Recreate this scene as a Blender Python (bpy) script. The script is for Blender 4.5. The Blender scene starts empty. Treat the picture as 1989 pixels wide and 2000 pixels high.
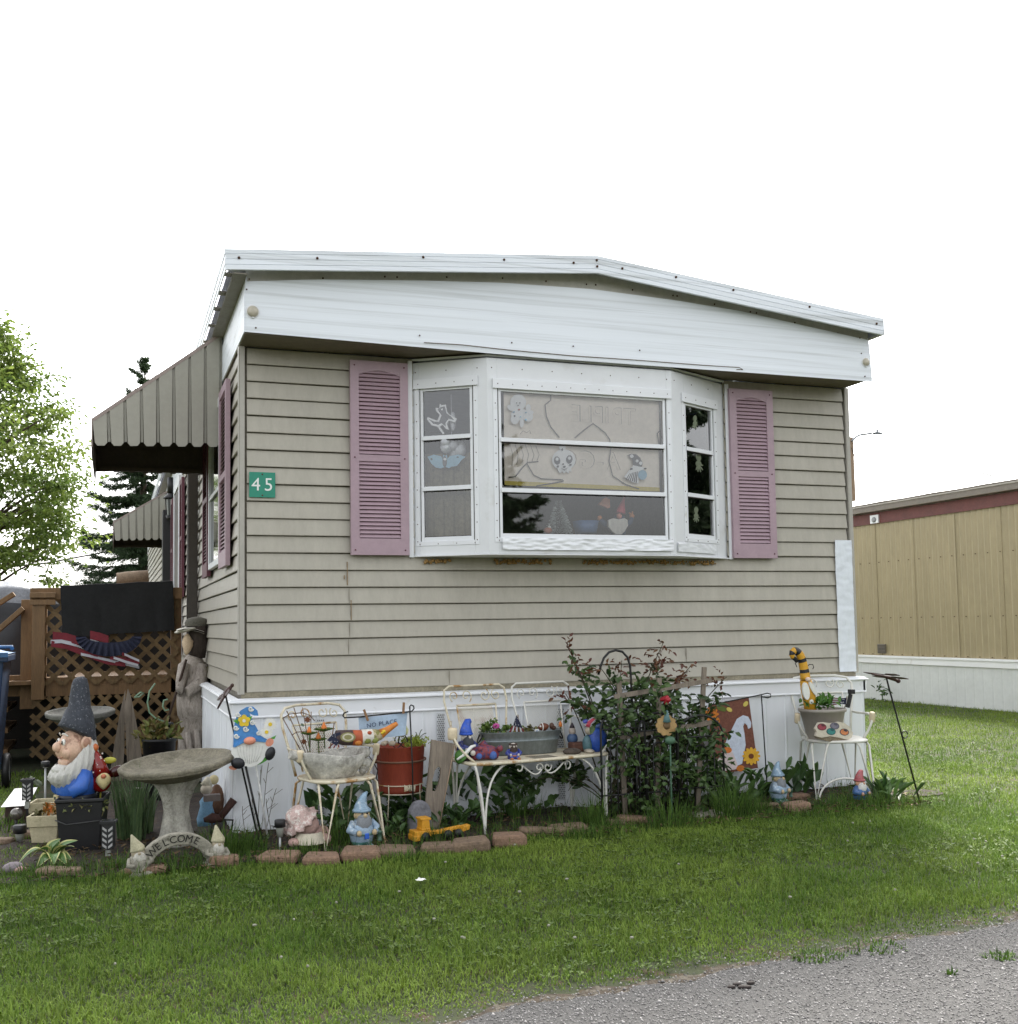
import bpy, math, random
import numpy as np
from mathutils import Vector, Matrix, noise
random.seed(7); rng = np.random.default_rng(11)
S = bpy.context.scene
COL = S.collection
PI = math.pi
def R(a): return math.radians(a)

# ------------------------------------------------------------------ camera
CAM = Vector((-0.70158, -6.54365, 1.16971)); FPX = 2145.1; PPX, PPY = 994.49, 1072.6
yaw, pitch, roll = .3465, .0684, -.0157
fw = Vector((math.sin(yaw)*math.cos(pitch), math.cos(yaw)*math.cos(pitch), math.sin(pitch)))
rt = Vector((math.cos(yaw), -math.sin(yaw), 0)); up = rt.cross(fw)
rt, up = math.cos(roll)*rt+math.sin(roll)*up, -math.sin(roll)*rt+math.cos(roll)*up
cd = bpy.data.cameras.new('camera'); cam = bpy.data.objects.new('camera', cd); COL.objects.link(cam)
m = Matrix.Identity(4)
for i in range(3): m[i][0], m[i][1], m[i][2], m[i][3] = rt[i], up[i], -fw[i], CAM[i]
cam.matrix_world = m
cd.sensor_fit = 'HORIZONTAL'; cd.sensor_width = 36; cd.lens = FPX/1989*36
cd.shift_y = (PPY-1000)/1989; cd.shift_x = -(PPX-994.5)/1989
cd.clip_start = .05; cd.clip_end = 3000
S.camera = cam

# ------------------------------------------------------------------ light
SUN_EL, SUN_AZ = 46, (.46, .89)          # the hazy sun stands behind and right of the home
w = bpy.data.worlds.new('World'); S.world = w; w.use_nodes = True
nt = w.node_tree; bg = nt.nodes['Background']
sk = nt.nodes.new('ShaderNodeTexSky'); sk.sky_type = 'NISHITA'; sk.sun_disc = False
sk.sun_elevation = R(SUN_EL); sk.sun_rotation = math.atan2(SUN_AZ[0], SUN_AZ[1])
sk.air_density = 1.0; sk.dust_density = 4.0; sk.ozone_density = 1.0
hs = nt.nodes.new('ShaderNodeHueSaturation'); hs.inputs['Saturation'].default_value = .16   # thin overcast
nt.links.new(sk.outputs[0], hs.inputs['Color']); nt.links.new(hs.outputs[0], bg.inputs['Color'])
bg.inputs['Strength'].default_value = .15
sd = bpy.data.lights.new('sun', 'SUN'); sun = bpy.data.objects.new('sun', sd); COL.objects.link(sun)
sd.energy = 2.3; sd.angle = R(9); sd.color = (1, .95, .86)
v = Vector((SUN_AZ[0]*math.cos(R(SUN_EL)), SUN_AZ[1]*math.cos(R(SUN_EL)), math.sin(R(SUN_EL))))
sun.rotation_euler = v.to_track_quat('Z', 'Y').to_euler()
S.view_settings.view_transform = 'Standard'; S.view_settings.look = 'None'
S.view_settings.exposure = 1.9; S.view_settings.gamma = 1
S.render.engine = 'CYCLES'
S.cycles.max_bounces = 8; S.cycles.transparent_max_bounces = 12; S.cycles.caustics_reflective = False; S.cycles.caustics_refractive = False
S.cycles.use_denoising = True

# ------------------------------------------------------------------ pixel of the photo (1989 wide) -> point in the place
def ray(x, y): return fw + rt*((x-PPX)/FPX) - up*((y-PPY)/FPX)
def PY(x, y, Y):
    d = ray(x, y); return CAM + d*((Y-CAM.y)/d.y)
def PX(x, y, X):
    d = ray(x, y); return CAM + d*((X-CAM.x)/d.x)
def PZ(x, y, z=0):
    d = ray(x, y); return CAM + d*((z-CAM.z)/d.z)
def PP(x, y, p, n):
    d = ray(x, y); return CAM + d*((p-CAM).dot(n)/d.dot(n))
KD = 1989/1921

# ------------------------------------------------------------------ materials
def lin(h):
    h = h.lstrip('#'); c = [int(h[i:i+2], 16)/255 for i in (0, 2, 4)]
    return tuple(x/12.92 if x <= .04045 else ((x+.055)/1.055)**2.4 for x in c)
_M = {}
def M(name, col='#808080', rough=.6, var=.12, scale=9, bump=0., bscale=60, metal=0., col2=None, f2=.5, s2=6, spec=.5, attr=False, hi=None, sharp=.06, stretch=None, trans=0., emis=None, mott=None):
    """procedural surface: base colour with noise variation, optional second colour in blotches, bump"""
    if name in _M: return _M[name]
    mott = min(.3, var*1.3) if mott is None else mott
    ma = bpy.data.materials.new(name); ma.use_nodes = True; t = ma.node_tree; N = t.nodes; L = t.links
    p = N['Principled BSDF']; p.inputs['Roughness'].default_value = rough; p.inputs['Metallic'].default_value = metal
    p.inputs['Specular IOR Level'].default_value = spec
    tc = N.new('ShaderNodeTexCoord'); vec = tc.outputs['Object']
    if stretch:
        mp = N.new('ShaderNodeMapping'); mp.inputs['Scale'].default_value = stretch
        L.new(vec, mp.inputs['Vector']); vec = mp.outputs[0]
    def ns(sc, det=4, rg=.6):
        n = N.new('ShaderNodeTexNoise'); n.inputs['Scale'].default_value = sc; n.inputs['Detail'].default_value = det; n.inputs['Roughness'].default_value = rg
        L.new(vec, n.inputs['Vector']); return n.outputs['Fac']
    def mix(f, a, b, mode='MIX'):
        x = N.new('ShaderNodeMix'); x.data_type = 'RGBA'; x.blend_type = mode
        if isinstance(f, (int, float)): x.inputs[0].default_value = f
        else: L.new(f, x.inputs[0])
        for k, q in ((6, a), (7, b)):
            if isinstance(q, tuple): x.inputs[k].default_value = (*q, 1)
            else: L.new(q, x.inputs[k])
        return x.outputs[2]
    c = lin(col)
    lo = tuple(x*(1-var) for x in c); hi_ = tuple(min(1, x*(1+var)) for x in c)
    rr = N.new('ShaderNodeMapRange'); L.new(ns(scale), rr.inputs[0]); rr.inputs[1].default_value = .3; rr.inputs[2].default_value = .7
    out = mix(rr.outputs[0], lo, hi_)
    if attr:
        at = N.new('ShaderNodeAttribute'); at.attribute_name = 'rnd'
        out = mix(at.outputs['Fac'], out, lin(hi or col))
    if col2:
        r2 = N.new('ShaderNodeMapRange'); L.new(ns(s2, 6, .65), r2.inputs[0]); r2.inputs[1].default_value = f2; r2.inputs[2].default_value = f2+sharp
        out = mix(r2.outputs[0], out, lin(col2))
    if mott:                                   # fine mottling: dust, wear, uneven paint
        nn = N.new('ShaderNodeTexNoise'); nn.inputs['Scale'].default_value = scale*5.3; nn.inputs['Detail'].default_value = 6; nn.inputs['Roughness'].default_value = .75; L.new(vec, nn.inputs['Vector'])
        mr = N.new('ShaderNodeMapRange'); mr.inputs[1].default_value = .36; mr.inputs[2].default_value = .64; mr.inputs[3].default_value = 1-mott; mr.inputs[4].default_value = 1+mott*.6; L.new(nn.outputs['Fac'], mr.inputs[0])
        out = mix(1., out, mr.outputs[0], 'MULTIPLY')
    L.new(out, p.inputs['Base Color'])
    if bump:
        b = N.new('ShaderNodeBump'); b.inputs['Strength'].default_value = bump; b.inputs['Distance'].default_value = .01
        L.new(ns(bscale, 5, .7), b.inputs['Height']); L.new(b.outputs[0], p.inputs['Normal'])
    if trans:
        tr = N.new('ShaderNodeBsdfTranslucent'); L.new(out, tr.inputs[0]); ms = N.new('ShaderNodeMixShader'); ms.inputs[0].default_value = trans
        L.new(p.outputs[0], ms.inputs[1]); L.new(tr.outputs[0], ms.inputs[2]); L.new(ms.outputs[0], N['Material Output'].inputs[0])
    if emis:
        p.inputs['Emission Color'].default_value = (*lin(emis[0]), 1); p.inputs['Emission Strength'].default_value = emis[1]
    _M[name] = ma; return ma

def glass_mat(name='window_glass', tint=(.985, .99, .99), refl=1.0):
    if name in _M: return _M[name]
    ma = bpy.data.materials.new(name); ma.use_nodes = True; t = ma.node_tree; N = t.nodes; L = t.links
    N.remove(N['Principled BSDF'])
    fr = N.new('ShaderNodeFresnel'); fr.inputs[0].default_value = 1.55
    mu = N.new('ShaderNodeMath'); mu.operation = 'MULTIPLY'; mu.inputs[1].default_value = 2.2*refl; mu.use_clamp = True
    L.new(fr.outputs[0], mu.inputs[0])
    a = N.new('ShaderNodeBsdfTransparent'); a.inputs[0].default_value = (*tint, 1)
    g = N.new('ShaderNodeBsdfGlossy'); g.inputs['Roughness'].default_value = .01
    tc = N.new('ShaderNodeTexCoord'); no = N.new('ShaderNodeTexNoise'); no.inputs['Scale'].default_value = 3.5; L.new(tc.outputs['Object'], no.inputs[0])
    b = N.new('ShaderNodeBump'); b.inputs['Strength'].default_value = .05; b.inputs['Distance'].default_value = .01; L.new(no.outputs['Fac'], b.inputs['Height']); L.new(b.outputs[0], g.inputs['Normal'])
    ms = N.new('ShaderNodeMixShader'); L.new(mu.outputs[0], ms.inputs[0]); L.new(a.outputs[0], ms.inputs[1]); L.new(g.outputs[0], ms.inputs[2])
    L.new(ms.outputs[0], N['Material Output'].inputs[0]); _M[name] = ma; return ma

# ------------------------------------------------------------------ mesh builder
class B:
    def __init__(s): s.v = []; s.f = []; s.m = []; s.s = []
    def add(s, vs, fs, mi=0, smooth=False, T=None):
        o = len(s.v)
        for p in vs:
            p = Vector(p); s.v.append(T @ p if T is not None else p)
        for f in fs: s.f.append([i+o for i in f]); s.m.append(mi); s.s.append(smooth)
        return s
    def box(s, x0, x1, y0, y1, z0, z1, mi=0, T=None):
        vs = [(x, y, z) for z in (z0, z1) for y in (y0, y1) for x in (x0, x1)]
        return s.add(vs, [(0, 2, 3, 1), (4, 5, 7, 6), (0, 1, 5, 4), (2, 6, 7, 3), (0, 4, 6, 2), (1, 3, 7, 5)], mi, False, T)
    def bar(s, a, b, w, h, mi=0, upv=(0, 0, 1)):
        a, b = Vector(a), Vector(b); d = b-a; L = d.length; z = d.normalized(); x = Vector(upv).cross(z)
        if x.length < 1e-4: x = Vector((1, 0, 0)).cross(z)
        x.normalize(); y = z.cross(x); T = Matrix.Translation(a) @ Matrix((x, y, z)).transposed().to_4x4()
        return s.box(-w/2, w/2, -h/2, h/2, 0, L, mi, T)
    def tube(s, pts, r, n=7, mi=0, closed=False, cap=True, flat=1.):
        pts = [Vector(p) for p in pts]; k = len(pts); rs = r if isinstance(r, (list, tuple)) else [r]*k
        vs = []; ref = None
        for i, p in enumerate(pts):
            a = pts[(i-1) % k] if closed or i > 0 else p; b = pts[(i+1) % k] if closed or i < k-1 else p
            t = (b-a).normalized() if (b-a).length > 1e-9 else Vector((0, 0, 1))
            if ref is None:
                ref = Vector((0, 0, 1)) if abs(t.z) < .9 else Vector((1, 0, 0))
            x = ref - t*ref.dot(t)
            if x.length < 1e-5: x = t.orthogonal()
            x.normalize(); y = t.cross(x); ref = x
            for j in range(n):
                an = 2*PI*j/n; vs.append(p + x*(math.cos(an)*rs[i]) + y*(math.sin(an)*rs[i]*flat))
        fs = []
        for i in range(k if closed else k-1):
            for j in range(n):
                a, b = i*n+j, i*n+(j+1) % n; c, d = ((i+1) % k)*n+(j+1) % n, ((i+1) % k)*n+j
                fs.append((a, b, c, d))
        s.add(vs, fs, mi, True)
        if cap and not closed:
            o = len(s.v)-k*n
            s.f.append([o+j for j in range(n)][::-1]); s.m.append(mi); s.s.append(False)
            s.f.append([o+(k-1)*n+j for j in range(n)]); s.m.append(mi); s.s.append(False)
        return s
    def lathe(s, prof, n=24, mi=0, T=None, smooth=True, fn=None, mif=None):
        vs = []
        for i, (r, z) in enumerate(prof):
            for j in range(n):
                a = 2*PI*j/n; rr, zz = (fn(r, z, a) if fn else (r, z)); vs.append((rr*math.cos(a), rr*math.sin(a), zz))
        fs = [(i*n+j, i*n+(j+1) % n, (i+1)*n+(j+1) % n, (i+1)*n+j) for i in range(len(prof)-1) for j in range(n)]
        o = len(s.f); s.add(vs, fs, mi, smooth, T)
        if mif:
            for q in range(len(fs)): s.m[o+q] = mif(q//n)
        return s
    def ell(s, c, r, mi=0, n=14, T=None, rot=None, fn=None):
        r = (r, r, r) if isinstance(r, (int, float)) else r; vs = []; k = n//2+1
        X = Matrix.Translation(c) @ (rot.to_4x4() if rot is not None else Matrix.Identity(4))
        for i in range(k+1):
            t = PI*i/k
            for j in range(n):
                a = 2*PI*j/n; p = Vector((math.sin(t)*math.cos(a), math.sin(t)*math.sin(a), -math.cos(t)))
                if fn: p = fn(p)
                vs.append(X @ Vector((p.x*r[0], p.y*r[1], p.z*r[2])))
        fs = [(i*n+j, i*n+(j+1) % n, (i+1)*n+(j+1) % n, (i+1)*n+j) for i in range(k) for j in range(n)]
        return s.add(vs, fs, mi, True, T)
    def prism(s, out, d, T=None, mi=0, mside=None):
        """2D outline in local xy, extruded along local z from 0 to d"""
        n = len(out); ar = sum(out[i][0]*out[(i+1) % n][1]-out[(i+1) % n][0]*out[i][1] for i in range(n))
        if ar < 0: out = out[::-1]
        vs = [(x, y, 0) for x, y in out]+[(x, y, d) for x, y in out]
        o = len(s.f); s.add(vs, [list(range(n))[::-1], [n+i for i in range(n)]]+[(i, (i+1) % n, n+(i+1) % n, n+i) for i in range(n)], mi, False, T)
        if mside is not None:
            for q in range(n): s.m[o+2+q] = mside
        return s
    def grid(s, fn, nu, nv, mi=0, smooth=True, T=None, mif=None):
        vs = [fn(i/nu, j/nv) for j in range(nv+1) for i in range(nu+1)]
        fs = [(j*(nu+1)+i, j*(nu+1)+i+1, (j+1)*(nu+1)+i+1, (j+1)*(nu+1)+i) for j in range(nv) for i in range(nu)]
        o = len(s.f); s.add(vs, fs, mi, smooth, T)
        if mif:
            for q in range(len(fs)): s.m[o+q] = mif((q % nu+.5)/nu, (q//nu+.5)/nv)
        return s
    def poly3(s, pts, nrm, t, mi=0):
        """outline of coplanar 3D points given thickness t along nrm"""
        n = len(pts); nrm = Vector(nrm).normalized(); q = [Vector(p)+nrm*t for p in pts]
        return s.add(list(pts)+q, [list(range(n))[::-1], [n+i for i in range(n)]]+[(i, (i+1) % n, n+(i+1) % n, n+i) for i in range(n)], mi)

def link(name, me, parent=None):
    o = bpy.data.objects.new(name, me); COL.objects.link(o)
    if parent is not None: o.parent = parent
    return o
def obj(name, b, mats, parent=None, bevel=0, loc=None, sub=0):
    me = bpy.data.meshes.new(name); me.from_pydata([tuple(p) for p in b.v], [], b.f)
    mats = mats if isinstance(mats, (list, tuple)) else [mats]
    for x in mats: me.materials.append(x)
    me.polygons.foreach_set('material_index', b.m); me.polygons.foreach_set('use_smooth', b.s); me.validate(); me.update()
    o = link(name, me, parent)
    if loc: o.location = loc
    if sub:
        md = o.modifiers.new('s', 'SUBSURF'); md.levels = md.render_levels = sub
    if bevel:
        md = o.modifiers.new('b', 'BEVEL'); md.width = bevel; md.segments = 2; md.limit_method = 'ANGLE'; md.angle_limit = R(40)
    return o
def tag(o, label=None, cat=None, group=None, kind=None):
    if label: o['label'] = label
    if cat: o['category'] = cat
    if group: o['group'] = group
    if kind: o['kind'] = kind
    return o
def thing(name, label, cat, loc=(0, 0, 0), rz=0, group=None, sc=1):
    o = bpy.data.objects.new(name, None); COL.objects.link(o); o.empty_display_size = .05
    o.location = loc; o.rotation_euler = (0, 0, R(rz)); o.scale = (sc, sc, sc); return tag(o, label, cat, group)
def dup(root, label, loc, rz=0, sc=1, rx=0, ry=0):
    r = root.copy(); COL.objects.link(r); r.location = loc; r.rotation_euler = (R(rx), R(ry), R(rz)); r.scale = (sc, sc, sc); r['label'] = label
    for ch in root.children:
        c = ch.copy(); COL.objects.link(c); c.parent = r
        for g in ch.children:
            d = g.copy(); COL.objects.link(d); d.parent = c
    return r
def npmesh(name, V, F, mat, parent=None, rnd=None, smooth=False):
    """fast mesh from arrays; F is (n,3) or (n,4); rnd = one value per vertex"""
    me = bpy.data.meshes.new(name); n = len(F); k = F.shape[1]
    me.vertices.add(len(V)); me.vertices.foreach_set('co', V.astype(np.float32).ravel())
    me.loops.add(n*k); me.loops.foreach_set('vertex_index', F.astype(np.int32).ravel())
    me.polygons.add(n); me.polygons.foreach_set('loop_start', np.arange(0, n*k, k, dtype=np.int32)); me.polygons.foreach_set('loop_total', np.full(n, k, dtype=np.int32))
    if smooth: me.polygons.foreach_set('use_smooth', np.ones(n, dtype=bool))
    if rnd is not None:
        a = me.attributes.new('rnd', 'FLOAT', 'POINT'); a.data.foreach_set('value', rnd.astype(np.float32))
    me.materials.append(mat); me.update(calc_edges=True); return link(name, me, parent)
def leaves(P, D, Nn, L, W, fold=.25):
    """pointed folded leaves: base P, direction D, normal N -> V (n*6), F quads"""
    n = len(P); D = D/np.linalg.norm(D, axis=1, keepdims=True); Sd = np.cross(D, Nn); Sd /= np.linalg.norm(Sd, axis=1, keepdims=True)+1e-9
    U = np.cross(Sd, D); L = L[:, None]; W = W[:, None]
    V = np.stack([P, P+D*L*.4+Sd*W*.5+U*W*fold, P+D*L*.78+Sd*W*.32+U*W*fold*.6, P+D*L-U*L*.1, P+D*L*.78-Sd*W*.32+U*W*fold*.6, P+D*L*.4-Sd*W*.5+U*W*fold], 1).reshape(-1, 3)
    b = np.arange(n)[:, None]*6; F = np.concatenate([b+np.array([[0, 1, 2, 3]]), b+np.array([[0, 3, 4, 5]])], 0); return V, F
def blades(P, H, W, az, lean, curl=.5):
    """grass blades -> V (n*5), F: triangles"""
    n = len(P); d = np.stack([np.cos(az), np.sin(az), np.zeros(n)], 1); s = np.stack([-np.sin(az), np.cos(az), np.zeros(n)], 1)
    H = H[:, None]; W = W[:, None]; l = lean[:, None]; z = np.array([[0, 0, 1.]])
    m1 = P+z*H*.55*np.cos(l*.6)+d*H*.55*np.sin(l*.6); t = m1+z*H*.5*np.cos(l*(1+curl))+d*H*.5*np.sin(l*(1+curl))
    V = np.stack([P-s*W*.5, P+s*W*.5, m1-s*W*.42, m1+s*W*.42, t], 1).reshape(-1, 3)
    b = np.arange(n)[:, None]*5; F = np.concatenate([b+np.array([[0, 1, 3]]), b+np.array([[0, 3, 2]]), b+np.array([[2, 3, 4]])], 0); return V, F
def text_mesh(b, s, size, T, mi=0, ext=.001, align='CENTER', spacing=1.):
    cu = bpy.data.curves.new('t', 'FONT'); cu.body = s; cu.size = size; cu.extrude = ext; cu.align_x = align; cu.align_y = 'CENTER'; cu.space_character = spacing; cu.resolution_u = 3
    o = bpy.data.objects.new('t', cu); me = bpy.data.meshes.new_from_object(o)
    b.add([v.co.copy() for v in me.vertices], [list(p.vertices) for p in me.polygons], mi, False, T)
    bpy.data.objects.remove(o); bpy.data.meshes.remove(me); bpy.data.curves.remove(cu)
FACE = Matrix.Rotation(PI/2, 4, 'X')         # local xy drawing -> upright, facing -Y
def arc(c, r, a0, a1, n=10, ax='xz'):
    out = []
    for i in range(n+1):
        a = R(a0+(a1-a0)*i/n); p = [c[0], c[1], c[2]]; p[0] += r*math.cos(a); p[2 if ax == 'xz' else 1] += r*math.sin(a); out.append(tuple(p))
    return out
def spiral(c, r0, r1, a0, a1, n=16):
    return [(c[0]+(r0+(r1-r0)*i/n)*math.cos(R(a0+(a1-a0)*i/n)), c[1], c[2]+(r0+(r1-r0)*i/n)*math.sin(R(a0+(a1-a0)*i/n))) for i in range(n+1)]
def bez(p0, p1, p2, p3, n=10):
    p0, p1, p2, p3 = map(Vector, (p0, p1, p2, p3))
    return [p0*(1-t)**3+p1*3*t*(1-t)**2+p2*3*t*t*(1-t)+p3*t**3 for t in [i/n for i in range(n+1)]]

# ================================================================== SETTING
EX = .1016; Z0 = .80; W = 4.255; L = 18.0; SK = .765
m_siding = M('beige_vinyl', '#aba699', .42, .05, 3, .05, 40, spec=.35, col2='#9e988a', f2=.54, s2=1.6, sharp=.3, stretch=(1.6, 1.6, .45))
m_post = M('beige_trim', '#aaa69c', .45, .05, 4)
m_white = M('white_metal', '#e6ebf0', .4, .03, 3, mott=.02, col2='#bfc3c4', f2=.5, s2=3.2, sharp=.22, stretch=(.10, 1, 9))
m_wplain = M('white_trim', '#e2e4e6', .45, .03, 4, mott=.01, col2='#c6c5be', f2=.63, s2=7, sharp=.15)
m_skirt = M('white_skirting', '#e6e9ec', .4, .03, 3, mott=.01, col2='#d0d1cf', f2=.6, s2=2.5, sharp=.3, stretch=(3, 3, .5))
m_rust = M('rusty_nail', '#4a2e1c', .8)
m_soffit = M('soffit_brown', '#6d6453', .7, .1, 5)
m_frieze = M('frieze_grey', '#b5b3a8', .6, .08, 4)
m_mauve = M('mauve_shutter', '#a78f98', .5, .05, 5, col2='#99828b', f2=.6, s2=3, sharp=.2)
m_burg = M('dark_shutter', '#5d2f3b', .55, .08, 5)
m_dark = M('dark_interior', '#3a3734', .9)
m_black = M('black_metal', '#161616', .5, .15)
m_blackp = M('black_plastic', '#1b1b1d', .45, .2)
m_brown = M('brown_metal', '#3a332c', .5, .1)
m_seam = M('seam_taupe', '#857f72', .8)  # one even taupe for lap joints, sheathing and thin lines
m_glass = glass_mat()
m_dglass = M('dark_glass', '#15181a', .05, .2, 2)

def gmat(name, base, hi, dry, sc=2.2):
    return M(name, base, .75, .28, sc, attr=True, hi=hi, col2=dry, f2=.6, s2=1.1, sharp=.2, trans=.28, spec=.25)
m_grass = gmat('grass_blade', '#4f6b25', '#80953f', '#7b8a44')
m_weed = gmat('weed_blade', '#334c1e', '#5c7832', '#46602a', 5)
m_ground = M('lawn_earth', '#2f3618', .95, .3, 30, .5, 90, col2='#443824', f2=.55, s2=9)
b = B(); b.add([(-400, -400, 0), (400, -400, 0), (400, 600, 0), (-400, 600, 0)], [(0, 1, 2, 3)])
tag(obj('ground', b, m_ground), kind='structure')
# road: worn chip-seal with an uneven edge
ROADP = [(-60, -7.9), (-3, -3.75), (.27, -3.40), (.46, -3.30), (.72, -3.30), (1.0, -3.285), (1.42, -3.225), (1.85, -3.21), (2.19, -3.21), (2.6, -3.13), (4, -3.0), (9, -2.55), (60, 2)]
def road_y(x):
    for (a, ya), (c, yc) in zip(ROADP, ROADP[1:]):
        if a <= x <= c: return ya+(yc-ya)*(x-a)/(c-a)
    return -3
m_road = M('chip_seal', '#525150', .9, .25, 420, .8, 330, col2='#45423f', f2=.56, s2=4, sharp=.3)
N_ = m_road.node_tree; p_ = N_.nodes['Principled BSDF']; src_ = p_.inputs['Base Color'].links[0].from_socket
vo = N_.nodes.new('ShaderNodeTexVoronoi'); vo.inputs['Scale'].default_value = 130; tc_ = N_.nodes.new('ShaderNodeTexCoord'); N_.links.new(tc_.outputs['Object'], vo.inputs['Vector'])
hs_ = N_.nodes.new('ShaderNodeMapRange'); N_.links.new(vo.outputs['Color'], hs_.inputs[0]); hs_.inputs[3].default_value = .55; hs_.inputs[4].default_value = 1.45
mx_ = N_.nodes.new('ShaderNodeMix'); mx_.data_type = 'RGBA'; mx_.blend_type = 'MULTIPLY'; mx_.inputs[0].default_value = 1
N_.links.new(src_, mx_.inputs[6]); N_.links.new(hs_.outputs[0], mx_.inputs[7]); N_.links.new(mx_.outputs[2], p_.inputs['Base Color'])
xs = np.concatenate([np.linspace(-60, -3, 30), np.linspace(-2.9, 6, 420), np.linspace(6.2, 60, 40)]); b = B()
ed = [road_y(x)+(.07*noise.noise((x*1.7, 0, 3))+.05*noise.noise((x*6, 0, 1))+.025*noise.noise((x*23, 4, 1)) if -3 < x < 6 else 0) for x in xs]
b.add([(x, y, .004) for x, y in zip(xs, ed)]+[(x, -9.5+x*.07, .004) for x in xs], [(i, i+len(xs), i+len(xs)+1, i+1) for i in range(len(xs)-1)])
tag(obj('road', b, m_road), kind='structure')
# bare dirt fringe of the lawn along the road
m_dirt = M('dirt', '#41372a', .95, .35, 20, .7, 120, col2='#5f594e', f2=.5, s2=30)
b = B(); xs2 = xs[(xs > -3) & (xs < 6)]
b.add([(x, road_y(x)-.02, .002) for x in xs2]+[(x, road_y(x)+.05+.10*noise.noise((x*2.3, 7, 0))+.04*noise.noise((x*11, 7, 0)), .002) for x in xs2], [(i, i+1, i+1+len(xs2), i+len(xs2)) for i in range(len(xs2)-1)])
tag(obj('dirt_verge', b, m_dirt), kind='structure')
# planting bed
m_soil = M('dark_soil', '#2b2119', .95, .4, 18, .9, 60, col2='#3f3020', f2=.55, s2=14)
b = B()
def bedfn(u, t):
    x = -1.35+u*5.85; yf = -.9 if x < .15 else (-1.0 if x < 1.35 else -.72+.03*(x-1.4)); yb = 1.6 if x < -.06 else -.052
    y = yf+t*(yb-yf); return (x, y, .012+.014*noise.noise((x*5, y*5, 0))+.01*noise.noise((x*17, y*17, 2)))
b.grid(bedfn, 160, 50, 0); tag(obj('garden_soil', b, m_soil), kind='structure')

# ================================================================== MOBILE HOME
home = thing('mobile_home', 'beige vinyl-sided mobile home with white front bay window, mauve shutters and white skirting', 'mobile home')
BX0, BX1, BD, BXL, BXR, BZ0, BZ1 = 1.03, 3.25, .28, 1.435, 2.70, 1.60, 2.80
def course(b, x0, x1, k, side=False, seg=.22):
    z0 = Z0+k*EX; z1 = min(z0+EX, 2.832); n = max(2, int((x1-x0)/seg)); pr = [(.010, z0+.004), (-.0165, z0), (-.0178, z0+.004), (-.0165, z0+.012), (-.0115, z0+.045), (-.0035, z1-.0062), (.010, z1-.0055)]
    vs = []
    for i in range(n+1):
        x = x0+(x1-x0)*i/n; dz = .0022*noise.noise((x*.9+(50 if side else 0), k*3.1, 0)); dy = .0035*noise.noise((x*1.3, k*.7, 9 if side else 0))
        for y, z in pr: vs.append((y+dy, x, z+dz) if side else (x, y+dy, z+dz))
    q = len(pr); fs = []
    for i in range(n):
        for j in range(q-1):
            f = (i*q+j, (i+1)*q+j, (i+1)*q+j+1, i*q+j+1); fs.append(f if not side else f[::-1])
    b.add(vs, fs, 0, False)
b = B()
for k in range(20):
    if k <= 7: course(b, .03, W-.03, k)
    else: course(b, .03, BX0+.01, k); course(b, BX1-.01, W-.03, k)
for k, x in [(0, 1.25), (2, .625), (4, .64), (5, .63), (1, 2.9), (3, .632)]:   # lap joints between lengths of siding
    b.box(x, x+.0018, -.0195, -.012, Z0+k*EX+.003, Z0+(k+1)*EX-.01, 1)
for (x, z, l) in [(.618, 1.56, .35), (.64, 1.33, .3), (.6, 1.48, .06)]:
    b.box(x, x+.004, -.0205, -.013, z-l*.4, z, 2)
obj('front_siding', b, [m_siding, m_seam, M('tan_stain', '#8a7355', .8)], home)
b = B()
for k in range(20): course(b, .03, L, k, True, .5)
obj('side_siding', b, m_siding, home)
b = B()
for k in range(20): course(b, .03, L, k, True, .8)
o = obj('side_siding', b, m_siding, home); o.location = (W, L, 0); o.rotation_euler = (0, 0, PI)
b = B(); b.box(.02, W-.02, 0.011, .02, .1, 1.6); b.box(.02, BX0, .011, .02, 1.6, 2.83); b.box(BX1, W-.02, .011, .02, 1.6, 2.83); b.box(.011, .019, .022, L, .1, 2.83); b.box(W-.019, W-.011, .022, L, .1, 2.83); b.box(.02, W-.02, L-.02, L, .1, 3.1)
obj('wall_sheathing', b, m_seam, home)
for x, d in ((-.019, 1), (W-.016, -1)):
    b = B(); b.box(x, x+.035, -.0215, .014, .79, 2.833); b.box(x if d > 0 else x+.012, x+.023 if d > 0 else x+.036, .0145, .034, .79, 2.833); b.box(x+.004, x+.006, -.0222, -.021, .80, 2.83, 1)
    obj('corner_post', b, [m_post, m_seam], home, bevel=.002)
# white sealing tape wrapped round the lower right corner
b = B()
def tapefn(u, t):
    z = .80+t*.93; x = 4.108+u*.142+(.006*noise.noise((z*9, 0, 1)) if u < .1 else 0); return (x, -.0255-.004*abs(noise.noise((u*4, z*7, 5)))-.003*noise.noise((u*2, z*28, 2)), z)
b.grid(tapefn, 14, 110)
def tape2(u, t):
    z = .80+t*.93; x = 4.2515+.005*noise.noise((z*22, 5, 0)); return (x+.004*abs(noise.noise((u*3, z*40, 5)))+(.014*abs(noise.noise((z*16, 3, 3))) if u > .9 else 0), -.0255+u*.07, z)
b.grid(tape2, 5, 160)
obj('sealing_tape', b, M('white_tape', '#dfe4ea', .35, .03), home)
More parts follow.
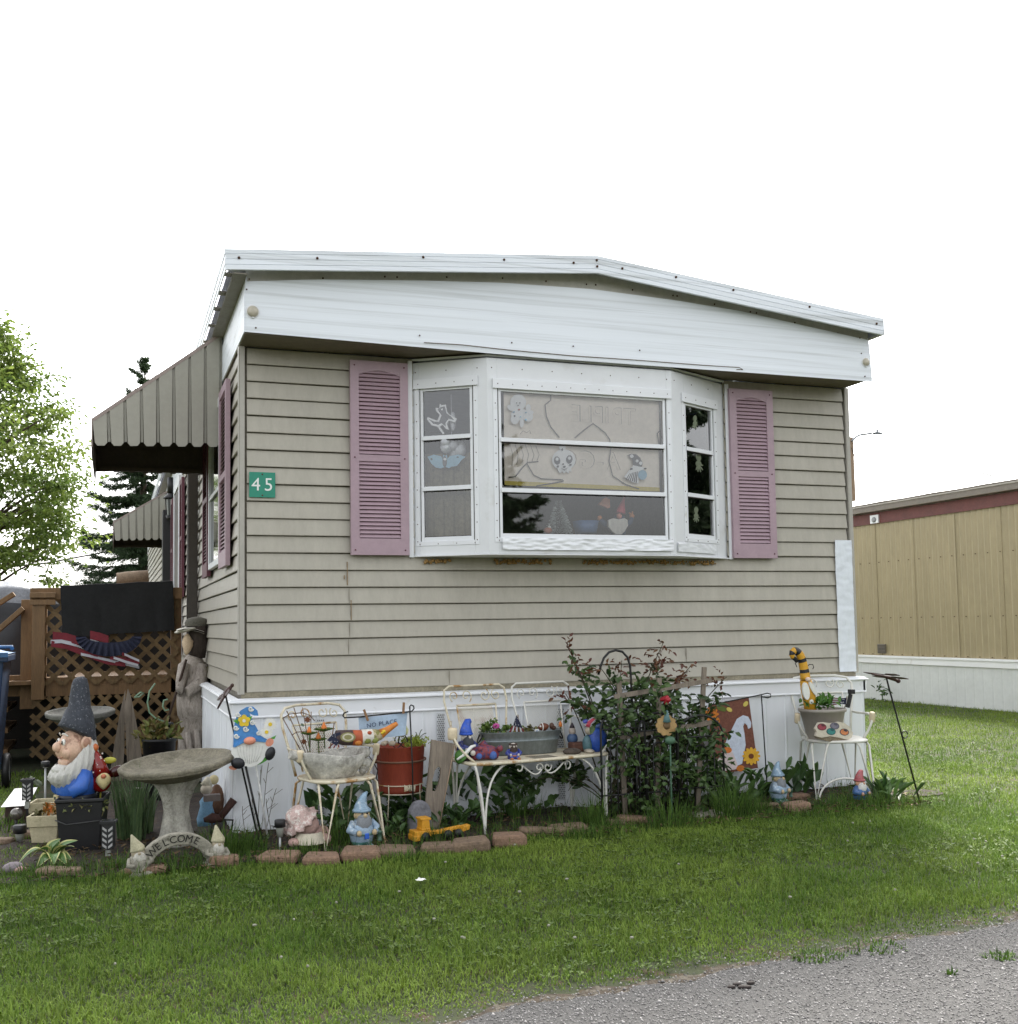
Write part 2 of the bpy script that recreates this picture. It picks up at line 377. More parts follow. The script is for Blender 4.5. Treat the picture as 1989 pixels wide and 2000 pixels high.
# soffit, fascia, frieze
b = B(); b.box(-.012, 4.25, -.299, .0, 2.834, 2.842); b.box(-.012, .0, 0, L, 2.836, 2.842)
obj('soffit', b, m_soffit, home)
tops = [(467, 531), (600, 527), (800, 529), (950, 533), (1115, 545), (1280, 567), (1400, 587), (1500, 610), (1635.5, 641)]
ft = [PY(x*KD, y*KD, -.311) for x, y in tops]; ft[0].x = -.012; ft[-1].x = 4.24
fb = [PY(480.3, 648, -.311), PY(1060, 699, -.311), PY(1701, 745, -.311)]; fb[0].x = -.012
def fpoint(u, t):
    x = -.012+u*4.252
    def ip(P):
        for a, c in zip(P, P[1:]):
            if a.x <= x <= c.x+1e-6: return a.z+(c.z-a.z)*(x-a.x)/max(1e-6, c.x-a.x)
        return P[-1].z
    z0, z1 = ip(fb), ip(ft); t2 = t
    y = -.311-.0010*math.sin(t*PI*5)**12-.004*noise.noise((x*1.1, t*2, 3)) ; return (x+(.018*(1-t) if u > .999 else 0), y, z0+(z1-z0)*t2)
b = B(); b.grid(fpoint, 80, 42, 0, True)
b.tube([PY(x*KD, y*KD, -.3145) for x, y in [(800, 646), (870, 650), (960, 660), (1080, 671), (1200, 679), (1330, 689), (1395, 693), (1402, 697), (1390, 697)]], .0022, 4, 1)
for x, y in [(500, 640), (820, 655), (1000, 669), (1120, 676), (1250, 684), (487, 545), (482, 565), (1680, 660), (1690, 735), (1683, 690)]:
    b.ell(PY(x, y, -.316), .005, 2, 6)
obj('fascia', b, [m_white, M('caulk_crack', '#6b5a48', .9), m_rust], home)
YT = -.42
tr = [PY(441.3, 485.6, YT), PY(1168, 499, YT), PY(1727, 622, YT)]; bt = [PY(442.5, 525.7, YT), PY(1168, 533, YT), PY(1726, 654, YT)]
XL, XP, XR = tr[0].x, tr[1].x, tr[2].x; zL, zP, zR = tr[0].z, tr[1].z, tr[2].z
def roof_z(x): return zL+(zP-zL)*(x-XL)/(XP-XL) if x < XP else zP+(zR-zP)*(x-XP)/(XR-XP)
b = B(); n = 40
vs = [(-.01+i*4.255/n, -.298, 2.9) for i in range(n+1)]+[(-.01+i*4.255/n, -.298, roof_z(-.01+i*4.255/n)-.02) for i in range(n+1)]
b.add(vs, [(i, i+1, n+2+i, n+1+i) for i in range(n)])
for x, y in [(631, 543), (752, 540), (776, 541), (873, 541), (982, 543), (1067, 549), (1146, 555), (1164, 556), (1236, 566), (1315, 577), (1323, 578), (1396, 594), (1466, 609), (1478, 611), (1553, 630), (1637, 651)]:
    b.ell(PY(x, y, -.300), .006, 1, 6)
obj('frieze', b, [m_frieze, m_rust], home)
# fluted roof edge trim along the gable
for (a, c, a2, c2) in ((tr[0], tr[1], bt[0], bt[1]), (tr[1], tr[2], bt[1], bt[2])):
    b = B(); rows = [(0, 0), (.2, 0), (.215, .004), (.23, 0), (.47, 0), (.485, .004), (.5, 0), (.74, 0), (.755, .004), (.77, 0), (1, 0)]
    for i, (t, d) in enumerate(rows):
        pass
    vs = []
    for t, d in rows:
        for s_ in range(9):
            q = s_/8; P = a.lerp(c, q).lerp(a2.lerp(c2, q), t); vs.append((P.x, P.y+d+.002*noise.noise((P.x*2, t*3, 0)), P.z))
    b.add(vs, [(i*9+s_, (i+1)*9+s_, (i+1)*9+s_+1, i*9+s_+1) for i in range(len(rows)-1) for s_ in range(8)])
    b.add([a, c, c+Vector((0, .03, .004)), a+Vector((0, .03, .004))], [(0, 1, 2, 3)]); b.add([a2, c2, c2+Vector((0, .02, 0)), a2+Vector((0, .02, 0))], [(3, 2, 1, 0)])
    for x, y in [(467, 503), (620, 504), (827, 502), (985, 507), (1121, 513), (1166, 508), (1167, 520), (1216, 524), (1321, 541), (1433, 566), (1582, 599), (1713, 632)]:
        P = PY(x, y, YT-.003)
        if a.x < P.x < c.x: b.ell(P, .008, 1, 8)
    obj('roof_trim', b, [m_white, m_rust], home)
# roof sheets and side overhang with the loose strip that lets the sky through
b = B(); e = .06
def slab(x0, x1, y0, y1, t=.018):
    b.add([(x, y, roof_z(x)-dz) for dz in (t, .003) for y in (y0, y1) for x in (x0, x1)], [(0, 2, 3, 1), (4, 5, 7, 6), (0, 1, 5, 4), (2, 6, 7, 3), (0, 4, 6, 2), (1, 3, 7, 5)])
slab(-.085, XP, YT+.01, L+.2); slab(XP, XR-.01, YT+.01, L+.2)
obj('roof', b, M('pale_roof_metal', '#c9cbc9', .5, .06, 2), home)
b = B(); zs = roof_z(-.05)
b.box(-.088, -.012, YT+.02, L, zs-.135, zs-.128)                         # boxed eave
b.box(-.012, -.004, -.30, L, 2.842, zs-.1, 1); b.box(-.02, -.012, -.311, L, 2.84, 3.08, 1)
y = -.34
while y < 6:
    b.box(-.128, -.086, y, y+.05+.03*random.random(), zs-.12, zs-.112); y += .33+.2*random.random()
obj('side_eave', b, [M('eave_grey', '#8b857a', .6), m_white], home)
b = B(); 
for j in range(4): b.box(XL-.003-(j % 2)*.003, XL+.004, YT, L, zL-.118+j*.03, zL-.118+j*.03+.0285)
b.box(XL+.005, XL+.008, YT+.02, L, zL-.045, zL-.01, 1)
obj('side_trim', b, [m_white, M('blue_film', '#30459a', .5)], home)
b = B(); b.box(XR-.004, XR, YT, L, zR-.115, zR); b.box(4.25, XR-.01, YT+.02, L, zR-.118, zR-.112, 1); b.box(4.238, 4.246, -.30, L, 2.83, zR-.11)
obj('side_trim', b, [m_white, m_frieze], home)
for (x, y, rr) in ((494, 608, .033), (1692, 707, .028)):
    b = B(); P = PY(x, y, -.318); b.ell(P, (rr, .02, rr), 0, 14); b.tube([P+Vector((0, .0, -rr)), P+Vector((0, 0, -rr-.006))], .008, 6, 1); b.ell(P+Vector((0, .006, 0)), (rr*1.25, .006, rr*1.25), 1, 14)
    obj('marker_light', b, [M('yellowed_lens', '#b9b2a0' if x < 900 else '#a8795a', .3), m_wplain], home)
# skirting
m_ventm = M('skirt_vent', '#c9ccce', .5)
def rib(u): q = (u/.16) % 1; return .006 if q < .06 else (.003 if q < .10 else 0)
def skirt(name, p0, d, ln, nrm):
    b = B(); n = int(ln/.008); vs = []
    for i in range(n+1):
        u = i*ln/n; P = Vector(p0)+Vector(d)*u+Vector(nrm)*(rib(u)+.004*noise.noise((u*1.5, 2, 2))); vs += [P+Vector((0, 0, 0)), P+Vector((0, 0, .66))]
    b.add(vs, [(2*i, 2*i+2, 2*i+3, 2*i+1) for i in range(n)])
    return obj(name, b, m_skirt, home)
skirt('skirting', (-.05, -.05, 0), (1, 0, 0), W+.08, (0, -1, 0)); skirt('skirting', (-.05, L, 0), (0, -1, 0), L+.05, (-1, 0, 0)); skirt('skirting', (W+.03, -.05, 0), (0, 1, 0), L, (1, 0, 0))
b = B(); capp = [(-.052, .655), (-.066, .655), (-.066, .662), (-.060, .666), (-.060, .738), (-.078, .742), (-.078, .750), (-.066, .753), (-.066, .760), (-.02, .767)]
n = 30; q = len(capp); vs = []
for i in range(n+1):
    x = -.062+i*(W+.104)/n; 
    for y, z in capp: vs.append((x if 0 < i < n else x+(y+.062 if i == 0 else -(y+.062)), y, z+.003*noise.noise((x, 1, 1))))
b.add(vs, [(i*q+j, (i+1)*q+j, (i+1)*q+j+1, i*q+j+1) for i in range(n) for j in range(q-1)])
vs = []
for i in range(n+1):
    yy = -.062+i*L/n
    for y, z in capp: vs.append((y, yy if i else yy+y+.062, z))
b.add(vs, [(i*q+j, i*q+j+1, (i+1)*q+j+1, (i+1)*q+j) for i in range(n) for j in range(q-1)])
for y0 in (W+.042,): b.box(y0-.02, y0+.01, -.06, L, .655, .76)
obj('skirting_cap', b, m_wplain, home, bevel=.002)
b = B(); b.box(.0, W, -.012, -.002, .762, .80); obj('sill_plate', b, M('sill_beam', '#8d8672', .8, .2, 12), home)
# perforated vent strips in the skirting
for px in (625, 862, 1097, 1330):
    c = PY(px, 1540, -.062).x; b = B(); b.box(c-.024, c+.024, -.0625, -.06, .06, .64)
    for r_ in range(44):
        for c_ in range(4):
            x = c-.0165+c_*.011+(.0055 if r_ % 2 else 0); z = .075+r_*.0128
            b.add([(x-.0038, -.0635, z), (x, -.0635, z-.0055), (x+.0038, -.0635, z), (x, -.0635, z+.0055)], [(0, 1, 2, 3)], 1)
    obj('skirting_vent', b, [m_ventm, m_dark], home)
# louvred shutters
def shutter(x0, x1, z0, z1, mat, side=False, yoff=-.022):
    b = B(); w_ = x1-x0; fr = .052 if not side else .06; t = .028
    def bx(a, c, d, e_, y0, y1, mi=0):
        if side: b.box(yoff-.02+y0+.0, yoff-.02+y1, a, c, d, e_, mi)
        else: b.box(a, c, yoff+y0-.02, yoff+y1-.02, d, e_, mi)
    zm = z0+(z1-z0)*.49; zr = [(z0, z0+.10), (zm-.012, zm+.028), (z1-.055, z1)]
    bx(x0, x0+fr, z0, z1, -t/2, t/2); bx(x1-fr, x1, z0, z1, -t/2, t/2)
    for a, c in zr: bx(x0+fr, x1-fr, a, c, -t/2, t/2)
    # arched head of the upper louvres
    if not side:
        pts = [(x0+fr, z1-.055)]+[(x0+fr+(w_-2*fr)*i/12, z1-.085+.028*math.sin(PI*i/12)**1.0) for i in range(13)]+[(x1-fr, z1-.055)]
        b.prism([(p[0], p[1]) for p in pts], t-.004, Matrix.Translation((0, yoff-.022+t/2, 0)) @ FACE)
    bx(x0+.01, x1-.01, z0+.01, z1-.01, t/2-.006, t/2, 1)
    for a, c in ((z0+.10, zm-.012), (zm+.028, z1-.055)):
        n_ = int((c-a)/.0245); st = (c-a)/n_
        for i in range(n_):
            z = a+i*st
            if side: b.add([(yoff-.03, x0+fr, z), (yoff-.03, x1-fr, z), (yoff-.012, x1-fr, z+st*1.05), (yoff-.012, x0+fr, z+st*1.05), (yoff-.026, x0+fr, z-.002), (yoff-.026, x1-fr, z-.002)], [(0, 3, 2, 1), (4, 0, 1, 5)])
            else: b.add([(x0+fr, yoff-.033, z+.0055), (x1-fr, yoff-.033, z+.0055), (x1-fr, yoff-.021, z+st*1.0), (x0+fr, yoff-.021, z+st*1.0), (x0+fr, yoff-.010, z+.003), (x1-fr, yoff-.010, z+.003), (x1-fr, yoff-.010, z+st), (x0+fr, yoff-.010, z+st)], [(0, 1, 2, 3), (4, 5, 1, 0), (3, 2, 6, 7)])
    if not side:
        for sx in (x0+.025, x1-.025):
            for z in (z0+.03, zm+.01, z1-.03): b.ell((sx, yoff-.036, z), .005, 1, 6)
    return obj('shutter', b, [mat, m_burg if not side else m_dark], home)
shutter(.637, .996, 1.600, 2.785, m_mauve); shutter(3.268, 3.612, 1.596, 2.765, m_mauve)
shutter(.37, .86, 1.56, 2.72, m_mauve, True); shutter(1.80, 2.26, 1.56, 2.72, m_burg, True)
shutter(5.0, 5.4, 1.5, 2.72, m_burg, True); shutter(6.9, 7.3, 1.5, 2.72, m_burg, True)

# ---- bay window
def pane_panel(o, dx, wid, z0, z1, sash, rows, nm, screws=True):
    """white panel with a triple sash; o = lower left corner, dx = direction along the wall"""
    dx = Vector(dx).normalized(); nr = Vector((dx.y, -dx.x, 0)); T = Matrix.Translation(Vector(o)) @ Matrix((dx, -nr, Vector((0, 0, 1)))).transposed().to_4x4()
    s0, s1, a0, a1 = sash; h = z1-z0; b = B()
    b.box(0, s0, 0, .03, 0, h, 0, T); b.box(s1, wid, 0, .03, 0, h, 0, T); b.box(s0, s1, 0, .03, 0, a0, 0, T); b.box(s0, s1, 0, .03, a1, h, 0, T)
    q = .028                                                    # flat screwed flange round the sash
    b.box(s0-q, s0, -.004, -.0005, a0-q, a1+q, 1, T); b.box(s1, s1+q, -.004, -.0005, a0-q, a1+q, 1, T); b.box(s0+.0005, s1-.0005, -.004, -.0005, a0-q, a0, 1, T)
    b.box(s0-q-.004, s1+q+.004, -.016, -.0045, a1-.012, a1+q+.02, 1, T)         # drip cap
    if screws:
        n = int((a1-a0)/.1)
        for i in range(n+1):
            z = a0+(a1-a0)*i/n
            for x in (s0-q*.5, s1+q*.5): b.ell((x, -.005, z), .0036, 2, 6, T)
        n = max(2, int((s1-s0)/.09))
        for i in range(n+1): b.ell((s0+(s1-s0)*i/n, -.0165, a1+q*.6), .0036, 2, 6, T); b.ell((s0+(s1-s0)*i/n, -.005, a0-q*.6), .0036, 2, 6, T)
        for i in range(int(wid/.2)+1): b.ell((.03+i*.2, -.001, h-.06), .004, 2, 6, T)
    pn = obj(nm, b, [m_bay, m_wplain, m_rust], home, bevel=.0015)
    f = B(); g = .026
    f.box(s0, s0+g, .004, .034, a0, a1, 0, T); f.box(s1-g, s1, .004, .034, a0, a1, 0, T); f.box(s0+g, s1-g, .004, .034, a0, a0+g, 0, T); f.box(s0+g, s1-g, .004, .034, a1-g, a1, 0, T)
    for r_ in rows: f.box(s0+g-.008, s1-g+.008, -.004, .03, r_-.014, r_+.012, 0, T); f.box(s0+g, s1-g, -.002, .026, r_-.019, r_-.0145, 1, T)
    for x in (s0+.003, s1-.003-.006): f.box(x, x+.006, .0035, .006, a0, a1, 1, T)
    f.box(s0+g, s1-g, .006, .03, a0+g, a0+g+.004, 1, T)
    obj('sash', f, [m_wplain, m_dark], pn, bevel=.0015)
    zs_ = [a0+g]+list(rows)+[a1-g]
    for u, v_ in zip(zs_, zs_[1:]):
        p = B(); p.add([(s0+g, .016, u), (s1-g, .016, u), (s1-g, .016, v_), (s0+g, .016, v_)], [(0, 1, 2, 3)], 0, False, T); obj('pane', p, m_glass, pn)
    return T
m_bay = M('aged_white_panel', '#dbddde', .5, .03, 5, .04, 20, mott=.01, col2='#c6c5c0', f2=.6, s2=3, sharp=.2)
def dz(x, y, Y): P = PY(x*KD, y*KD, Y); return P
FA = dz(942, 1012, -BD); FB = dz(1264, 1012, -BD); f0, f1 = FA.x-BXL, FB.x-BXL
fz0, fz1 = dz(948, 1014, -BD).z-BZ0, dz(950, 730, -BD).z-BZ0; r1, r2 = dz(955, 924, -BD).z-BZ0, dz(955, 829, -BD).z-BZ0
pane_panel((BXL, -BD, BZ0), (1, 0, 0), BXR-BXL, BZ0, BZ1, (f0, f1, fz0, fz1), (r1, r2), 'bay_front')
LD = Vector((BXL-BX0, -BD, 0)); LW = LD.length; ln_ = Vector((LD.y, -LD.x, 0)).normalized()
def onl(x, y): P = PP(x*KD, y*KD, Vector((BX0, 0, 0)), ln_); return (P-Vector((BX0, 0, BZ0))).dot(LD.normalized()), P.z-BZ0
la, lb = onl(793, 1018), onl(897, 1018)
pane_panel((BX0, 0, BZ0), LD, LW, BZ0, BZ1, (la[0], lb[0], onl(845, 1020)[1], onl(845, 727)[1]), (onl(845, 920)[1], onl(845, 824)[1]), 'bay_side')
RD = Vector((BX1-BXR, BD, 0)); RW = RD.length; rn_ = Vector((RD.y, -RD.x, 0)).normalized()
def onr(x, y): P = PP(x*KD, y*KD, Vector((BXR, -BD, 0)), rn_); return (P-Vector((BXR, -BD, BZ0))).dot(RD.normalized()), P.z-BZ0
ra, rb = onr(1297, 1015), onr(1353, 1015)
pane_panel((BXR, -BD, BZ0), RD, RW, BZ0, BZ1, (ra[0], min(rb[0], RW-.06), onr(1325, 1016)[1], onr(1325, 764)[1]), (onr(1325, 936)[1], onr(1325, 851)[1]), 'bay_side')
b = B(); foot = [(BX0-.01, -.018), (BXL-.004, -BD-.004), (BXR+.004, -BD-.004), (BX1+.01, -.018)]
b.prism(foot, .008, Matrix.Translation((0, 0, BZ0-.009))); b.prism([(x, y) for x, y in [(BX0, -.02), (BXL, -BD+.004), (BXR, -BD+.004), (BX1, -.02)]], .012, Matrix.Translation((0, 0, BZ1-.001+.012)))
b.box(BX0-.028, BX0, -.032, -.018, BZ0-.012, BZ1+.01); b.box(BX1, BX1+.028, -.03, -.018, BZ0-.012, BZ1)
obj('bay_base', b, [m_wplain], home, bevel=.002)
# crumpled white tape along the bay's sill
def stape(u, t):
    x = BXL+.08+u*(BXR-BXL-.10); z = BZ0+.022+t*(.075-.02*abs(noise.noise((u*5, 1, 1)))); return (x, -BD-.012-.012*abs(noise.noise((u*9+t*2, t*3-u*4, 3)))-.006*noise.noise((u*24, t*9, 2)), z)
def stape2(u, t):
    d = RD*(.02+u*.72); P = Vector((BXR, -BD, BZ0))+d; k = -.010-.009*abs(noise.noise((u*6+t*2, t*3, 7))); return (P.x+rn_.x*-k, P.y+rn_.y*-k, BZ0+.02+t*.06)
b = B(); b.grid(stape, 90, 10); b.grid(stape2, 24, 8); obj('sill_tape', b, M('white_film', '#e4e6e8', .25, .03), home)
b = B()
for i in range(420):                                               # squeezed-out foam under the bay
    x = random.uniform(1.1, 3.2)
    if noise.noise((x*3.2, 0, 0)) < -.05: continue
    b.ell((x, -.024-random.random()*.012, BZ0-.024-random.random()*.022), .004+random.random()*.008, 0, 5)
tag(obj('foam_bead', b, M('orange_foam', '#9a7a4a', .9, .3, 40), home), kind='stuff')
# the room behind the glass
b = B(); b.box(BX0-.5, BX1+.5, 2.6, 2.62, 1.0, 2.86); b.box(BX0-.52, BX0-.5, .03, 2.6, 1.0, 2.86); b.box(BX1+.5, BX1+.52, .03, 2.6, 1.0, 2.86); b.box(BX0-.5, BX1+.5, .03, 2.6, .98, 1.0)
b.prism([(BX0+.03, .03), (BXL+.02, -BD+.045), (BXR-.02, -BD+.045), (BX1-.03, .03)], .006, Matrix.Translation((0, 0, BZ0+.004)), 1)
obj('room_shell', b, [M('room_wall', '#6b6862', .9), M('inner_sill', '#b9b4a8', .7)], home)

# ---- left side of the home: window, awnings, pipes
b = B(); b.box(-.05, -.018, .90, 1.76, 1.60, 1.64); b.box(-.05, -.018, .90, 1.76, 2.66, 2.72); b.box(-.05, -.018, .90, .95, 1.64, 2.66); b.box(-.05, -.018, 1.71, 1.76, 1.64, 2.66); b.box(-.046, -.02, .95, 1.71, 2.1, 2.13)
sw = obj('side_window', b, m_wplain, home, bevel=.002)
b = B(); b.box(-.032, -.02, .95, 1.71, 1.64, 2.66); obj('pane', b, m_dglass, sw)
def awning(Y0, Y1, ptl, ptr, pbr, pbl, nsl, xw=-.02):
    """metal awning: fluted end panel at Y0, sloping top, valance and dark underside"""
    A, Bq, C_, D_ = [PY(x, y, Y0) for x, y in (ptl, ptr, pbr, pbl)]; Bq.x = C_.x = xw
    b = B(); n = nsl; gap = .13
    for i in range(n):
        for (u0, u1, yo, mi) in ((i/n, (i+1-gap*1.3)/n, 0, 0), ((i+1-gap*1.3)/n, (i+1)/n, .014, 0)):
            t0, t1 = A.lerp(Bq, u0), A.lerp(Bq, u1); c0, c1 = D_.lerp(C_, u0), D_.lerp(C_, u1)
            if yo == 0:
                mid = [(c0.x+.004, c0.z+.02), (c0.x+.02, c0.z), (c1.x-.02, c1.z), (c1.x-.004, c1.z+.02)]
            else: mid = [(c0.x, c0.z+.028), (c1.x, c1.z+.028)]
            b.prism([(t0.x, t0.z)]+mid+[(t1.x, t1.z)], .0015, Matrix.Translation((0, Y0+yo+.0015, 0)) @ FACE)
    for i in range(1, n):
        for u, sg in ((i/n, 1), ((i-gap*1.3)/n, -1)):
            t0, c0 = A.lerp(Bq, u), D_.lerp(C_, u); b.add([(t0.x, Y0, t0.z), (t0.x, Y0+.015, t0.z), (c0.x, Y0+.015, c0.z+.028), (c0.x, Y0, c0.z+.02)], [(0, 1, 2, 3)])
    aw = obj('awning', b, m_awn, home)
    b = B(); dl = (Bq-A); nrm = Vector((-dl.z, 0, dl.x)).normalized()*.006
    b.add([A+nrm, Bq+nrm, Bq+nrm+Vector((0, Y1-Y0, 0)), A+nrm+Vector((0, Y1-Y0, 0))], [(0, 1, 2, 3)], 0)
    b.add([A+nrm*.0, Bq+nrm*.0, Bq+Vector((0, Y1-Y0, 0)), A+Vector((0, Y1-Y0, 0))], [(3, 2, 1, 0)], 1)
    b.bar(A+Vector((0, .004, 0)), Bq+Vector((0, .004, 0)), .012, .022, 2)
    fz = D_.z-.06
    b.box(A.x-.008, A.x, Y0-.002, Y1, fz+.05, A.z+.004, 2); b.box(A.x, A.x+.006, Y0+.02, Y1, fz, A.z-.005, 1)
    nn = int((Y1-Y0)/.06)
    b.prism([(Y0, fz+.06)]+[(Y0+(Y1-Y0)*i/(nn*2), fz+(.0 if i % 2 else .018)) for i in range(nn*2+1)]+[(Y1, fz+.06)], .003, Matrix.Translation((A.x-.006, 0, 0)) @ Matrix(((0, 0, 1, 0), (1, 0, 0, 0), (0, 1, 0, 0), (0, 0, 0, 1))), 2)
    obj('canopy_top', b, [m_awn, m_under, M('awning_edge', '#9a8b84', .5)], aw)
    b = B()
    b.prism([(A.x, A.z), (A.x, D_.z), (xw, C_.z), (xw, Bq.z)], .004, Matrix.Translation((0, Y1, 0)) @ FACE)
    for i in range(n): x = A.x+(xw-A.x)*(i+.5)/n; b.box(x-.02, x+.02, Y1-.01, Y1-.0005, D_.z-.0, D_.z+.18)
    b.bar((A.x+.03, Y1-.03, D_.z+.02), (xw, Y1-.03, D_.z+.02), .03, .03)
    for yy in (Y0+.25*(Y1-Y0), Y0+.6*(Y1-Y0)): b.bar((A.x, yy, A.z-.02), (xw, yy, Bq.z-.02), .025, .025)
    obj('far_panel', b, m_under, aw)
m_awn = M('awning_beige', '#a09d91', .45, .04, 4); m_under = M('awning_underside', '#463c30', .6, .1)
awning(1.0, 2.25, (181, 820), (440, 651), (433, 873), (184, 870), 8)
awning(9.0, 10.3, (222, 1020), (330, 960), (328, 1054), (224, 1056), 7, -.02)
b = B(); b.box(-.10, -.02, 3.22, 3.34, .1, 2.83); b.box(-.106, -.10, 3.24, 3.32, .1, 2.83); obj('downspout', b, m_brown, home, bevel=.004)
b = B(); b.tube([(-.06, 3.7, .9), (-.06, 3.7, 2.6), (-.05, 3.7, 2.68), (-.02, 3.7, 2.72)], .018, 8); obj('conduit', b, m_wplain, home)
b = B(); b.box(-.06, -.02, 5.45, 5.55, .9, 2.7); b.box(-.06, -.02, 6.45, 6.55, .9, 2.7); b.box(-.06, -.02, 5.45, 6.55, 2.7, 2.8); dr = obj('side_door', b, m_wplain, home)
b = B(); b.box(-.05, -.022, 5.56, 6.44, .9, 2.695); obj('door_leaf', b, m_brown, dr)
b = B(); b.box(-.13, -.02, 7.6, 7.9, .9, 2.65, 0); obj('porch_post', b, m_black, home)
b = B(); c = PX(335, 985, -.15); c.y = 7.55; c = PY(335, 985, 7.5); b.tube([c+Vector((0, .0, .33)), c+Vector((0, 0, .14))], .05, 8); b.lathe([(.0, .16), (.03, .15), (.10, .08), (.10, .07), (.07, .07)], 8, 0, Matrix.Translation(c)); b.lathe([(.055, -.16), (.07, -.14), (.05, -.19), (.0, -.2)], 8, 0, Matrix.Translation(c))
for i in range(6): a = i*PI/3; b.bar(c+Vector((.072*math.cos(a), .072*math.sin(a), .07)), c+Vector((.058*math.cos(a), .058*math.sin(a), -.15)), .01, .01)
lp = obj('wall_lantern', b, m_black, home)
b = B(); b.lathe([(.05, -.14), (.06, .06)], 8, 0, Matrix.Translation(c)); obj('lantern_glass', b, M('lantern_pane', '#8f948f', .2), lp)
# house number plate
hp = thing('house_number_plate', 'small green number plate reading 45 beside the left corner post', 'sign', (.117, -.0245, 2.0105))
b = B(); b.box(-.0755, .0755, -.003, 0, -.0745, .0745); b.ell((0, -.003, .062), .005, 1, 8); b.ell((0, -.003, -.062), .005, 1, 8); obj('plate', b, [M('sign_green', '#11836a', .4, .05), m_rust], hp, bevel=.001)
b = B(); text_mesh(b, '45', .108, Matrix.Translation((0, -.004, -.002)) @ FACE, 0, .001, 'CENTER', 1.35); o = obj('digits', b, M('sign_white', '#e3e6e2', .4, .02), hp)

# ================================================================== NEIGHBOURING HOME
nb = thing('neighbour_mobile_home', 'tan ribbed metal mobile home with red band under its gutter, across the grass', 'mobile home')
NX = 9.72
m_tan = M('tan_metal', '#9b8f70', .5, .06, 2.5, col2='#8d8162', f2=.58, s2=1.5, sharp=.3, stretch=(2, 2, .5))
b = B(); n = 1500; y0, y1 = -5.0, 13.0; vs = []
for i in range(n+1):
    y = y0+(y1-y0)*i/n; d = .009*math.sin(2*PI*y/.105)+.003*math.sin(2*PI*y/.0525)
    vs += [(NX+d, y, .64), (NX+d+.004*noise.noise((y, 5, 0)), y, 2.56)]
b.add(vs, [(2*i, 2*i+1, 2*i+3, 2*i+2) for i in range(n)])
y = y0+.4
while y < y1:
    b.box(NX-.016, NX-.010, y, y+.003, .64, 2.55, 1); y += .80
y = y0
while y < y1:
    for z in (.66, 1.18, 1.98): b.box(NX-.018, NX-.009, y-.006, y+.006, z-.006, z+.006, 2)
    y += .21
obj('wall_panel', b, [m_tan, M('tan_seam', '#8b7f60', .7), m_rust], nb)
b = B(); b.box(NX-.03, NX+.02, y0, y1, 2.545, 2.70); obj('red_band', b, M('faded_red', '#5f2d27', .55, .15, 6), nb)
b = B(); b.box(NX-.13, NX-.02, y0, y1, 2.71, 2.80); b.box(NX-.145, NX-.13, y0, y1, 2.79, 2.815, 1); b.box(NX-.02, NX+.1, y0, y1, 2.702, 2.83)
obj('gutter', b, [M('gutter_brown', '#6e665c', .45), M('gutter_lip', '#a9a39b', .35)], nb, bevel=.006)
b = B(); ns_ = 120
for s_ in range(ns_):
    a, c = y0+(y1-y0)*s_/ns_, y0+(y1-y0)*(s_+1)/ns_; k0, k1 = .012*noise.noise((a*2, 1, 1)), .012*noise.noise((c*2, 1, 1))
    b.add([(NX-.15, a, 2.83+k0), (NX-.15, c, 2.83+k1), (NX-.15, c, 2.815), (NX-.15, a, 2.815)], [(0, 1, 2, 3)], 1)
    b.add([(NX-.15, a, 2.83+k0), (NX-.02, a, 2.85), (NX-.02, c, 2.85), (NX-.15, c, 2.83+k1)], [(0, 1, 2, 3)], 1)
b.add([(NX-.02, y0, 2.85), (NX+2.1, y0, 3.28), (NX+2.1, y1, 3.28), (NX-.02, y1, 2.85)], [(0, 1, 2, 3)]); b.add([(NX+2.1, y0, 3.28), (NX+4.2, y0, 2.85), (NX+4.2, y1, 2.85), (NX+2.1, y1, 3.28)], [(0, 1, 2, 3)])
for y in np.arange(y0, y1, 1.2): b.add([(NX, y, 2.857), (NX, y+.03, 2.857), (NX+2.08, y+.03, 3.283), (NX+2.08, y, 3.283)], [(3, 2, 1, 0)])
rf = obj('roof', b, [M('white_roof_coat', '#dedfe0', .6, .04), M('roof_edge', '#6a5f55', .8, .3, 20)], nb)
for y, h in ((3.6, .12), (5.3, .1)):
    b = B(); b.tube([(NX+1.7, y, 3.1), (NX+1.7, y, 3.3+h)], .06, 10); b.lathe([(.001, .06), (.08, .03), (.08, 0)], 10, 0, Matrix.Translation((NX+1.7, y, 3.3+h))); obj('roof_vent', b, m_brown, rf)
b = B(); b.box(NX+.03, NX+4.1, y0, y1, .0, 2.70); obj('wall_core', b, m_dark, nb)
b = B(); n = 900; vs = []
for i in range(n+1):
    y = y0+(y1-y0)*i/n; d = .003 if (i % 8) < 1 else 0; vs += [(NX-.03+d, y, 0), (NX-.03+d, y, .55)]
b.add(vs, [(2*i, 2*i+1, 2*i+3, 2*i+2) for i in range(n)]); obj('skirting', b, M('grey_white_skirting', '#c6cac9', .5, .04, 3), nb)
b = B(); b.box(NX-.05, NX, y0, y1, .53, .625); b.box(NX-.065, NX, y0, y1, .61, .64); obj('skirting_cap', b, m_wplain, nb, bevel=.003)
b = B(); P = PX(1710, 1014, NX-.03); b.box(NX-.05, NX-.03, P.y-.09, P.y+.09, P.z-.06, P.z+.06); b.ell((NX-.055, P.y, P.z-.01), (.02, .05, .04), 1, 10); obj('outside_light', b, [m_wplain, M('lamp_lens', '#8d8f90', .3)], nb)
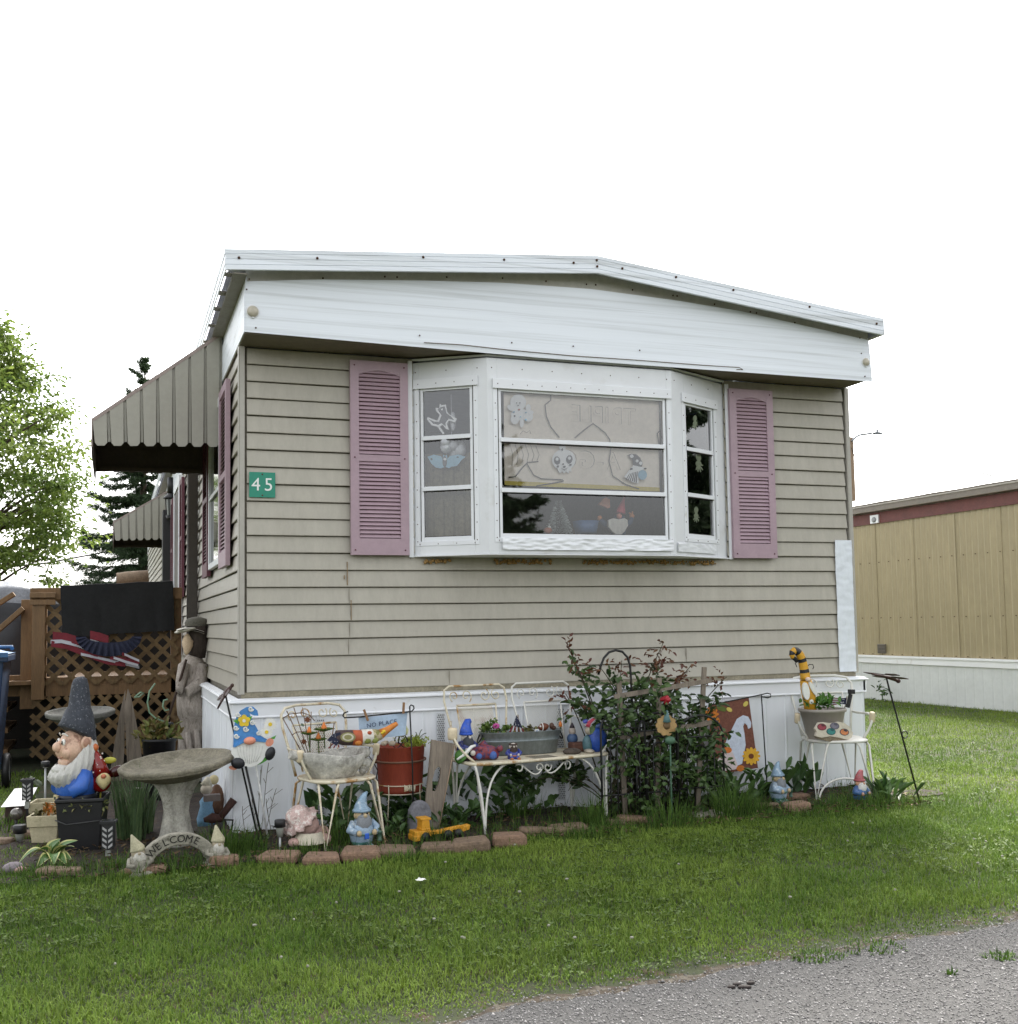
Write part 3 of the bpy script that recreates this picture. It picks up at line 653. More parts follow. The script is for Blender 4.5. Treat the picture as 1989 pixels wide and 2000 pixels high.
b = B(); P = PX(1723, 1267, NX-.02); b.box(NX-.03, NX-.01, P.y-.085, P.y+.085, P.z-.065, P.z+.065); [b.box(NX-.034, NX-.03, P.y-.08, P.y+.08, P.z-.06+i*.02, P.z-.05+i*.02, 1) for i in range(6)]; obj('wall_vent', b, [M('vent_grey', '#6c665c', .6), m_brown], nb)

# ================================================================== POLE, WIRES
pole = thing('utility_pole', 'wooden utility pole with a street lamp arm showing past the right corner', 'utility pole', (0, 0, 0))
PYd = 22.; a = PY(1658, 855, PYd); b = B(); b.tube([(a.x, PYd, 0), (a.x, PYd, a.z)], [.17, .14], 12); obj('pole', b, M('grey_pole_wood', '#7a6650', .9, .2, 3, stretch=(6, 6, .4)), pole)
p0, p1, p2 = PY(1664, 862, PYd-.15), PY(1690, 848, PYd-.15), PY(1703, 846, PYd-.15)
b = B(); b.tube(bez(p0, p0.lerp(p1, .3)+Vector((0, 0, .12)), p1-Vector((.15, 0, 0)), p1, 8)+[p2], .035, 7); obj('lamp_arm', b, M('galvanised', '#8b8f94', .4, metal=.6), pole)
h = PY(1714, 846, PYd-.15); b = B(); b.ell(h, (.16, .09, .05), 0, 12); b.box(h.x-.12, h.x+.14, h.y-.08, h.y+.08, h.z-.035, h.z+.01); b.tube([h+Vector((0, 0, .04)), h+Vector((0, 0, .12))], .035, 8); obj('lamp_head', b, M('lamp_grey', '#70757b', .5), pole)
b = B(); q = PY(1665, 893, PYd-.15); b.tube(bez(p0-Vector((0, 0, .2)), q+Vector((.1, 0, -.3)), PY(1688, 892, PYd-.15), PY(1692, 872, PYd-.15), 8), .012, 5); obj('loop_wire', b, m_black, pole)
def wire(lbl, pts, Y0, Y1, r=.012):
    b = B(); n = len(pts); b.tube([PY(x, y, Y0+(Y1-Y0)*i/(n-1)) for i, (x, y) in enumerate(pts)], r, 5); tag(obj('overhead_wire', b, M('wire_grey', '#4a4a4c', .7)), lbl, 'wire')
wire('thin wire dropping from the pole lamp to the white roof', [(1668, 860), (1700, 866), (1790, 890), (1900, 918), (1989, 945)], 21.8, 14, .016)
wire('thin wire between the leafy tree and the spruce, upper one', [(-60, 1015), (85, 1024), (190, 1032), (300, 1040)], 34, 34, .018)
wire('thick dark cable running from the leafy tree to the spruce below the other wire', [(-60, 1118), (20, 1107), (90, 1100), (165, 1086), (300, 1060)], 28, 30, .03)

# ================================================================== TREES
def tree(name, label, cat, loc, seed, H, rad, base, m_leaf, ncl, per, lsize, profile, m_bark):
    r = np.random.default_rng(seed); t = thing(name, label, cat, loc); b = B()
    b.tube([(0, 0, 0), (.08, .05, H*.35), (-.05, .1, H*.65), (.05, 0, H*.93)], [H*.022, H*.017, H*.010, .01], 9)
    C = []; 
    for i in range(ncl):
        z = base+(H-base)*(r.random()**.9); a = r.random()*2*PI; R_ = rad*profile((z-base)/(H-base))*(.35+.65*r.random()**.5)
        C.append((R_*math.cos(a), R_*math.sin(a), z))
        if i % 3 == 0: b.tube(bez((0, 0, max(base*.8, z-R_*.7)), (R_*.3*math.cos(a), R_*.3*math.sin(a), z-R_*.35), (R_*.7*math.cos(a), R_*.7*math.sin(a), z-.1), C[-1], 5), [H*.006, H*.005, H*.004, H*.003, .012, .006], 5)
    obj('trunk', b, m_bark, t); C = np.array(C); n = ncl*per
    ctr = np.repeat(C, per, 0); cs = np.repeat(r.uniform(.5, 1.15, ncl), per)[:, None]
    off = r.normal(size=(n, 3))*np.array([[.24, .24, .10]])*rad/2.3*cs; P = ctr+off
    D = off+r.normal(size=(n, 3))*.25+np.array([[0, 0, -.12]]); Nn = r.normal(size=(n, 3))*.5+np.array([[0, 0, 1.]])
    V, F = leaves(P, D, Nn, lsize*r.uniform(.6, 1.3, n), lsize*.55*r.uniform(.7, 1.2, n)); tn = np.repeat(r.random(ncl), per)*.6+r.random(n)*.4
    npmesh('crown', V, F, m_leaf, t, np.repeat(tn, 6)); return t
m_bark = M('bark', '#4b3f34', .95, .3, 8, .6, 30)
m_leafy = M('bright_leaf', '#4a6428', .6, .2, 3, attr=True, hi='#84944a', trans=.32, spec=.3)
tl = PY(-75, 1231, 21)
tree('leafy_tree', 'bright yellow-green leafy tree at the left edge of the yard', 'tree', (tl.x, 21, 0), 5, 8.5, 2.62, 1.4, m_leafy, 330, 100, .135, lambda t: (math.sin(PI*min(1, t*.9+.12))**.55)*(1-.25*max(0, t-.6)), m_bark)
def spruce(loc, seed, H, rad, label, nwh=30, dens=1.):
    r = np.random.default_rng(seed); t = thing('spruce_tree', label, 'tree', loc); b = B(); b.tube([(0, 0, 0), (0, 0, H*.5), (.03, 0, H)], [H*.018, H*.011, .008], 8)
    P = []; D = []
    for i in range(nwh):
        u = i/(nwh-1); z0_ = H*(.10+.88*u**.9); nb_ = max(3, int(8*(1-u*.6)))
        for j in range(nb_):
            a = 2*PI*(j+r.random()*.7)/nb_+i*.7; z = min(H*.985, z0_+H*.03*(1-.6*u)*r.uniform(-1, 1)); up_ = r.uniform(-.08, .22)*(.4+u)+.55*max(0, u-.6); ln = rad*((1-u)**.85+.03)*r.uniform(.65, 1.12)
            pts = bez((0, 0, z), (ln*.3*math.cos(a), ln*.3*math.sin(a), z+.02*ln), (ln*.7*math.cos(a), ln*.7*math.sin(a), z+(up_-.20)*ln), (ln*math.cos(a), ln*math.sin(a), z+(up_*1.6-.12)*ln), 6)
            b.tube(pts, [.022*(1-u)+.008, .018*(1-u)+.007, .014*(1-u)+.006, .01, .008, .006, .004], 4)
            m = int(24*ln*dens)+3
            for q in range(m):
                s_ = (q+.5)/m; k = min(5, int(s_*6)); p = pts[k].lerp(pts[k+1], s_*6-k); side = r.choice([-1, 1]); d = (pts[k+1]-pts[k]).normalized()
                tw = d*.75+Vector((-math.sin(a), math.cos(a), 0))*side*r.uniform(.2, .9)+Vector((0, 0, r.uniform(-.8, .1))); l2 = .30*ln*(1-s_*.6)*r.uniform(.4, 1)+.05
                for w_ in range(5):
                    P.append(p+tw*l2*w_/5); D.append(tw)
    obj('trunk', b, m_bark, t); P = np.array(P); D = np.array(D); n = len(P); k = 8
    P = np.repeat(P, k, 0)+r.normal(size=(n*k, 3))*.022; D = np.repeat(D, k, 0)+r.normal(size=(n*k, 3))*.5; V, F = leaves(P, D, r.normal(size=(n*k, 3)), r.uniform(.06, .13, n*k), np.full(n*k, .016))
    npmesh('crown', V, F, m_spruce, t, np.repeat(r.random(n*k), 6)); return t
m_spruce = M('spruce_needle', '#2c3d2a', .7, .2, 3, attr=True, hi='#566b4a', trans=.15, spec=.25)
sp = PY(278, 1231, 27)
spruce((sp.x, 27, 0), 3, PY(291, 690, 27).z, 2.3, 'dark spruce with a thin crooked tip behind the awnings')
spruce((10.7, -27, 0), 9, 8.0, 3.0, 'dark spruce across the road, mirrored in the bay window', 26)
spruce((8.3, -1.2, 0), 12, 6.2, 1.35, 'young dark spruce by the neighbouring home, mirrored in the narrow right bay pane', 26, 1.6)
# low house across the road, seen only as a reflection in the panes
ah = thing('road_house', 'low grey house across the road mirrored in the lower bay pane', 'house', (19, -36, 0), -12)
b = B(); b.box(-7, 7, -3, 3, 0, 2.5); obj('wall', b, M('grey_siding', '#8f9192', .7), ah); b = B(); b.prism([(-3.5, 2.5), (3.5, 2.5), (0, 4.2)], 14.6, Matrix.Translation((-7.3, 0, 0)) @ Matrix(((0, 0, 1, 0), (1, 0, 0, 0), (0, 1, 0, 0), (0, 0, 0, 1)))); obj('roof', b, M('dark_shingle', '#3d3a38', .9, .2, 30), ah)
for x in (-5.5, -2, 3.5): b = B(); b.box(x, x+1.4, 3.0, 3.03, 1, 2.1); obj('window', b, m_dglass, ah)

# ================================================================== DECK
m_wood = M('new_pine', '#765a3a', .7, .15, 3, .15, 30, stretch=(8, 8, .8), col2='#664b29', f2=.6, s2=5, sharp=.2)
m_owood = M('grey_wood', '#84796c', .85, .22, 3, .3, 40, stretch=(12, 12, .7), col2='#635648', f2=.55, s2=4, sharp=.3)
m_lat = M('lattice_wood', '#725c3d', .8, .22, 5, .2, 40)
deck = thing('wooden_deck', 'wooden porch deck with diagonal lattice panels beside the home', 'deck')
DY = 3.55
def lat(b, x0, x1, z0, z1, y, pitch, wd, th, T=None, mi=0):
    for layer, sg in ((0, 1), (1, -1)):
        c = -3.
        while c < 3:
            ps = []
            for (xx, zz) in ((x0, None), (x1, None), (None, z0), (None, z1)):
                if xx is not None:
                    z = z0+sg*(xx-x0-c) ;
                    if z0-1e-6 <= z <= z1+1e-6: ps.append((xx, z))
                else:
                    x = x0+c+sg*(zz-z0)
                    if x0-1e-6 <= x <= x1+1e-6: ps.append((x, zz))
            if len(ps) >= 2:
                ps.sort(); a, e_ = ps[0], ps[-1]
                if math.dist(a, e_) > .03:
                    yy = y-layer*th; b.bar((a[0], yy, a[1]), (e_[0], yy, e_[1]), wd, th, mi, (0, 1, 0)) if T is None else b.bar(T @ Vector((a[0], yy, a[1])), T @ Vector((e_[0], yy, e_[1])), wd, th, mi, (0, 1, 0))
            c += pitch
def bar2(b, a, c, w_, th, mi=0): b.bar(a, c, th, w_, mi, (0, 1, 0))
b = B(); lat(b, -1.34, -.16, .10, .62, DY, .135, .036, .008); lat(b, -1.34, -.16, .72, 1.52, DY+.02, .135, .036, .008)
obj('lattice', b, m_lat, deck)
b = B(); b.box(-1.36, -.13, DY-.03, DY+.008-.025, 1.44, 1.54); b.box(-1.30, -.13, DY+.04, DY+.08, .62, .78); b.box(-.22, -.13, DY+.04, DY+.12, .05, 1.5); b.box(-1.32, -1.23, DY+.04, DY+.12, .6, 1.5)
for z in (1.50, 1.44): b.box(-1.36, -1.16, DY-.07, DY-.031, z-.045, z-.002)
b.box(-1.34, -1.24, DY-.05, DY-.012, .60, 1.40)
obj('railing', b, m_wood, deck, bevel=.003)
b = B()
for i in range(14): b.box(-1.9, -.06, DY+.1+i*.14, DY+.1+i*.14+.135, .72, .755)
obj('deck_boards', b, m_wood, deck, bevel=.003)
b = B(); q0, q1 = PY(54, 1171, 3.75), PY(54, 1385, 3.75); b.box(q0.x-.05, q0.x+.05, 3.75, 3.84, q1.z, q0.z); obj('stair_post', b, m_wood, deck, bevel=.003)
b = B(); a, c = PY(0, 1228, 3.72), PY(46, 1188, 3.72); d = (c-a).normalized(); bar2(b, a-d*.9, c, .13, .04); a, c = PY(-20, 1190, 3.9), PY(28, 1160, 3.9); bar2(b, a-(c-a)*3, c, .10, .04); obj('stair_rail', b, m_wood, deck, bevel=.003)
b = B()
for i in range(4): b.box(-2.5, -1.55, 3.95, 4.9, .18*i+.12, .18*i+.16)
b.box(-2.6, -1.36, 3.82, 3.86, .62, .72); b.box(-2.6, -1.36, 3.80, 3.84, .72, .80); obj('stair_tread', b, m_wood, deck)
b = B(); b.box(-2.6, -.1, 5.6, 5.62, 0, 1.2); obj('back_shade', b, M('deck_shade_dark', '#1e1a16', .95), deck)  # dark sheet that stands in for the shade behind the deck
b = B(); b.box(-1.3, -.1, DY+.6, DY+.62, 0, .7); obj('under_shade', b, M('deck_shade_dark', '#1e1a16', .95), deck)  # dark sheet painted as the shade under the deck boards
# black cloth over the rail
c0, c1, c2, c3 = PY(118, 1144, DY-.06), PY(338, 1135, DY-.06), PY(341, 1231, DY-.06), PY(122, 1245, DY-.06)
b = B()
def clf(u, t): P = c3.lerp(c2, u).lerp(c0.lerp(c1, u), t); return (P.x+.006*noise.noise((u*3, t*6, 2)), P.y-.012-.012*noise.noise((u*4, t*2, 0))-.02*(1-t)*abs(noise.noise((u*6, 0, 4))), P.z+.008*noise.noise((u*5, 1, t)))
b.grid(clf, 40, 20); b.grid(lambda u, t: (clf(u, 1)[0], clf(u, 1)[1]+t*.12, clf(u, 1)[2]+.004*math.sin(t*3)), 40, 4)
tag(obj('black_cloth', b, M('black_fabric', '#1a1a1a', .9, .2, 30, .3, 200)), 'plain black cloth hung over the deck rail', 'cloth')
# patriotic bunting below it: a pleated half fan
bun = thing('pleated_bunting', 'red, white and dark blue pleated fan bunting hanging below the black cloth', 'bunting')
m_red = M('flag_red', '#72202a', .8, .15); m_fw = M('flag_white', '#b5b5ba', .8, .06); m_fb = M('flag_blue', '#20243a', .8, .2)
outer = [(100, 1255), (150, 1266), (205, 1287), (240, 1300), (272, 1307)]; BY = DY-.09
def strip(b, pts, w0, mi, y):
    n = len(pts); vs = []
    for x, yv in pts: P = PY(x, yv, y); vs += [P+Vector((0, .01*math.sin(x*.3), w0)), P+Vector((0, -.008+.01*math.sin(x*.3+1), 0))]
    b.add(vs, [(2*i, 2*i+2, 2*i+3, 2*i+1) for i in range(n-1)], mi, True); b.add([v+Vector((0, .003, 0)) for v in vs], [(2*i, 2*i+1, 2*i+3, 2*i+2) for i in range(n-1)], mi, True)
b = B()
for k, (w0, mi, pts) in enumerate([(.07, 0, [(103, 1250), (130, 1253), (160, 1262), (178, 1270)]), (.03, 1, [(99, 1257), (120, 1256), (150, 1263), (182, 1275)]), (.05, 0, [(100, 1263), (130, 1268), (165, 1282), (210, 1298), (245, 1302)]), (.022, 1, [(158, 1280), (190, 1287), (230, 1296), (272, 1306)]), (.07, 0, [(176, 1248), (195, 1252), (212, 1258)]), (.022, 1, [(176, 1252), (195, 1259), (212, 1263)]), (.035, 0, [(215, 1288), (240, 1292), (270, 1300)]), (.022, 1, [(222, 1287), (245, 1295), (270, 1302)]), (.03, 0, [(238, 1280), (255, 1288), (272, 1297)]), (.02, 1, [(243, 1280), (258, 1287), (272, 1293)])]):
    strip(b, pts, w0, mi, BY-.006*k)
obj('stripes', b, [m_red, m_fw], bun)
b = B()
def fan(u, t):
    a = u*PI; cx, cy = 232, 1243; rx, ry = 46+t*20, 12+t*27; P = PY(cx-18-math.cos(a)*rx*(1 if u < .5 else .95), cy+math.sin(a)*ry, BY-.05); return (P.x, P.y+.012*math.sin(u*90)*t, P.z)
b.grid(fan, 120, 6); obj('blue_fan', b, m_fb, bun)
# covered barbecue on the deck, rolled mat on the rail
gr = thing('covered_grill', 'dark grill under a shiny grey cover standing on the deck', 'grill', (0, 0, 0))
gx = PY(35, 1150, 4.6); b = B()
def gf(u, t):
    a = u*2*PI; pr = [(.46, 0), (.47, .35), (.45, .62), (.36, .76), (.18, .82), (.0, .83)]; k = t*5; i = min(4, int(k)); r0 = pr[i][0]+(pr[i+1][0]-pr[i][0])*(k-i); z = pr[i][1]+(pr[i+1][1]-pr[i][1])*(k-i)
    r0 *= 1+.09*noise.noise((math.cos(a)*2.2, math.sin(a)*2.2, z*4)); return (gx.x-.05+r0*1.0*math.cos(a), 4.75+r0*.65*math.sin(a), .76+z*1.06+.03*noise.noise((a, z*3, 0)))
b.grid(gf, 40, 26, 0, True, None, lambda u, t: 0 if t > .42 else 1); obj('cover', b, [M('silver_cover', '#74777c', .28, .2, 9, .6, 14), M('cover_dark', '#22242a', .5)], gr)
b = B(); b.box(gx.x-.4, gx.x+.3, 4.5, 5.0, .755, .80); obj('base', b, m_black, gr)
b = B(); a, c = PY(228, 1131, 4.2), PY(290, 1126, 4.2); b.tube([a, a.lerp(c, .3), c], [.055, .062, .06], 12, 0); b.tube([a+Vector((0, .02, .01)), c+Vector((0, .02, -.03))], .05, 10)
tag(obj('rolled_mat', b, M('tan_mat', '#8d7a66', .9, .2, 20, .4, 60)), 'tan rolled mat lying on the far deck rail', 'mat')
# wheeled bin
bn = thing('wheeled_bin', 'dark blue wheeled rubbish bin cut by the left edge', 'bin', (-1.76, 2.75, 0), 0); m_bin = M('bin_blue', '#16304f', .45, .1, 4)
b = B(); b.add([(x*s_*.30, y*s_*.33, z) for z, s_ in ((.10, .82), (1.0, 1.0)) for x, y in ((-1, -1), (1, -1), (1, 1), (-1, 1))], [(3, 2, 1, 0), (4, 5, 6, 7), (0, 1, 5, 4), (1, 2, 6, 5), (2, 3, 7, 6), (3, 0, 4, 7)]); b.box(-.33, .33, -.36, .36, .95, 1.0); b.box(-.02, .02, -.345, -.33, .3, .8); obj('body', b, m_bin, bn, bevel=.015)
b = B(); b.grid(lambda u, t: (-.33+.66*u, -.37+.76*t, 1.01+.07*math.sin(PI*u)*math.sin(PI*min(1, t*1.1+.05))), 12, 12); b.box(-.33, .33, -.38, -.36, .985, 1.02); b.tube([(-.3, .36, 1.04), (-.3, .43, 1.05), (.3, .43, 1.05), (.3, .36, 1.04)], .016, 8); obj('lid', b, M('bin_lid', '#2d5a86', .4), bn)
for x in (-.31, .31):
    wl = B(); X = Matrix.Translation((x, -.10, .13)) @ Matrix.Rotation(PI/2, 4, 'Y'); wl.lathe([(.09, -.025), (.125, -.025), (.13, 0), (.125, .025), (.09, .025)], 20, 0, X); wl.lathe([(.001, -.015), (.09, -.02)], 20, 1, X); wl.lathe([(.09, .02), (.001, .015)], 20, 1, X); obj('wheel', wl, [m_black, M('hub_grey', '#77797c', .5)], bn)

# ================================================================== GARDEN FURNITURE AND ORNAMENTS
m_iron = M('white_iron', '#d6d4cb', .5, .05, 8, col2='#a07d50', f2=.63, s2=9, sharp=.08)
m_iron2 = M('rusty_white_iron', '#cfc6ae', .6, .08, 8, col2='#9b7440', f2=.52, s2=12, sharp=.12)
m_cream = M('cream_wood', '#d3c4a6', .6, .08, 10)
def se(w_, d, n=32, p=3.2):
    return [(math.copysign(abs(math.cos(2*PI*i/n))**(2/p), math.cos(2*PI*i/n))*w_, math.copysign(abs(math.sin(2*PI*i/n))**(2/p), math.sin(2*PI*i/n))*d) for i in range(n)]
def meshpanel(b, P00, P10, P01, nu, nv, t, mi=0):
    """expanded metal: diamond lattice of flat strands spanning the panel"""
    P00, P10, P01 = Vector(P00), Vector(P10), Vector(P01); U = P10-P00; V = P01-P00; nr = U.cross(V).normalized()
    for j in range(nv):
        for i in range(nu):
            c = P00+U*((i+.5)/nu)+V*((j+.5)/nv); hu, hv = U/nu/2, V/nv/2
            for a, d in (((-1, 0), (0, 1)), ((0, 1), (1, 0)), ((1, 0), (0, -1)), ((0, -1), (-1, 0))):
                p = c+hu*a[0]+hv*a[1]; q = c+hu*d[0]+hv*d[1]; s_ = (q-p).cross(nr).normalized()*t
                b.add([p-s_, q-s_, q+s_, p+s_], [(0, 1, 2, 3)], mi)
def patio_chair(label, loc, rz, sc, mat):
    t = thing('patio_chair', label, 'chair', loc, rz, 'white wrought iron seats', sc); sh = .36
    b = B(); o_ = se(.178, .19); b.prism(o_, .012, Matrix.Translation((0, 0, sh-.006)))
    b.tube([(x, y, sh-.002) for x, y in o_], .009, 6, 0, True); obj('seat', b, mat, t)
    b = B(); bt_ = lambda x, z: (x, .17+(z-sh)*.28, z)
    fr_ = [bt_(-.155, sh)]+[bt_(-.175, .5), bt_(-.198, .62), bt_(-.197, .69)]+[bt_(-.17, .725), bt_(-.1, .738), bt_(.1, .738), bt_(.17, .725)]+[bt_(.20, .69), bt_(.198, .62), bt_(.175, .5), bt_(.155, sh)]
    b.tube(fr_, .008, 7)
    for sg in (-1, 1):
        b.tube([bt_(sg*x, z) for x, z in [(.11, .38), (.125, .5), (.135, .63)]], .006, 6)
        sp_ = spiral((sg*.055, 0, .69), .008, .033, 0, sg*400, 18); b.tube([bt_(x, z) for x, y, z in sp_], .004, 5)
        sp_ = spiral((sg*.13, 0, .683), .006, .03, 180, 180-sg*420, 18); b.tube([bt_(x, z) for x, y, z in sp_], .004, 5)
    b.tube([bt_(-.135, .63), bt_(.135, .63)], .006, 6); meshpanel(b, bt_(-.11, .40), bt_(.11, .40), bt_(-.128, .62), 17, 13, .0013)
    obj('backrest', b, mat, t)
    for sx in (-1, 1):
        for sy in (-1, 1):
            b = B(); f = (sx*.178, sy*.205, .004); b.tube([(sx*.16, sy*.10, sh-.01), (sx*.175, sy*.13, sh-.03), f, (sx*.10, sy*.19, sh-.03), (sx*.085, sy*.18, sh-.01)], .0075, 6); obj('leg', b, mat, t)
    for sx in (-1, 1):
        b = B(); b.tube(bez((sx*.17, -.04, sh), (sx*.21, -.04, .42), (sx*.235, -.05, .47), (sx*.23, -.02, .502), 8)+bez((sx*.23, -.02, .502), (sx*.225, .02, .52), (sx*.20, .13, .50), (sx*.185, .205, .51), 8)[1:], .008, 6)
        a = obj('arm', b, mat, t); b = B(); b.lathe([(.0, -.032), (.015, -.031), (.018, -.024), (.018, .024), (.015, .031), (.0, .032)], 14, 0, Matrix.Translation((sx*.233, -.03, .492)) @ Matrix.Rotation(.25, 4, 'X')); obj('arm_grip', b, m_cream, a)
    return t
patio_chair('rusty white iron chair holding the rough stone planter', (.445, -.555, .0), 18, 1.0, m_iron2)
rc = patio_chair('white iron chair holding the grey pot and the painted stone plaque', (3.80, -.36, .0), -20, 1.06, m_iron)
b = B(); b.tube([(.16*math.sin(i*PI/16-PI/2), -.20, .012+.13*math.cos(i*PI/16-PI/2)) for i in range(17)], .0065, 6); obj('brace', b, m_iron, rc)
# --- two-seat bench
bench = thing('garden_bench', 'white wrought iron two-seat bench under the galvanised tub', 'bench', (1.62, -.42, 0), 8, 'white wrought iron seats')
bench.scale = (.93, 1, 1)
BSH = .395; b = B(); o_ = se(.49, .19, 48, 7); b.prism(o_, .012, Matrix.Translation((0, 0, BSH-.010))); b.tube([(x, y, BSH-.004) for x, y in o_], .010, 6, 0, True)
for i in range(14): b.box(-.06+i*.012, -.055+i*.012, -.17, -.05, BSH+.0021, BSH+.004, 1)
obj('seat', b, [m_iron2, m_seam], bench)
for cx in (-.245, .245):
    b = B(); bt_ = lambda x, z: (cx+x, .17+(z-BSH)*.25, z)
    b.tube([bt_(-.17, BSH), bt_(-.20, .58), bt_(-.225, .72), bt_(-.215, .785), bt_(-.18, .805), bt_(.18, .805), bt_(.215, .785), bt_(.225, .72), bt_(.20, .58), bt_(.17, BSH)], .007, 7)
    for sg in (-1, 1):
        b.tube([bt_(sg*.125, .40), bt_(sg*.14, .69)], .006, 6)
        b.tube([bt_(x, z) for x, y, z in spiral((sg*.065, 0, .745), .006, .04, 0, sg*420, 20)], .004, 5); b.tube([bt_(x, z) for x, y, z in spiral((sg*.15, 0, .745), .006, .035, 180, 180-sg*420, 20)], .004, 5)
    b.tube([bt_(-.14, .69), bt_(.14, .69)], .007, 6); meshpanel(b, bt_(-.125, .46), bt_(.125, .46), bt_(-.138, .69), 20, 13, .0013)
    obj('backrest', b, m_iron2 if cx < 0 else m_iron, bench)
for sx in (-1, 1):
    for sy in (-1, 1):
        b = B(); f = (sx*.43, sy*.20, .0); b.tube(bez((sx*.47, sy*.16, BSH-.01), (sx*.45, sy*.17, .3), (sx*.435, sy*.19, .2), f, 8), .008, 6); b.tube([(sx*.445, sy*.12, BSH-.01), (sx*.44, sy*.15, .25), (sx*.425, sy*.195, .01)], .007, 6)
        b.tube(bez(f, (sx*.42, sy*.19, .18), (sx*.40, sy*.17, .34), (sx*.25, sy*.16, BSH-.01), 10), .007, 6); obj('leg', b, m_iron, bench)
b = B()
for sg in (-1, 1):
    b.tube(spiral((sg*.17, -.16, BSH-.045), .012, .03, 200, 200-sg*300, 12)+bez((sg*.16, -.16, BSH-.02), (sg*.1, -.16, BSH-.07), (sg*.05, -.16, BSH-.12), (sg*.012, -.16, BSH-.06), 8), .005, 6)
    b.tube(spiral((sg*.03, -.16, BSH-.05), .008, .028, 0, sg*380, 14), .005, 6)
obj('apron_scroll', b, m_iron, bench)
b = B(); b.tube(bez((-.45, -.13, BSH), (-.60, -.10, .5), (-.58, -.06, .59), (-.44, .22, .60), 10), .007, 6); a = obj('arm', b, m_iron2, bench)
b = B(); b.lathe([(0, -.035), (.026, -.033), (.03, -.02), (.03, .02), (.026, .033), (0, .035)], 12, 0, Matrix.Translation((-.553, -.03, .555))); obj('arm_grip', b, m_cream, a)
b = B(); b.tube(bez((.45, -.13, BSH), (.56, -.14, .5), (.53, -.1, .58), (.42, .22, .60), 10), .007, 6); obj('arm', b, m_iron, bench)

# --- gnome builder: local height 1, facing -Y
m_skin = M('painted_skin', '#c99a7e', .5, .12, 9, .2, 25, col2='#a07a64', f2=.6, s2=7); m_beard = M('white_beard', '#d9d6ce', .7, .08, 25, .6, 45, stretch=(3, 3, .7)); m_eye = M('eye_dark', '#1a1412', .3)
def gnome(name, label, loc, H, rz, hat, coat, pants, boot='#2a211c', beard=None, hatpts=None, skin=None, group='garden gnomes', pose='stand', arms=True, ext=None, cat='garden gnome', gloss=.4):
    t = thing(name, label, cat, loc, rz, group, H); t.scale = (H*.88, H*.88, H); mm = lambda n_, c: M(n_+c+str(gloss), c, gloss, .22, 9, .3, 22, col2='#c4cdd2' if gloss < .35 else '#7b776f', f2=.56 if gloss < .35 else .6, s2=7, sharp=.1)
    b = B(); seat = pose == 'sit'
    zo = -.12 if seat else 0
    b.lathe([(0, .05), (.17, .06), (.22, .14), (.245, .24), (.25, .31), (.235, .38), (.2, .46), (.13, .53), (.0, .55)], 18, 1, Matrix.Translation((0, 0, zo)), True, lambda r, z, a: (r*(1+.03*math.sin(a*5)), z), lambda i: 2 if i < 2 else 1)
    b.lathe([(.248, .255), (.262, .26), (.262, .295), (.25, .30)], 18, 3, Matrix.Translation((0, 0, zo)))
    for sg in (-1, 1):
        if seat: b.tube([(sg*.10, -.05, .06), (sg*.14, -.25, .10), (sg*.15, -.30, .04)], [.10, .08, .07], 9, 2); b.ell((sg*.15, -.37, .055), (.075, .12, .06), 3, 10)
        else: b.ell((sg*.11, -.09, .05), (.095, .16, .058), 3, 10)
        if arms: b.tube([(sg*.19, 0, .47+zo), (sg*.30, -.07, .36+zo), (sg*.20, -.22, .31+zo)], [.075, .08, .06], 9, 1); b.ell((sg*.17, -.25, .31+zo), (.055, .05, .055), 0, 10)
    b.ell((0, -.02, .60+zo), (.15, .14, .14), 0, 16); b.ell((0, -.175, .605+zo), (.045, .05, .042), 0, 10)
    for sg in (-1, 1): b.ell((sg*.055, -.148, .645+zo), (.02, .012, .024), 4, 8); b.ell((sg*.15, .0, .60+zo), (.03, .03, .05), 0, 8); b.ell((sg*.075, -.12, .58+zo), (.045, .04, .04), 0, 8)
    obj('body', b, [skin or m_skin, mm('coat', coat), mm('pants', pants), mm('boot', boot), m_eye], t)
    b = B()
    def bf(p): k = 1-.55*max(0, -p.z-.1); r_ = 1+.06*math.sin(p.x*16)+.03*math.sin(p.z*11+p.x*5); return Vector((p.x*k*r_, p.y*r_, p.z))
    b.ell((0, -.10, .45+zo), (.17, .13, .21), 0, 22, fn=bf); b.ell((-.05, -.165, .575+zo), (.06, .03, .025), 0, 8, rot=Matrix.Rotation(.3, 3, 'Y')); b.ell((.05, -.165, .575+zo), (.06, .03, .025), 0, 8, rot=Matrix.Rotation(-.3, 3, 'Y'))
    obj('beard', b, M('beard'+beard, beard, .7, .12, 25, .5, 40) if beard else m_beard, t)
    hp_ = hatpts or [((0, 0, .67), .175), ((0, .01, .70), .165), ((0, .02, .78), .125), ((.01, .04, .88), .08), ((.03, .05, .96), .04), ((.05, .05, 1.), .015)]
    b = B(); b.tube([Vector(p)+Vector((0, 0, zo)) for p, r_ in hp_], [r_ for p, r_ in hp_], 16); b.tube([(.17*math.cos(i*PI/10), .165*math.sin(i*PI/10)-.005, .685+zo) for i in range(20)], .028, 8, 0, True); obj('hat', b, mm('hat', hat), t)
    if ext: ext(t)
    return t
m_lant = M('lantern_green', '#3f5a4a', .4)
def lantern(t):
    b = B(); X = Matrix.Translation((.30, -.22, .24)); b.lathe([(0, -.1), (.06, -.1), (.06, -.08), (.045, -.07), (.045, .04), (.07, .05), (.0, .1)], 10, 0, X); b.tube(arc((.30, -.22, .33), .04, 0, 180, 8), .008, 5); obj('lantern', b, m_lant, t)
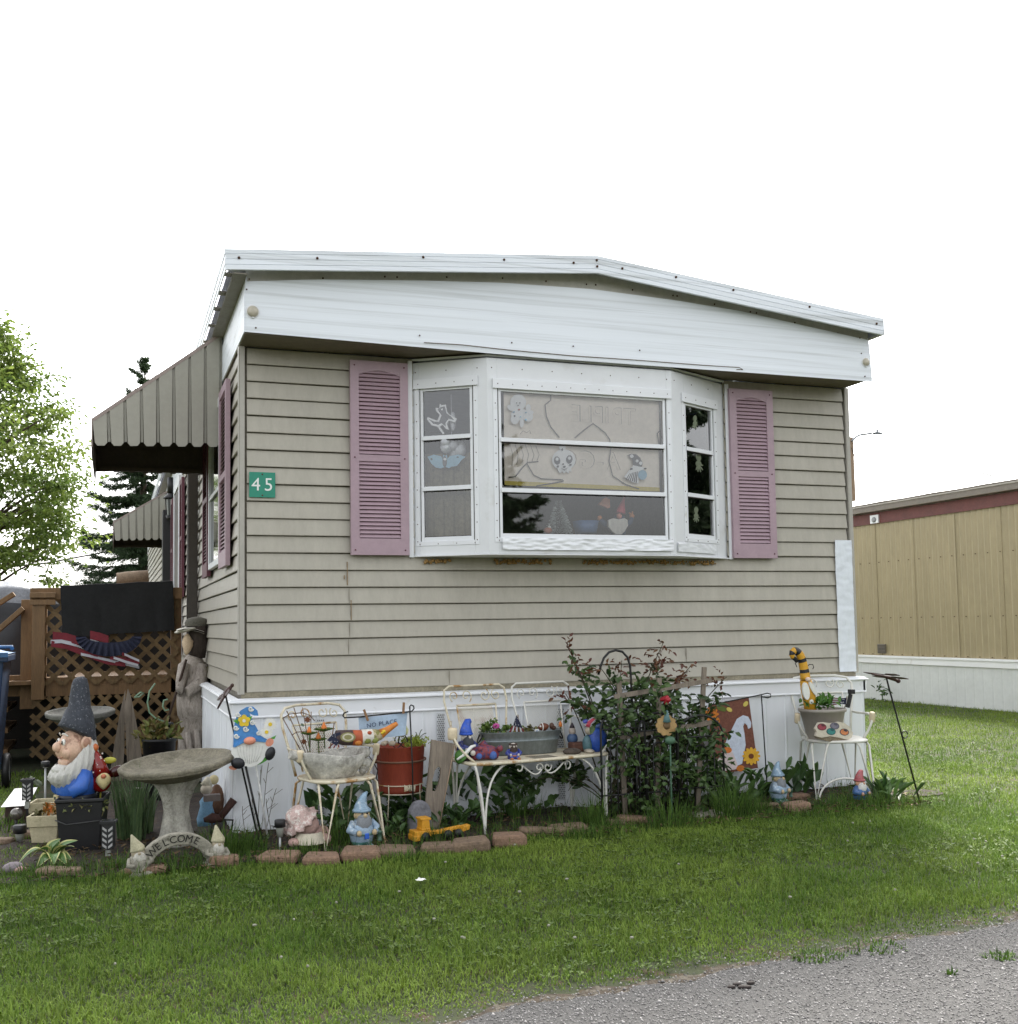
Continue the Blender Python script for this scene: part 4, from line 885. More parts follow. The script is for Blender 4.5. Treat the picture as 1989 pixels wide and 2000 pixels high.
def emblem(t):
    lantern(t); b = B(); b.box(-.05, .05, -.262, -.235, .20, .30); obj('chest_patch', b, M('patch_blue', '#2f5fc0', .4), t, bevel=.01)
sg_ = dict(hat='#7f98ab', coat='#8ba0b2', pants='#4f7f78', boot='#5c7a70', beard='#808488', skin=M('pale_gold_skin', '#b3a07c', .5), gloss=.3)
hp1 = [((0, 0, .66), .19), ((0, .01, .70), .18), ((.0, .02, .78), .13), ((.04, .03, .88), .085), ((.09, .03, .96), .05), ((.14, .03, 1.0), .02)]
gnome('garden_gnome', 'silver-blue gnome with a grey beard and lantern standing under the stone planter chair', (.535, -.78, .012), .288, 12, ext=emblem, hatpts=hp1, **sg_)
gnome('garden_gnome', 'silver-blue gnome with lantern standing between the gnome flag and right chair', (3.29, -.46, .01), .258, 25, ext=lantern, hatpts=hp1, **sg_)
gnome('garden_gnome', 'small gnome in a faded red hat by the weeds right of the right chair', (3.73, -.70, .01), .215, 15, '#a4565a', '#44689c', '#8c4a4c', beard='#d5d2cc', hatpts=[((0, 0, .66), .18), ((0, 0, .75), .15), ((.04, .0, .85), .11), ((.1, 0, .92), .08), ((.16, 0, .93), .05)])
# --- big gnome in the black planter (own sculpt, metres, facing -Y before turning)
gg = thing('giant_gnome', 'big gnome with dark speckled cone hat and bright blue coat in the black planter', 'garden gnome', (PY(140, 1560, -.06).x, -.06, PY(140, 1560, -.06).z), -66, 'garden gnomes'); gg.scale = (.86, .80, .93); gg.location.x += .022
m_ghat = M('speckled_hat', '#33373f', .75, .25, 30, .4, 90, col2='#6d7077', f2=.585, s2=70, sharp=.05); m_gcoat = M('bright_blue_coat', '#3462b4', .45, .1, 10, .1, 30, col2='#7f97b0', f2=.72, s2=9, sharp=.06)
b = B()
b.ell((0, .0, .09), (.135, .13, .13), 1, 26, fn=lambda p: p*(1+.03*math.sin(p.x*9+p.z*4))); b.ell((0, .0, .0), (.125, .12, .05), 1, 20)
for sg in (-1, 1): b.tube([(sg*.115, .01, .155), (sg*.15, -.03, .085), (sg*.12, -.09, .05)], [.045, .05, .035], 12, 1)
def hf(p):
    q = p.copy()
    if p.y < 0: q.y *= 1.0+.10*math.exp(-((p.z+.25)*3)**2)
    q.x *= 1+.08*math.exp(-((p.z+.2)*2.6)**2); return q
b.ell((0, -.02, .293), (.092, .10, .108), 0, 28, fn=hf)
b.ell((0, -.13, .305), (.029, .033, .030), 0, 14); b.ell((0, -.108, .318), (.016, .03, .026), 0, 10)
for sg in (-1, 1):
    b.ell((sg*.052, -.088, .272), (.034, .032, .034), 0, 12); b.ell((sg*.036, -.104, .333), (.019, .012, .021), 2, 12); b.ell((sg*.037, -.1145, .332), (.010, .006, .0125), 3, 10); b.ell((sg*.0375, -.1195, .335), (.003, .003, .003), 2, 6)
    b.tube(bez((sg*.018, -.106, .378), (sg*.028, -.106, .386), (sg*.044, -.098, .382), (sg*.058, -.084, .368), 6), .005, 6, 4)
    def ef(p): q = p.copy(); q.x *= 1-.35*max(0, p.z); return q
    b.ell((sg*.10, .020, .328), (.017, .036, .044), 0, 14, rot=Matrix.Rotation(-.5, 3, 'X'), fn=ef); b.ell((sg*.112, .018, .328), (.008, .024, .027), 6, 10, rot=Matrix.Rotation(-.5, 3, 'X'))
b.tube(bez((-.05, -.094, .258), (-.025, -.128, .236), (.025, -.128, .236), (.05, -.094, .258), 8), .0035, 5, 5); b.ell((0, -.075, .215), (.06, .045, .035), 0, 14)
obj('body', b, [M('gnome_face', '#cfab92', .5, .12, 14, .15, 60, col2='#a17c68', f2=.58, s2=16), m_gcoat, M('eye_white', '#dddad2', .3), m_eye, M('brow_white', '#d9d5cc', .6), M('lip_shade', '#a5735e', .5), M('ear_inner', '#a9806a', .5)], gg)
b = B()
def beardf(u, t):
    a = (u-.5)*2*PI*.80-PI/2; z = .33-.26*t; k = abs(u-.5)*2
    z = (.345 if k > .75 else .345-.165*(1-(k/.75)**2.2)) * (1-t)+t*(.07+.07*k*k); r0 = .095+.055*math.sin(PI*min(1, t*.85+.12))*(1-.4*k)
    r0 *= 1+.05*math.sin(u*95+t*6)+.03*noise.noise((u*22, t*9, 0)); return (math.cos(a)*r0, -.01+math.sin(a)*r0*(1.12), z)
b.grid(beardf, 90, 18); b.ell((0, .06, .26), (.115, .075, .115), 0, 22, fn=lambda p: p*(1+.05*math.sin(p.x*18+p.z*9)))
b.ell((0, -.06, .135), (.11, .075, .062), 0, 20); b.ell((0, -.088, .176), (.086, .074, .034), 0, 18); obj('beard', b, M('gnome_beard', '#c9c7c0', .75, .1, 40, .7, 60, stretch=(2, 2, .6), col2='#a19d92', f2=.6, s2=20), gg)
b = B(); hpts = [((0, .0, .372), .118), ((0, .004, .385), .132), ((0, .01, .43), .118), ((0, .015, .50), .096), ((0, .018, .53), .078), ((0, .02, .60), .068), ((0, .02, .66), .058), ((0, .02, .69), .045), ((0, .018, .705), .022)]
b.tube([Vector(p)+Vector((0, .0, 0)) for p, r_ in hpts], [r_*.93 for p, r_ in hpts], 22)
for i in range(len(b.v)): q = b.v[i]; b.v[i] = q+Vector((0, 0, -.24*q.y*max(0, 1-(q.z-.37)/.2)))*1+Vector((noise.noise(q*18), noise.noise(q*18+Vector((5, 0, 0))), 0))*.006
obj('hat', b, m_ghat, gg)
b = B(); b.lathe([(.128, .0), (.133, .004), (.133, .026), (.128, .03)], 30, 0); b.box(-.024, .024, -.142, -.125, -.002, .032, 1); b.box(-.013, .013, -.1435, -.13, .007, .023, 0); obj('belt', b, [M('belt_dark', '#20242e', .5), M('buckle', '#c9b98a', .35)], gg)

# --- planters, pots
m_blkpot = M('black_pot', '#141416', .5, .2, 12)
bp = thing('black_planter', 'large square black planter under the big gnome', 'planter', (-.845, -.12, 0), -8)
b = B(); so = lambda k: [(-k, -k), (k, -k), (k, k), (-k, k)]
vs = [(x, y, z) for z, k in ((.0, .098), (.262, .118), (.27, .124), (.285, .124), (.285, .112), (.24, .11)) for x, y in so(k)]
b.add(vs, [(i*4+j, i*4+(j+1) % 4, i*4+4+(j+1) % 4, i*4+4+j) for i in range(5) for j in range(4)]+[(20, 21, 22, 23)]); obj('tub', b, m_blkpot, bp, bevel=.006)
b = B(); b.tube([(-.118, -.122, .18), (-.06, -.13, .155), (.06, -.13, .165), (.125, -.12, .17)], .0035, 5); obj('cord', b, M('dark_cord', '#3a3a3a', .7), bp)
m_stonepot = M('cream_planter', '#bdb393', .8, .1, 12, .5, 30, col2='#8c8468', f2=.6, s2=14, sharp=.15)
cr = thing('cream_planter', 'square cream planter with a small orange plant in front of the black planter', 'planter', (-1.035, .16, 0), -12, 'square cream planters')
b = B(); prf = [(0, .062), (.008, .064), (.10, .074), (.102, .085), (.158, .088), (.16, .088), (.16, .076), (.12, .072)]
b.add([(x, y, z) for z, k in prf for x, y in so(k)], [(i*4+j, i*4+(j+1) % 4, i*4+4+(j+1) % 4, i*4+4+j) for i in range(len(prf)-1) for j in range(4)]); b.box(-.073, .073, -.073, .073, .12, .124, 1)
obj('pot', b, [m_stonepot, m_soil], cr, bevel=.003)
dup(cr, 'square cream planter with a curled ornament, farther one behind its twin', (PY(95, 1585, .62).x, .62, 0), -10, 1.05)
dp = thing('round_black_pot', 'round black nursery pot of straggly plants behind the birdbath', 'pot', (PY(311, 1470, 1.5).x, 1.5, 0)); cz = PY(311, 1442, 1.5).z
b = B(); b.lathe([(.0, .0), (.085, .0), (.11, cz-.02), (.118, cz-.018), (.118, cz), (.108, cz), (.10, cz-.03), (0, cz-.03)], 24, 0); obj('pot', b, m_blkpot, dp)
# --- birdbaths
m_conc = M('mossy_concrete', '#807a69', .9, .25, 16, .9, 50, col2='#55523f', f2=.52, s2=7, sharp=.2)
def birdbath(label, x, y, rimz, rad, tilt, sc_ped, mat):
    t = thing('birdbath', label, 'birdbath', (x, y, 0)); b = B(); T = Matrix.Translation((0, 0, rimz)) @ Matrix.Rotation(R(tilt), 4, 'Y')
    X5 = Matrix.Rotation(R(4), 4, 'X'); T = T @ X5; b.lathe([(.0, -.10), (rad*.34, -.10), (rad*.55, -.085), (rad*.86, -.045), (rad*.95, -.032), (rad, -.026), (rad*.985, -.022), (rad*1.01, -.016), (rad*1.015, -.002), (rad*.985, .006), (rad*.93, .006), (rad*.91, -.002), (rad*.87, -.014), (rad*.6, -.038), (0, -.045)], 56, 0, T, True, lambda r, z, a: (r*(1+.006*math.sin(a*36)*(1 if r > rad*.93 else 0)), z+.004*noise.noise((math.cos(a)*r*12, math.sin(a)*r*12, 1)))); obj('bowl', b, mat, t)
    b = B(); h = rimz-.085; pp_ = [(.0, .0), (.125, .0), (.128, .03), (.10, .06), (.085, .10), (.066, h*.5), (.072, h*.65), (.092, h*.82), (.125, h*.95), (.125, h+.02), (0, h+.02)]; pp_ = pp_[:3]+[tuple(pp_[i][k]+(pp_[i+1][k]-pp_[i][k])*q/5 for k in (0, 1)) for i in range(3, 8) for q in range(5)]+pp_[8:]; b.lathe(pp_, 72, 0, None, True, lambda r, z, a: (r*sc_ped*(1+(.46*abs(math.sin(a*2+z*5))-.27 if .05 < z < h*.96 else 0)+.03*noise.noise((a*2, z*20, 0))), z)); obj('pedestal', b, M('weathered_pedestal', '#a8a599', .9, .3, 14, 1., 40, col2='#5a5a48', f2=.55, s2=9, sharp=.15), t)
    return t
BBY = -.22; c = PY(345, 1487, BBY); birdbath('mossy concrete birdbath with a tilted bowl in front of the home corner', c.x, BBY, c.z, .302, -5.5, .88, m_conc)
c = PY(157, 1392, 2.2); birdbath('grey weathered birdbath behind the big gnome', c.x, 2.2, c.z+.01, .24, -1, .8, M('grey_concrete', '#74736d', .9, .2, 14, .6, 40))
# --- WELCOME arch held by two small gnomes
wa = thing('welcome_arch', 'mossy stone arch reading WELCOME with a small gnome at each foot', 'ornament', (PZ(348, 1702).x, PZ(348, 1702).y+.03, .0), 10); m_arch = M('pale_carved_stone', '#8f8b7d', .85, .25, 25, .6, 60, col2='#5a574b', f2=.55, s2=18, sharp=.12)
b = B(); n = 30; T = Matrix.Translation((0, 0, .015)); A0, A1 = 14, 166
outp = [(math.cos(R(A0+(A1-A0)*i/n))*.195, math.sin(R(A0+(A1-A0)*i/n))*.165) for i in range(n+1)]+[(math.cos(R(A1+(A0-A1)*i/n))*.135, math.sin(R(A1+(A0-A1)*i/n))*.108) for i in range(n+1)]
b.prism(outp, .05, Matrix.Translation((0, .025, .015)) @ FACE); obj('arch', b, m_arch, wa, bevel=.006)
b = B()
for i, ch in enumerate('WELCOME'):
    a = R(140-i*80/6); T = Matrix.Translation((math.cos(a)*.166, -.026, .015+math.sin(a)*.138)) @ FACE @ Matrix.Rotation(a-PI/2, 4, 'Z'); text_mesh(b, ch, .050, T, 0, .002)
obj('lettering', b, M('dark_letter', '#2e2c26', .9), wa)
for sg in (-1, 1):
    b = B(); X = Matrix.Translation((sg*.178, -.01, 0)) @ Matrix.Rotation(sg*.12, 4, 'Y'); b.lathe([(0, 0), (.055, 0), (.06, .012), (.045, .02), (.048, .05), (.042, .085), (.03, .10), (0, .105)], 16, 0, X, True, lambda r, z, a: (r*(1+.12*noise.noise((a*2, z*40, sg))), z)); b.ell((0, -.004, .108), (.032, .03, .03), 1, 12, T=X); b.ell((0, -.028, .085), (.03, .018, .032), 2, 12, T=X); b.ell((0, -.036, .108), (.009, .010, .009), 1, 8, T=X)
    for s2 in (-1, 1): b.ell((s2*.028, -.035, .012), (.026, .045, .014), 0, 10, T=X); b.tube([X @ Vector((s2*.04, 0, .085)), X @ Vector((s2*.055, -.025, .06)), X @ Vector((s2*.025, -.045, .055))], .012, 7, 0)
    g_ = obj('small_gnome', b, [m_arch, M('worn_face', '#a39780', .8, .2, 30), M('worn_beard', '#b5b1a6', .8, .2, 30, .5, 60)], wa); b = B(); b.tube([X @ Vector(p) for p in ((0, 0, .118), (0, 0, .13), (-.01, 0, .16), (-.02, 0, .198))], [.036, .034, .02, .004], 12); obj('hat', b, M('worn_cream_hat', '#a8a286', .8, .2, 25), g_)
# --- solar lights
m_clear = M('clear_plastic', '#9a9c94', .25, .1); m_lenswhite = M('frosted_leaf', '#a9a9a6', .4)
def chev(label, px, Y, ytop, ybot, ground=0):
    P = PY(px, (ytop+ybot)/2, Y); h = (PY(px, ytop, Y)-PY(px, ybot, Y)).z; t = thing('solar_lantern', label, 'garden light', (P.x, Y, 0), -10, 'square black solar lanterns'); zt = PY(px, ytop, Y).z; w_ = h*.42; b = B(); b.box(-w_/2, w_/2, -w_/2, w_/2, zt-h, zt-.012); b.box(-w_*.66, w_*.66, -w_*.66, w_*.66, zt-.014, zt, 0); b.box(-w_*.55, w_*.55, -w_*.55, w_*.55, zt, zt+.001, 2)
    for k in range(4):
        z = zt-h*.28-k*h*.2
        for sg in (-1, 1): b.add([(0+sg*.004, -w_/2-.001, z-h*.12), (sg*w_*.42, -w_/2-.001, z-h*.01), (sg*w_*.42, -w_/2-.001, z+h*.09), (sg*.004, -w_/2-.001, z-h*.03)], [(0, 1, 2, 3) if sg > 0 else (3, 2, 1, 0)], 1)
    obj('body', b, [m_blackp, m_lenswhite, M('solar_cell', '#22262e', .2)], t, bevel=.002); b = B(); b.box(-.008, .008, -.008, .008, zt-h-.055, zt-h-.002); b.box(-.012, .012, -.012, .012, zt-h-.05, zt-h-.01, 1); b.box(-.006, .006, -.004, .004, 0, zt-h-.05); obj('spike', b, [m_blackp, m_clear], t)
chev('square black lantern with white leaf pattern in front of the black planter', 212, -.42, 1602, 1656); chev('square black lantern with white leaf pattern at the far left by the cream pots', 54, .5, 1521, 1562)
def stick(label, px, Y, ytop, wpx, ybody, clear=True, tall=0):
    P = PY(px, ytop, Y); r_ = wpx/2/FPX*(Y-CAM.y)*1.05; zb = PY(px, ybody, Y).z; t = thing('solar_stake_light', label, 'garden light', (P.x, Y, 0), 0, 'small round solar lights'); b = B(); z1 = P.z; z2 = z1-r_*1.3
    b.lathe([(0, z1), (r_*.9, z1), (r_, z1-.004), (r_*1.02, z2), (r_*.8, z2-.002), (0, z2-.002)], 18, 0); obj('cap', b, m_blackp, t); b = B(); b.lathe([(r_*.78, z2), (r_*.55, zb), (0, zb)], 16, 0); obj('lens', b, m_clear, t); b = B(); b.tube([(0, 0, zb), (0, 0, 0)], .006, 8); obj('stake', b, M('grey_stake', '#b9bbba', .4), t)
stick('small round solar light stuck in front of the pink bonnet figure', 547, -.66, 1601, 20, 1634); stick('small solar light with a bright top beside the brown brick at far left', 39, .18, 1611, 21, 1642); stick('silver solar light standing in the round black pot', 332, 1.5, 1411, 12, 1440); stick('black square-topped solar light behind the cream planters', 89, 1.0, 1487, 14, 1500)
# --- ladybird gnome
m_lady = M('glossy_red', '#7d1712', .12, .12, 10); ld = thing('ladybird_gnome', 'glossy dark red ladybird gnome with a cream beard beside the big gnome', 'ornament', (PY(197, 1540, -.1).x, -.1, PY(197, 1546, -.1).z), 5)
b = B(); b.ell((0, 0, .055), (.055, .045, .06), 0, 18); b.tube([(0, 0, .09), (-.01, 0, .14), (-.025, 0, .19), (-.035, 0, .225)], [.05, .038, .024, .012], 14)
b.ell((-.038, 0, .238), (.026, .024, .024), 2, 12)
for q in range(14): a = q*2.4; z = .10+q*.008; b.ell((-.012+.043*(1-q*.045)*math.cos(a), -.043*(1-q*.045)*abs(math.sin(a)), z), .005, 1, 6)
obj('body', b, [m_lady, M('white_dot', '#d8d3cb', .3), M('orange_ball', '#b5602a', .4)], ld)
for sg in (-1, 1): b = B(); b.ell((sg*.085, .01, .09+sg*.012), (.05, .014, .03), 0, 12, rot=Matrix.Rotation(-sg*.35, 3, 'Y')); obj('wing', b, M('dark_wing', '#3c0e0c', .2), ld)
b = B(); b.ell((.01, -.04, .06), (.04, .025, .045), 0, 14, fn=lambda p: Vector((p.x*(1-.5*max(0, -p.z)), p.y, p.z))); b.ell((.008, -.062, .088), (.014, .014, .013), 1, 10); obj('beard', b, [M('cream_beard', '#cdbd8a', .5, .1, 30), M('peach_nose', '#c4714f', .4)], ld)
b = B(); b.ell((.045, .0, .165), (.035, .012, .018), 0, 10); b.tube([(.0, .02, .03), (.0, .03, -.30)], .005, 6); obj('stake', b, [M('yellow_leaf', '#a9a53c', .5)], ld)

# --- cut sheet-metal ornaments
def epx(cx, cy, rx, ry, rot=0, n=20, a0=0, a1=360):
    c, s_ = math.cos(R(rot)), math.sin(R(rot)); out = []
    for i in range(n+(0 if a1-a0 >= 360 else 1)):
        a = R(a0+(a1-a0)*i/n); x, y = rx*math.cos(a), ry*math.sin(a); out.append((cx+x*c-y*s_, cy+x*s_+y*c))
    return out
def cut(b, pts, Y, t=.004, mi=0): b.poly3([PY(x, y, Y) for x, y in pts], (0, 1, 0), t, mi)
def daisy(b, cx, cy, r_, n, Y, mi, mc, w_=.35):
    for i in range(n): a = 360*i/n; cut(b, epx(cx+r_*.6*math.cos(R(a)), cy+r_*.6*math.sin(R(a)), r_*.45, r_*w_*.5, a, 10), Y-.0004*i/n, .002, mi)
    cut(b, epx(cx, cy, r_*.3, r_*.3, 0, 12), Y-.003, .003, mc)
def swirl(b, cx, cy, r_, Y, mi, sgn=1): b.tube([PY(cx+(1-i/22)*r_*math.cos(sgn*i*.45), cy+(1-i/22)*r_*math.sin(sgn*i*.45), Y) for i in range(20)], .0045, 5, mi)
FY = -.34; fg = thing('metal_gnome_stake', 'flat painted gnome on a stake in a sky-blue hat with swirls and daisies', 'garden stake')
m_sky = M('sky_blue_paint', '#4583bf', .45, .14, 8); m_wp = M('white_paint', '#e0e0da', .4, .05); m_grn = M('leaf_green_paint', '#4c9a34', .4, .1); m_blkp = M('black_paint', '#1e1f24', .4); m_yel = M('yellow_paint', '#e0c02f', .4); m_peach = M('peach_paint', '#e0957a', .4)
b = B(); hatp = [(456, 1460), (457, 1420), (462, 1400), (470, 1388), (482, 1381), (494, 1380), (503, 1388), (505, 1398), (497, 1398), (488, 1394), (492, 1405), (503, 1424), (508, 1436), (523, 1445), (513, 1449), (500, 1443), (480, 1444), (463, 1455)]
cut(b, hatp, FY-.008, .008, 0)
for cx, cy, r_ in ((465, 1396, 5), (490, 1385, 5), (461, 1422, 5), (480, 1424, 5.5), (493, 1411, 5), (462, 1438, 5), (505, 1432, 4)): swirl(b, cx, cy, r_, FY-.010, 1)
obj('hat', b, [m_sky, m_wp], fg)
b = B(); cut(b, [(456, 1459), (463, 1452), (478, 1445), (500, 1442), (520, 1444), (519, 1450), (500, 1448), (480, 1449), (466, 1456), (459, 1460)], FY-.016, .008, 0); obj('hat_brim', b, m_sky, fg)
b = B(); cut(b, [(452, 1462), (465, 1455), (480, 1450), (505, 1447), (520, 1450), (523, 1462), (520, 1475), (512, 1487), (500, 1496), (488, 1499), (474, 1494), (460, 1482), (452, 1472)], FY-.006, .01, 0)
for k in range(9): b.tube([PY(462+k*6.5, 1456, FY-.008), PY(466+k*5.4, 1474, FY-.008), PY(474+k*3.4, 1492-abs(k-4), FY-.007)], .0014, 4, 1)
obj('beard', b, [m_wp, M('beard_line', '#d2d2cc', .5)], fg)
b = B(); P = PY(488, 1447, FY-.022); b.ell(P, (.033, .016, .022), 0, 14); cut(b, epx(527, 1450, 9, 7, -50), FY-.012, .008, 0); cut(b, epx(455, 1500, 8, 4, 10), FY+.006, .006, 0); obj('nose', b, m_peach, fg)
b = B(); cut(b, [(495, 1497), (508, 1482), (520, 1470), (522, 1485), (510, 1492)], FY, .008, 1); P = PY(465, 1491, FY-.008); b.ell(P, (.038, .012, .03), 0, 14, rot=Matrix.Rotation(.25, 3, 'Y')); P = PY(528, 1472, FY-.008); b.ell(P, (.027, .012, .038), 0, 14, rot=Matrix.Rotation(.35, 3, 'Y')); obj('boot', b, [m_blkp, m_grn], fg)
b = B(); cut(b, [(455, 1408), (466, 1404), (466, 1415)], FY-.010, .003, 2); cut(b, [(486, 1400), (493, 1399), (487, 1412)], FY-.010, .003, 2); cut(b, [(528, 1442), (540, 1436), (536, 1444)], FY-.014, .003, 2)
for k in range(5): a = 72*k-90; cut(b, epx(477+6.5*math.cos(R(a)), 1408+6.5*math.sin(R(a)), 6, 5.4, a, 10), FY-.013-.0002*k, .003, 1)
cut(b, epx(477, 1408, 3.2, 3.2), FY-.017, .003, 0); daisy(b, 528, 1415, 13, 13, FY-.014, 0, 1); daisy(b, 521, 1430, 12, 13, FY-.018, 0, 1); obj('flower', b, [m_wp, m_yel, m_grn], fg)
b = B(); a = PY(480, 1497, FY+.006); e_ = PY(514, 1648, FY); b.tube([a, e_], .0065, 7); obj('stake', b, m_black, fg)
b = B(); a = PY(500, 1495, FY+.05); b.tube([a, PY(524, 1640, FY+.05)], .0055, 6); tag(obj('white_rod', b, M('white_rod', '#d9d9d6', .4)), 'thin white plant rod leaning behind the flat blue-hatted gnome', 'rod')
def dragonfly(label, px, py, Y, foot, rot, sp_, sc=1., loop=False):
    t = thing('dragonfly_stake', label, 'garden stake'); P = PY(px, py, Y); b = B(); X = Matrix.Translation(P) @ Matrix.Rotation(R(rot), 4, 'Y'); mb_ = M('rust_brown', '#3a2018', .6, .2, 30)
    b.tube([X @ Vector((-.10*sc, 0, 0)), X @ Vector((-.03*sc, 0, .004)), X @ Vector((.03*sc, 0, .006)), X @ Vector((.07*sc, 0, .0))], [.005, .007, .013, .009], 8); b.ell(X @ Vector((.08*sc, 0, 0)), .013*sc, 0, 10); obj('body', b, mb_, t)
    for sg in (-1, 1):
        for k in (0, 1):
            b = B(); q = [X @ Vector((x*sc, sg*y*sc, .006+k*.008)) for x, y in [(.02-k*.04, .0), (.05-k*.05, .05), (.04-k*.06, .13), (.005-k*.06, .13), (-.01-k*.04, .05)]]; b.poly3(q, X.to_3x3() @ Vector((0, 0, 1)), .004); obj('wing', b, mb_, t)
    b = B(); f_ = Vector(foot); pts = bez(P, P+Vector((.01, 0, -.05)), P.lerp(f_, .15)+Vector((0, 0, .0)), P.lerp(f_, .25), 6)+[f_]; b.tube(pts, .0055, 7)
    if loop: q = P.lerp(f_, .45); b.tube([q+Vector((.022+.022*math.cos(i*.5), -.003, .022*math.sin(i*.5))) for i in range(13)], .004, 5)
    obj('stake', b, m_black, t); return t
dragonfly('rust-brown dragonfly stake by the white skirting at the left corner', 441, 1359, -.30, PY(507, 1650, -.32), -58, 1, .82); dragonfly('dark dragonfly on a tall looped stake alone on the right lawn', 1732, 1324, -.81, (4.10, -.81, 0), 14, 1, 1.15, True)

# ================================================================== THINGS ON THE SEATS AND IN THE BED
m_rough = M('rough_stone', '#b7b4ab', .95, .25, 12, 1., 30, col2='#6f6b62', f2=.52, s2=9, sharp=.2)
def px_of(P):
    d = Vector(P)-CAM; return PPX+FPX*d.dot(rt)/d.dot(fw), PPY-FPX*d.dot(up)/d.dot(fw)
# rough stone planter on the left chair
SY = -.60; c0 = PY(650, 1524, SY); sp_ = thing('stone_planter', 'rough grey stone bowl planter sitting on the rusty left chair', 'planter', c0)
hb = PY(650, 1470, SY).z-c0.z; b = B()
b.lathe([(0, 0), (.095, 0), (.12, .03), (.155, hb*.55), (.185, hb), (.175, hb+.004), (.15, hb*.8), (0, hb*.72)], 40, 0, None, True, lambda r, z, a: (r*(1+.14*noise.noise((math.cos(a)*2.4, math.sin(a)*2.4, z*14))+.10*noise.noise((math.cos(a)*7, math.sin(a)*7, z*30))), z+.012*math.sin(a*2+.6)*(z/hb)))
for i in range(len(b.v)): b.v[i].y *= .72
b.tube([(-.15, -.03, hb*.75), (-.19, -.04, hb*.95), (-.235, -.05, hb*1.05)], [.035, .028, .024], 9)
for i in range(16): b.ell((.15+.04*random.random(), -.05+.09*random.random(), hb*(.25+.75*random.random())), .012+.02*random.random(), 0, 7)
obj('bowl', b, m_rough, sp_, sub=0)
m_leafg = M('garden_leaf', '#3f5a24', .5, .25, 8, attr=True, hi='#6b8038', trans=.2, spec=.35); m_darkleaf = M('rose_leaf', '#2d4222', .45, .25, 8, attr=True, hi='#526a36', trans=.15, spec=.4); m_redleaf = M('young_rose_leaf', '#5a2c22', .45, .2, 8, attr=True, hi='#6a4a2c', trans=.25)
m_orange = M('orange_bloom', '#c8702c', .6, .15, 20); m_stem = M('green_stem', '#4a5a2c', .7)
fl = thing('orange_spike_flowers', 'three orange spiky blooms rising from the rough stone bowl', 'flowers', (0, 0, 0))
for x, y, s_ in ((604, 1429, 1.), (633, 1422, 1.25), (622, 1441, 1.05)):
    P = PY(x, y, SY+.02); b = B(); b.tube([P-Vector((0, 0, .02)), P+Vector((.004, 0, -.11))], .0035, 5); f_ = obj('stem', b, m_stem, fl)
    b = B(); b.lathe([(.0, -.016), (.013*s_, -.008), (.012*s_, .006), (.006*s_, .02), (0, .03*s_)], 9, 0, Matrix.Translation(P)); obj('bloom', b, m_orange, f_)
    n = 9; a = np.arange(n)*2.4; V, F = leaves(np.tile(np.array(P-Vector((0, 0, .02))), (n, 1)), np.stack([np.cos(a), np.sin(a)*.8, np.full(n, .35)], 1), np.tile([[0, 0, 1.]], (n, 1)), np.full(n, .05*s_), np.full(n, .02)); npmesh('leaf_whorl', V, F, m_leafg, f_, np.tile(rng.random(n).repeat(6), 1))
tr_ = thing('wire_trellis_ornament', 'small rusty arched wire trellis with leaves behind the stone bowl', 'ornament'); b = B(); WY = SY+.09
for x0, y0, x1, y1 in ((560, 1388, 598, 1472), (574, 1382, 602, 1470), (591, 1382, 604, 1460), (608, 1390, 606, 1460), (552, 1402, 590, 1470)): b.tube([PY(x0, y0, WY), PY(x1, y1, WY)], .0025, 4)
b.tube([PY(x, y, WY) for x, y in ((552, 1404), (565, 1395), (590, 1392), (605, 1397), (615, 1408))], .0025, 4); b.tube([PY(x, y, WY) for x, y in ((570, 1436), (580, 1430), (598, 1429))], .0025, 4); obj('frame', b, M('rusty_wire', '#6b5440', .8), tr_)
b = B(); daisy(b, 601, 1406, 6, 7, WY-.005, 0, 0, .6); daisy(b, 594, 1449, 5.5, 7, WY-.005, 0, 0, .6); cut(b, epx(591, 1416, 4, 2.5, 40), WY-.004, .002, 1); obj('leaf', b, [M('rust_leaf', '#6a3f26', .8), M('grey_leaf', '#5b6a58', .6)], tr_)
def flag(label, pts_canton, stripes, pole, Y):
    t = thing('stick_flag', label, 'flag', group='small stars and stripes flags'); b = B()
    cut(b, pts_canton, Y-.004, .002, 0)
    xs_ = [p[0] for p in pts_canton]; ys_ = [p[1] for p in pts_canton]
    for i in range(12):
        u, v = random.random(), random.random(); x, y = min(xs_)+(max(xs_)-min(xs_))*(.2+.6*u), min(ys_)+(max(ys_)-min(ys_))*(.2+.6*v); cut(b, epx(x, y, .8, .8, 0, 5), Y-.0065, .001, 2)
    for i, q in enumerate(stripes): cut(b, q, Y-.001*(i % 2), .002, 1 if i % 2 == 0 else 2)
    obj('cloth', b, [m_fb, m_red, m_fw], t); b = B(); b.tube([PY(*pole[0], Y), PY(*pole[1], Y)], .003, 6); obj('stick', b, M('flag_stick', '#6b5238', .6), t)
flag('small stars and stripes flag drooping over the stone bowl rim', [(639, 1446), (650, 1434), (665, 1430), (666, 1443), (658, 1457), (650, 1452)], [[(640+i*5.2, 1462-i*.5), (650+i*2.6, 1452+i*.6), (652.4+i*2.6, 1452.6+i*.6), (643+i*5.2, 1462-i*.5)] for i in range(7)], ((653, 1412), (645, 1462)), SY-.07)
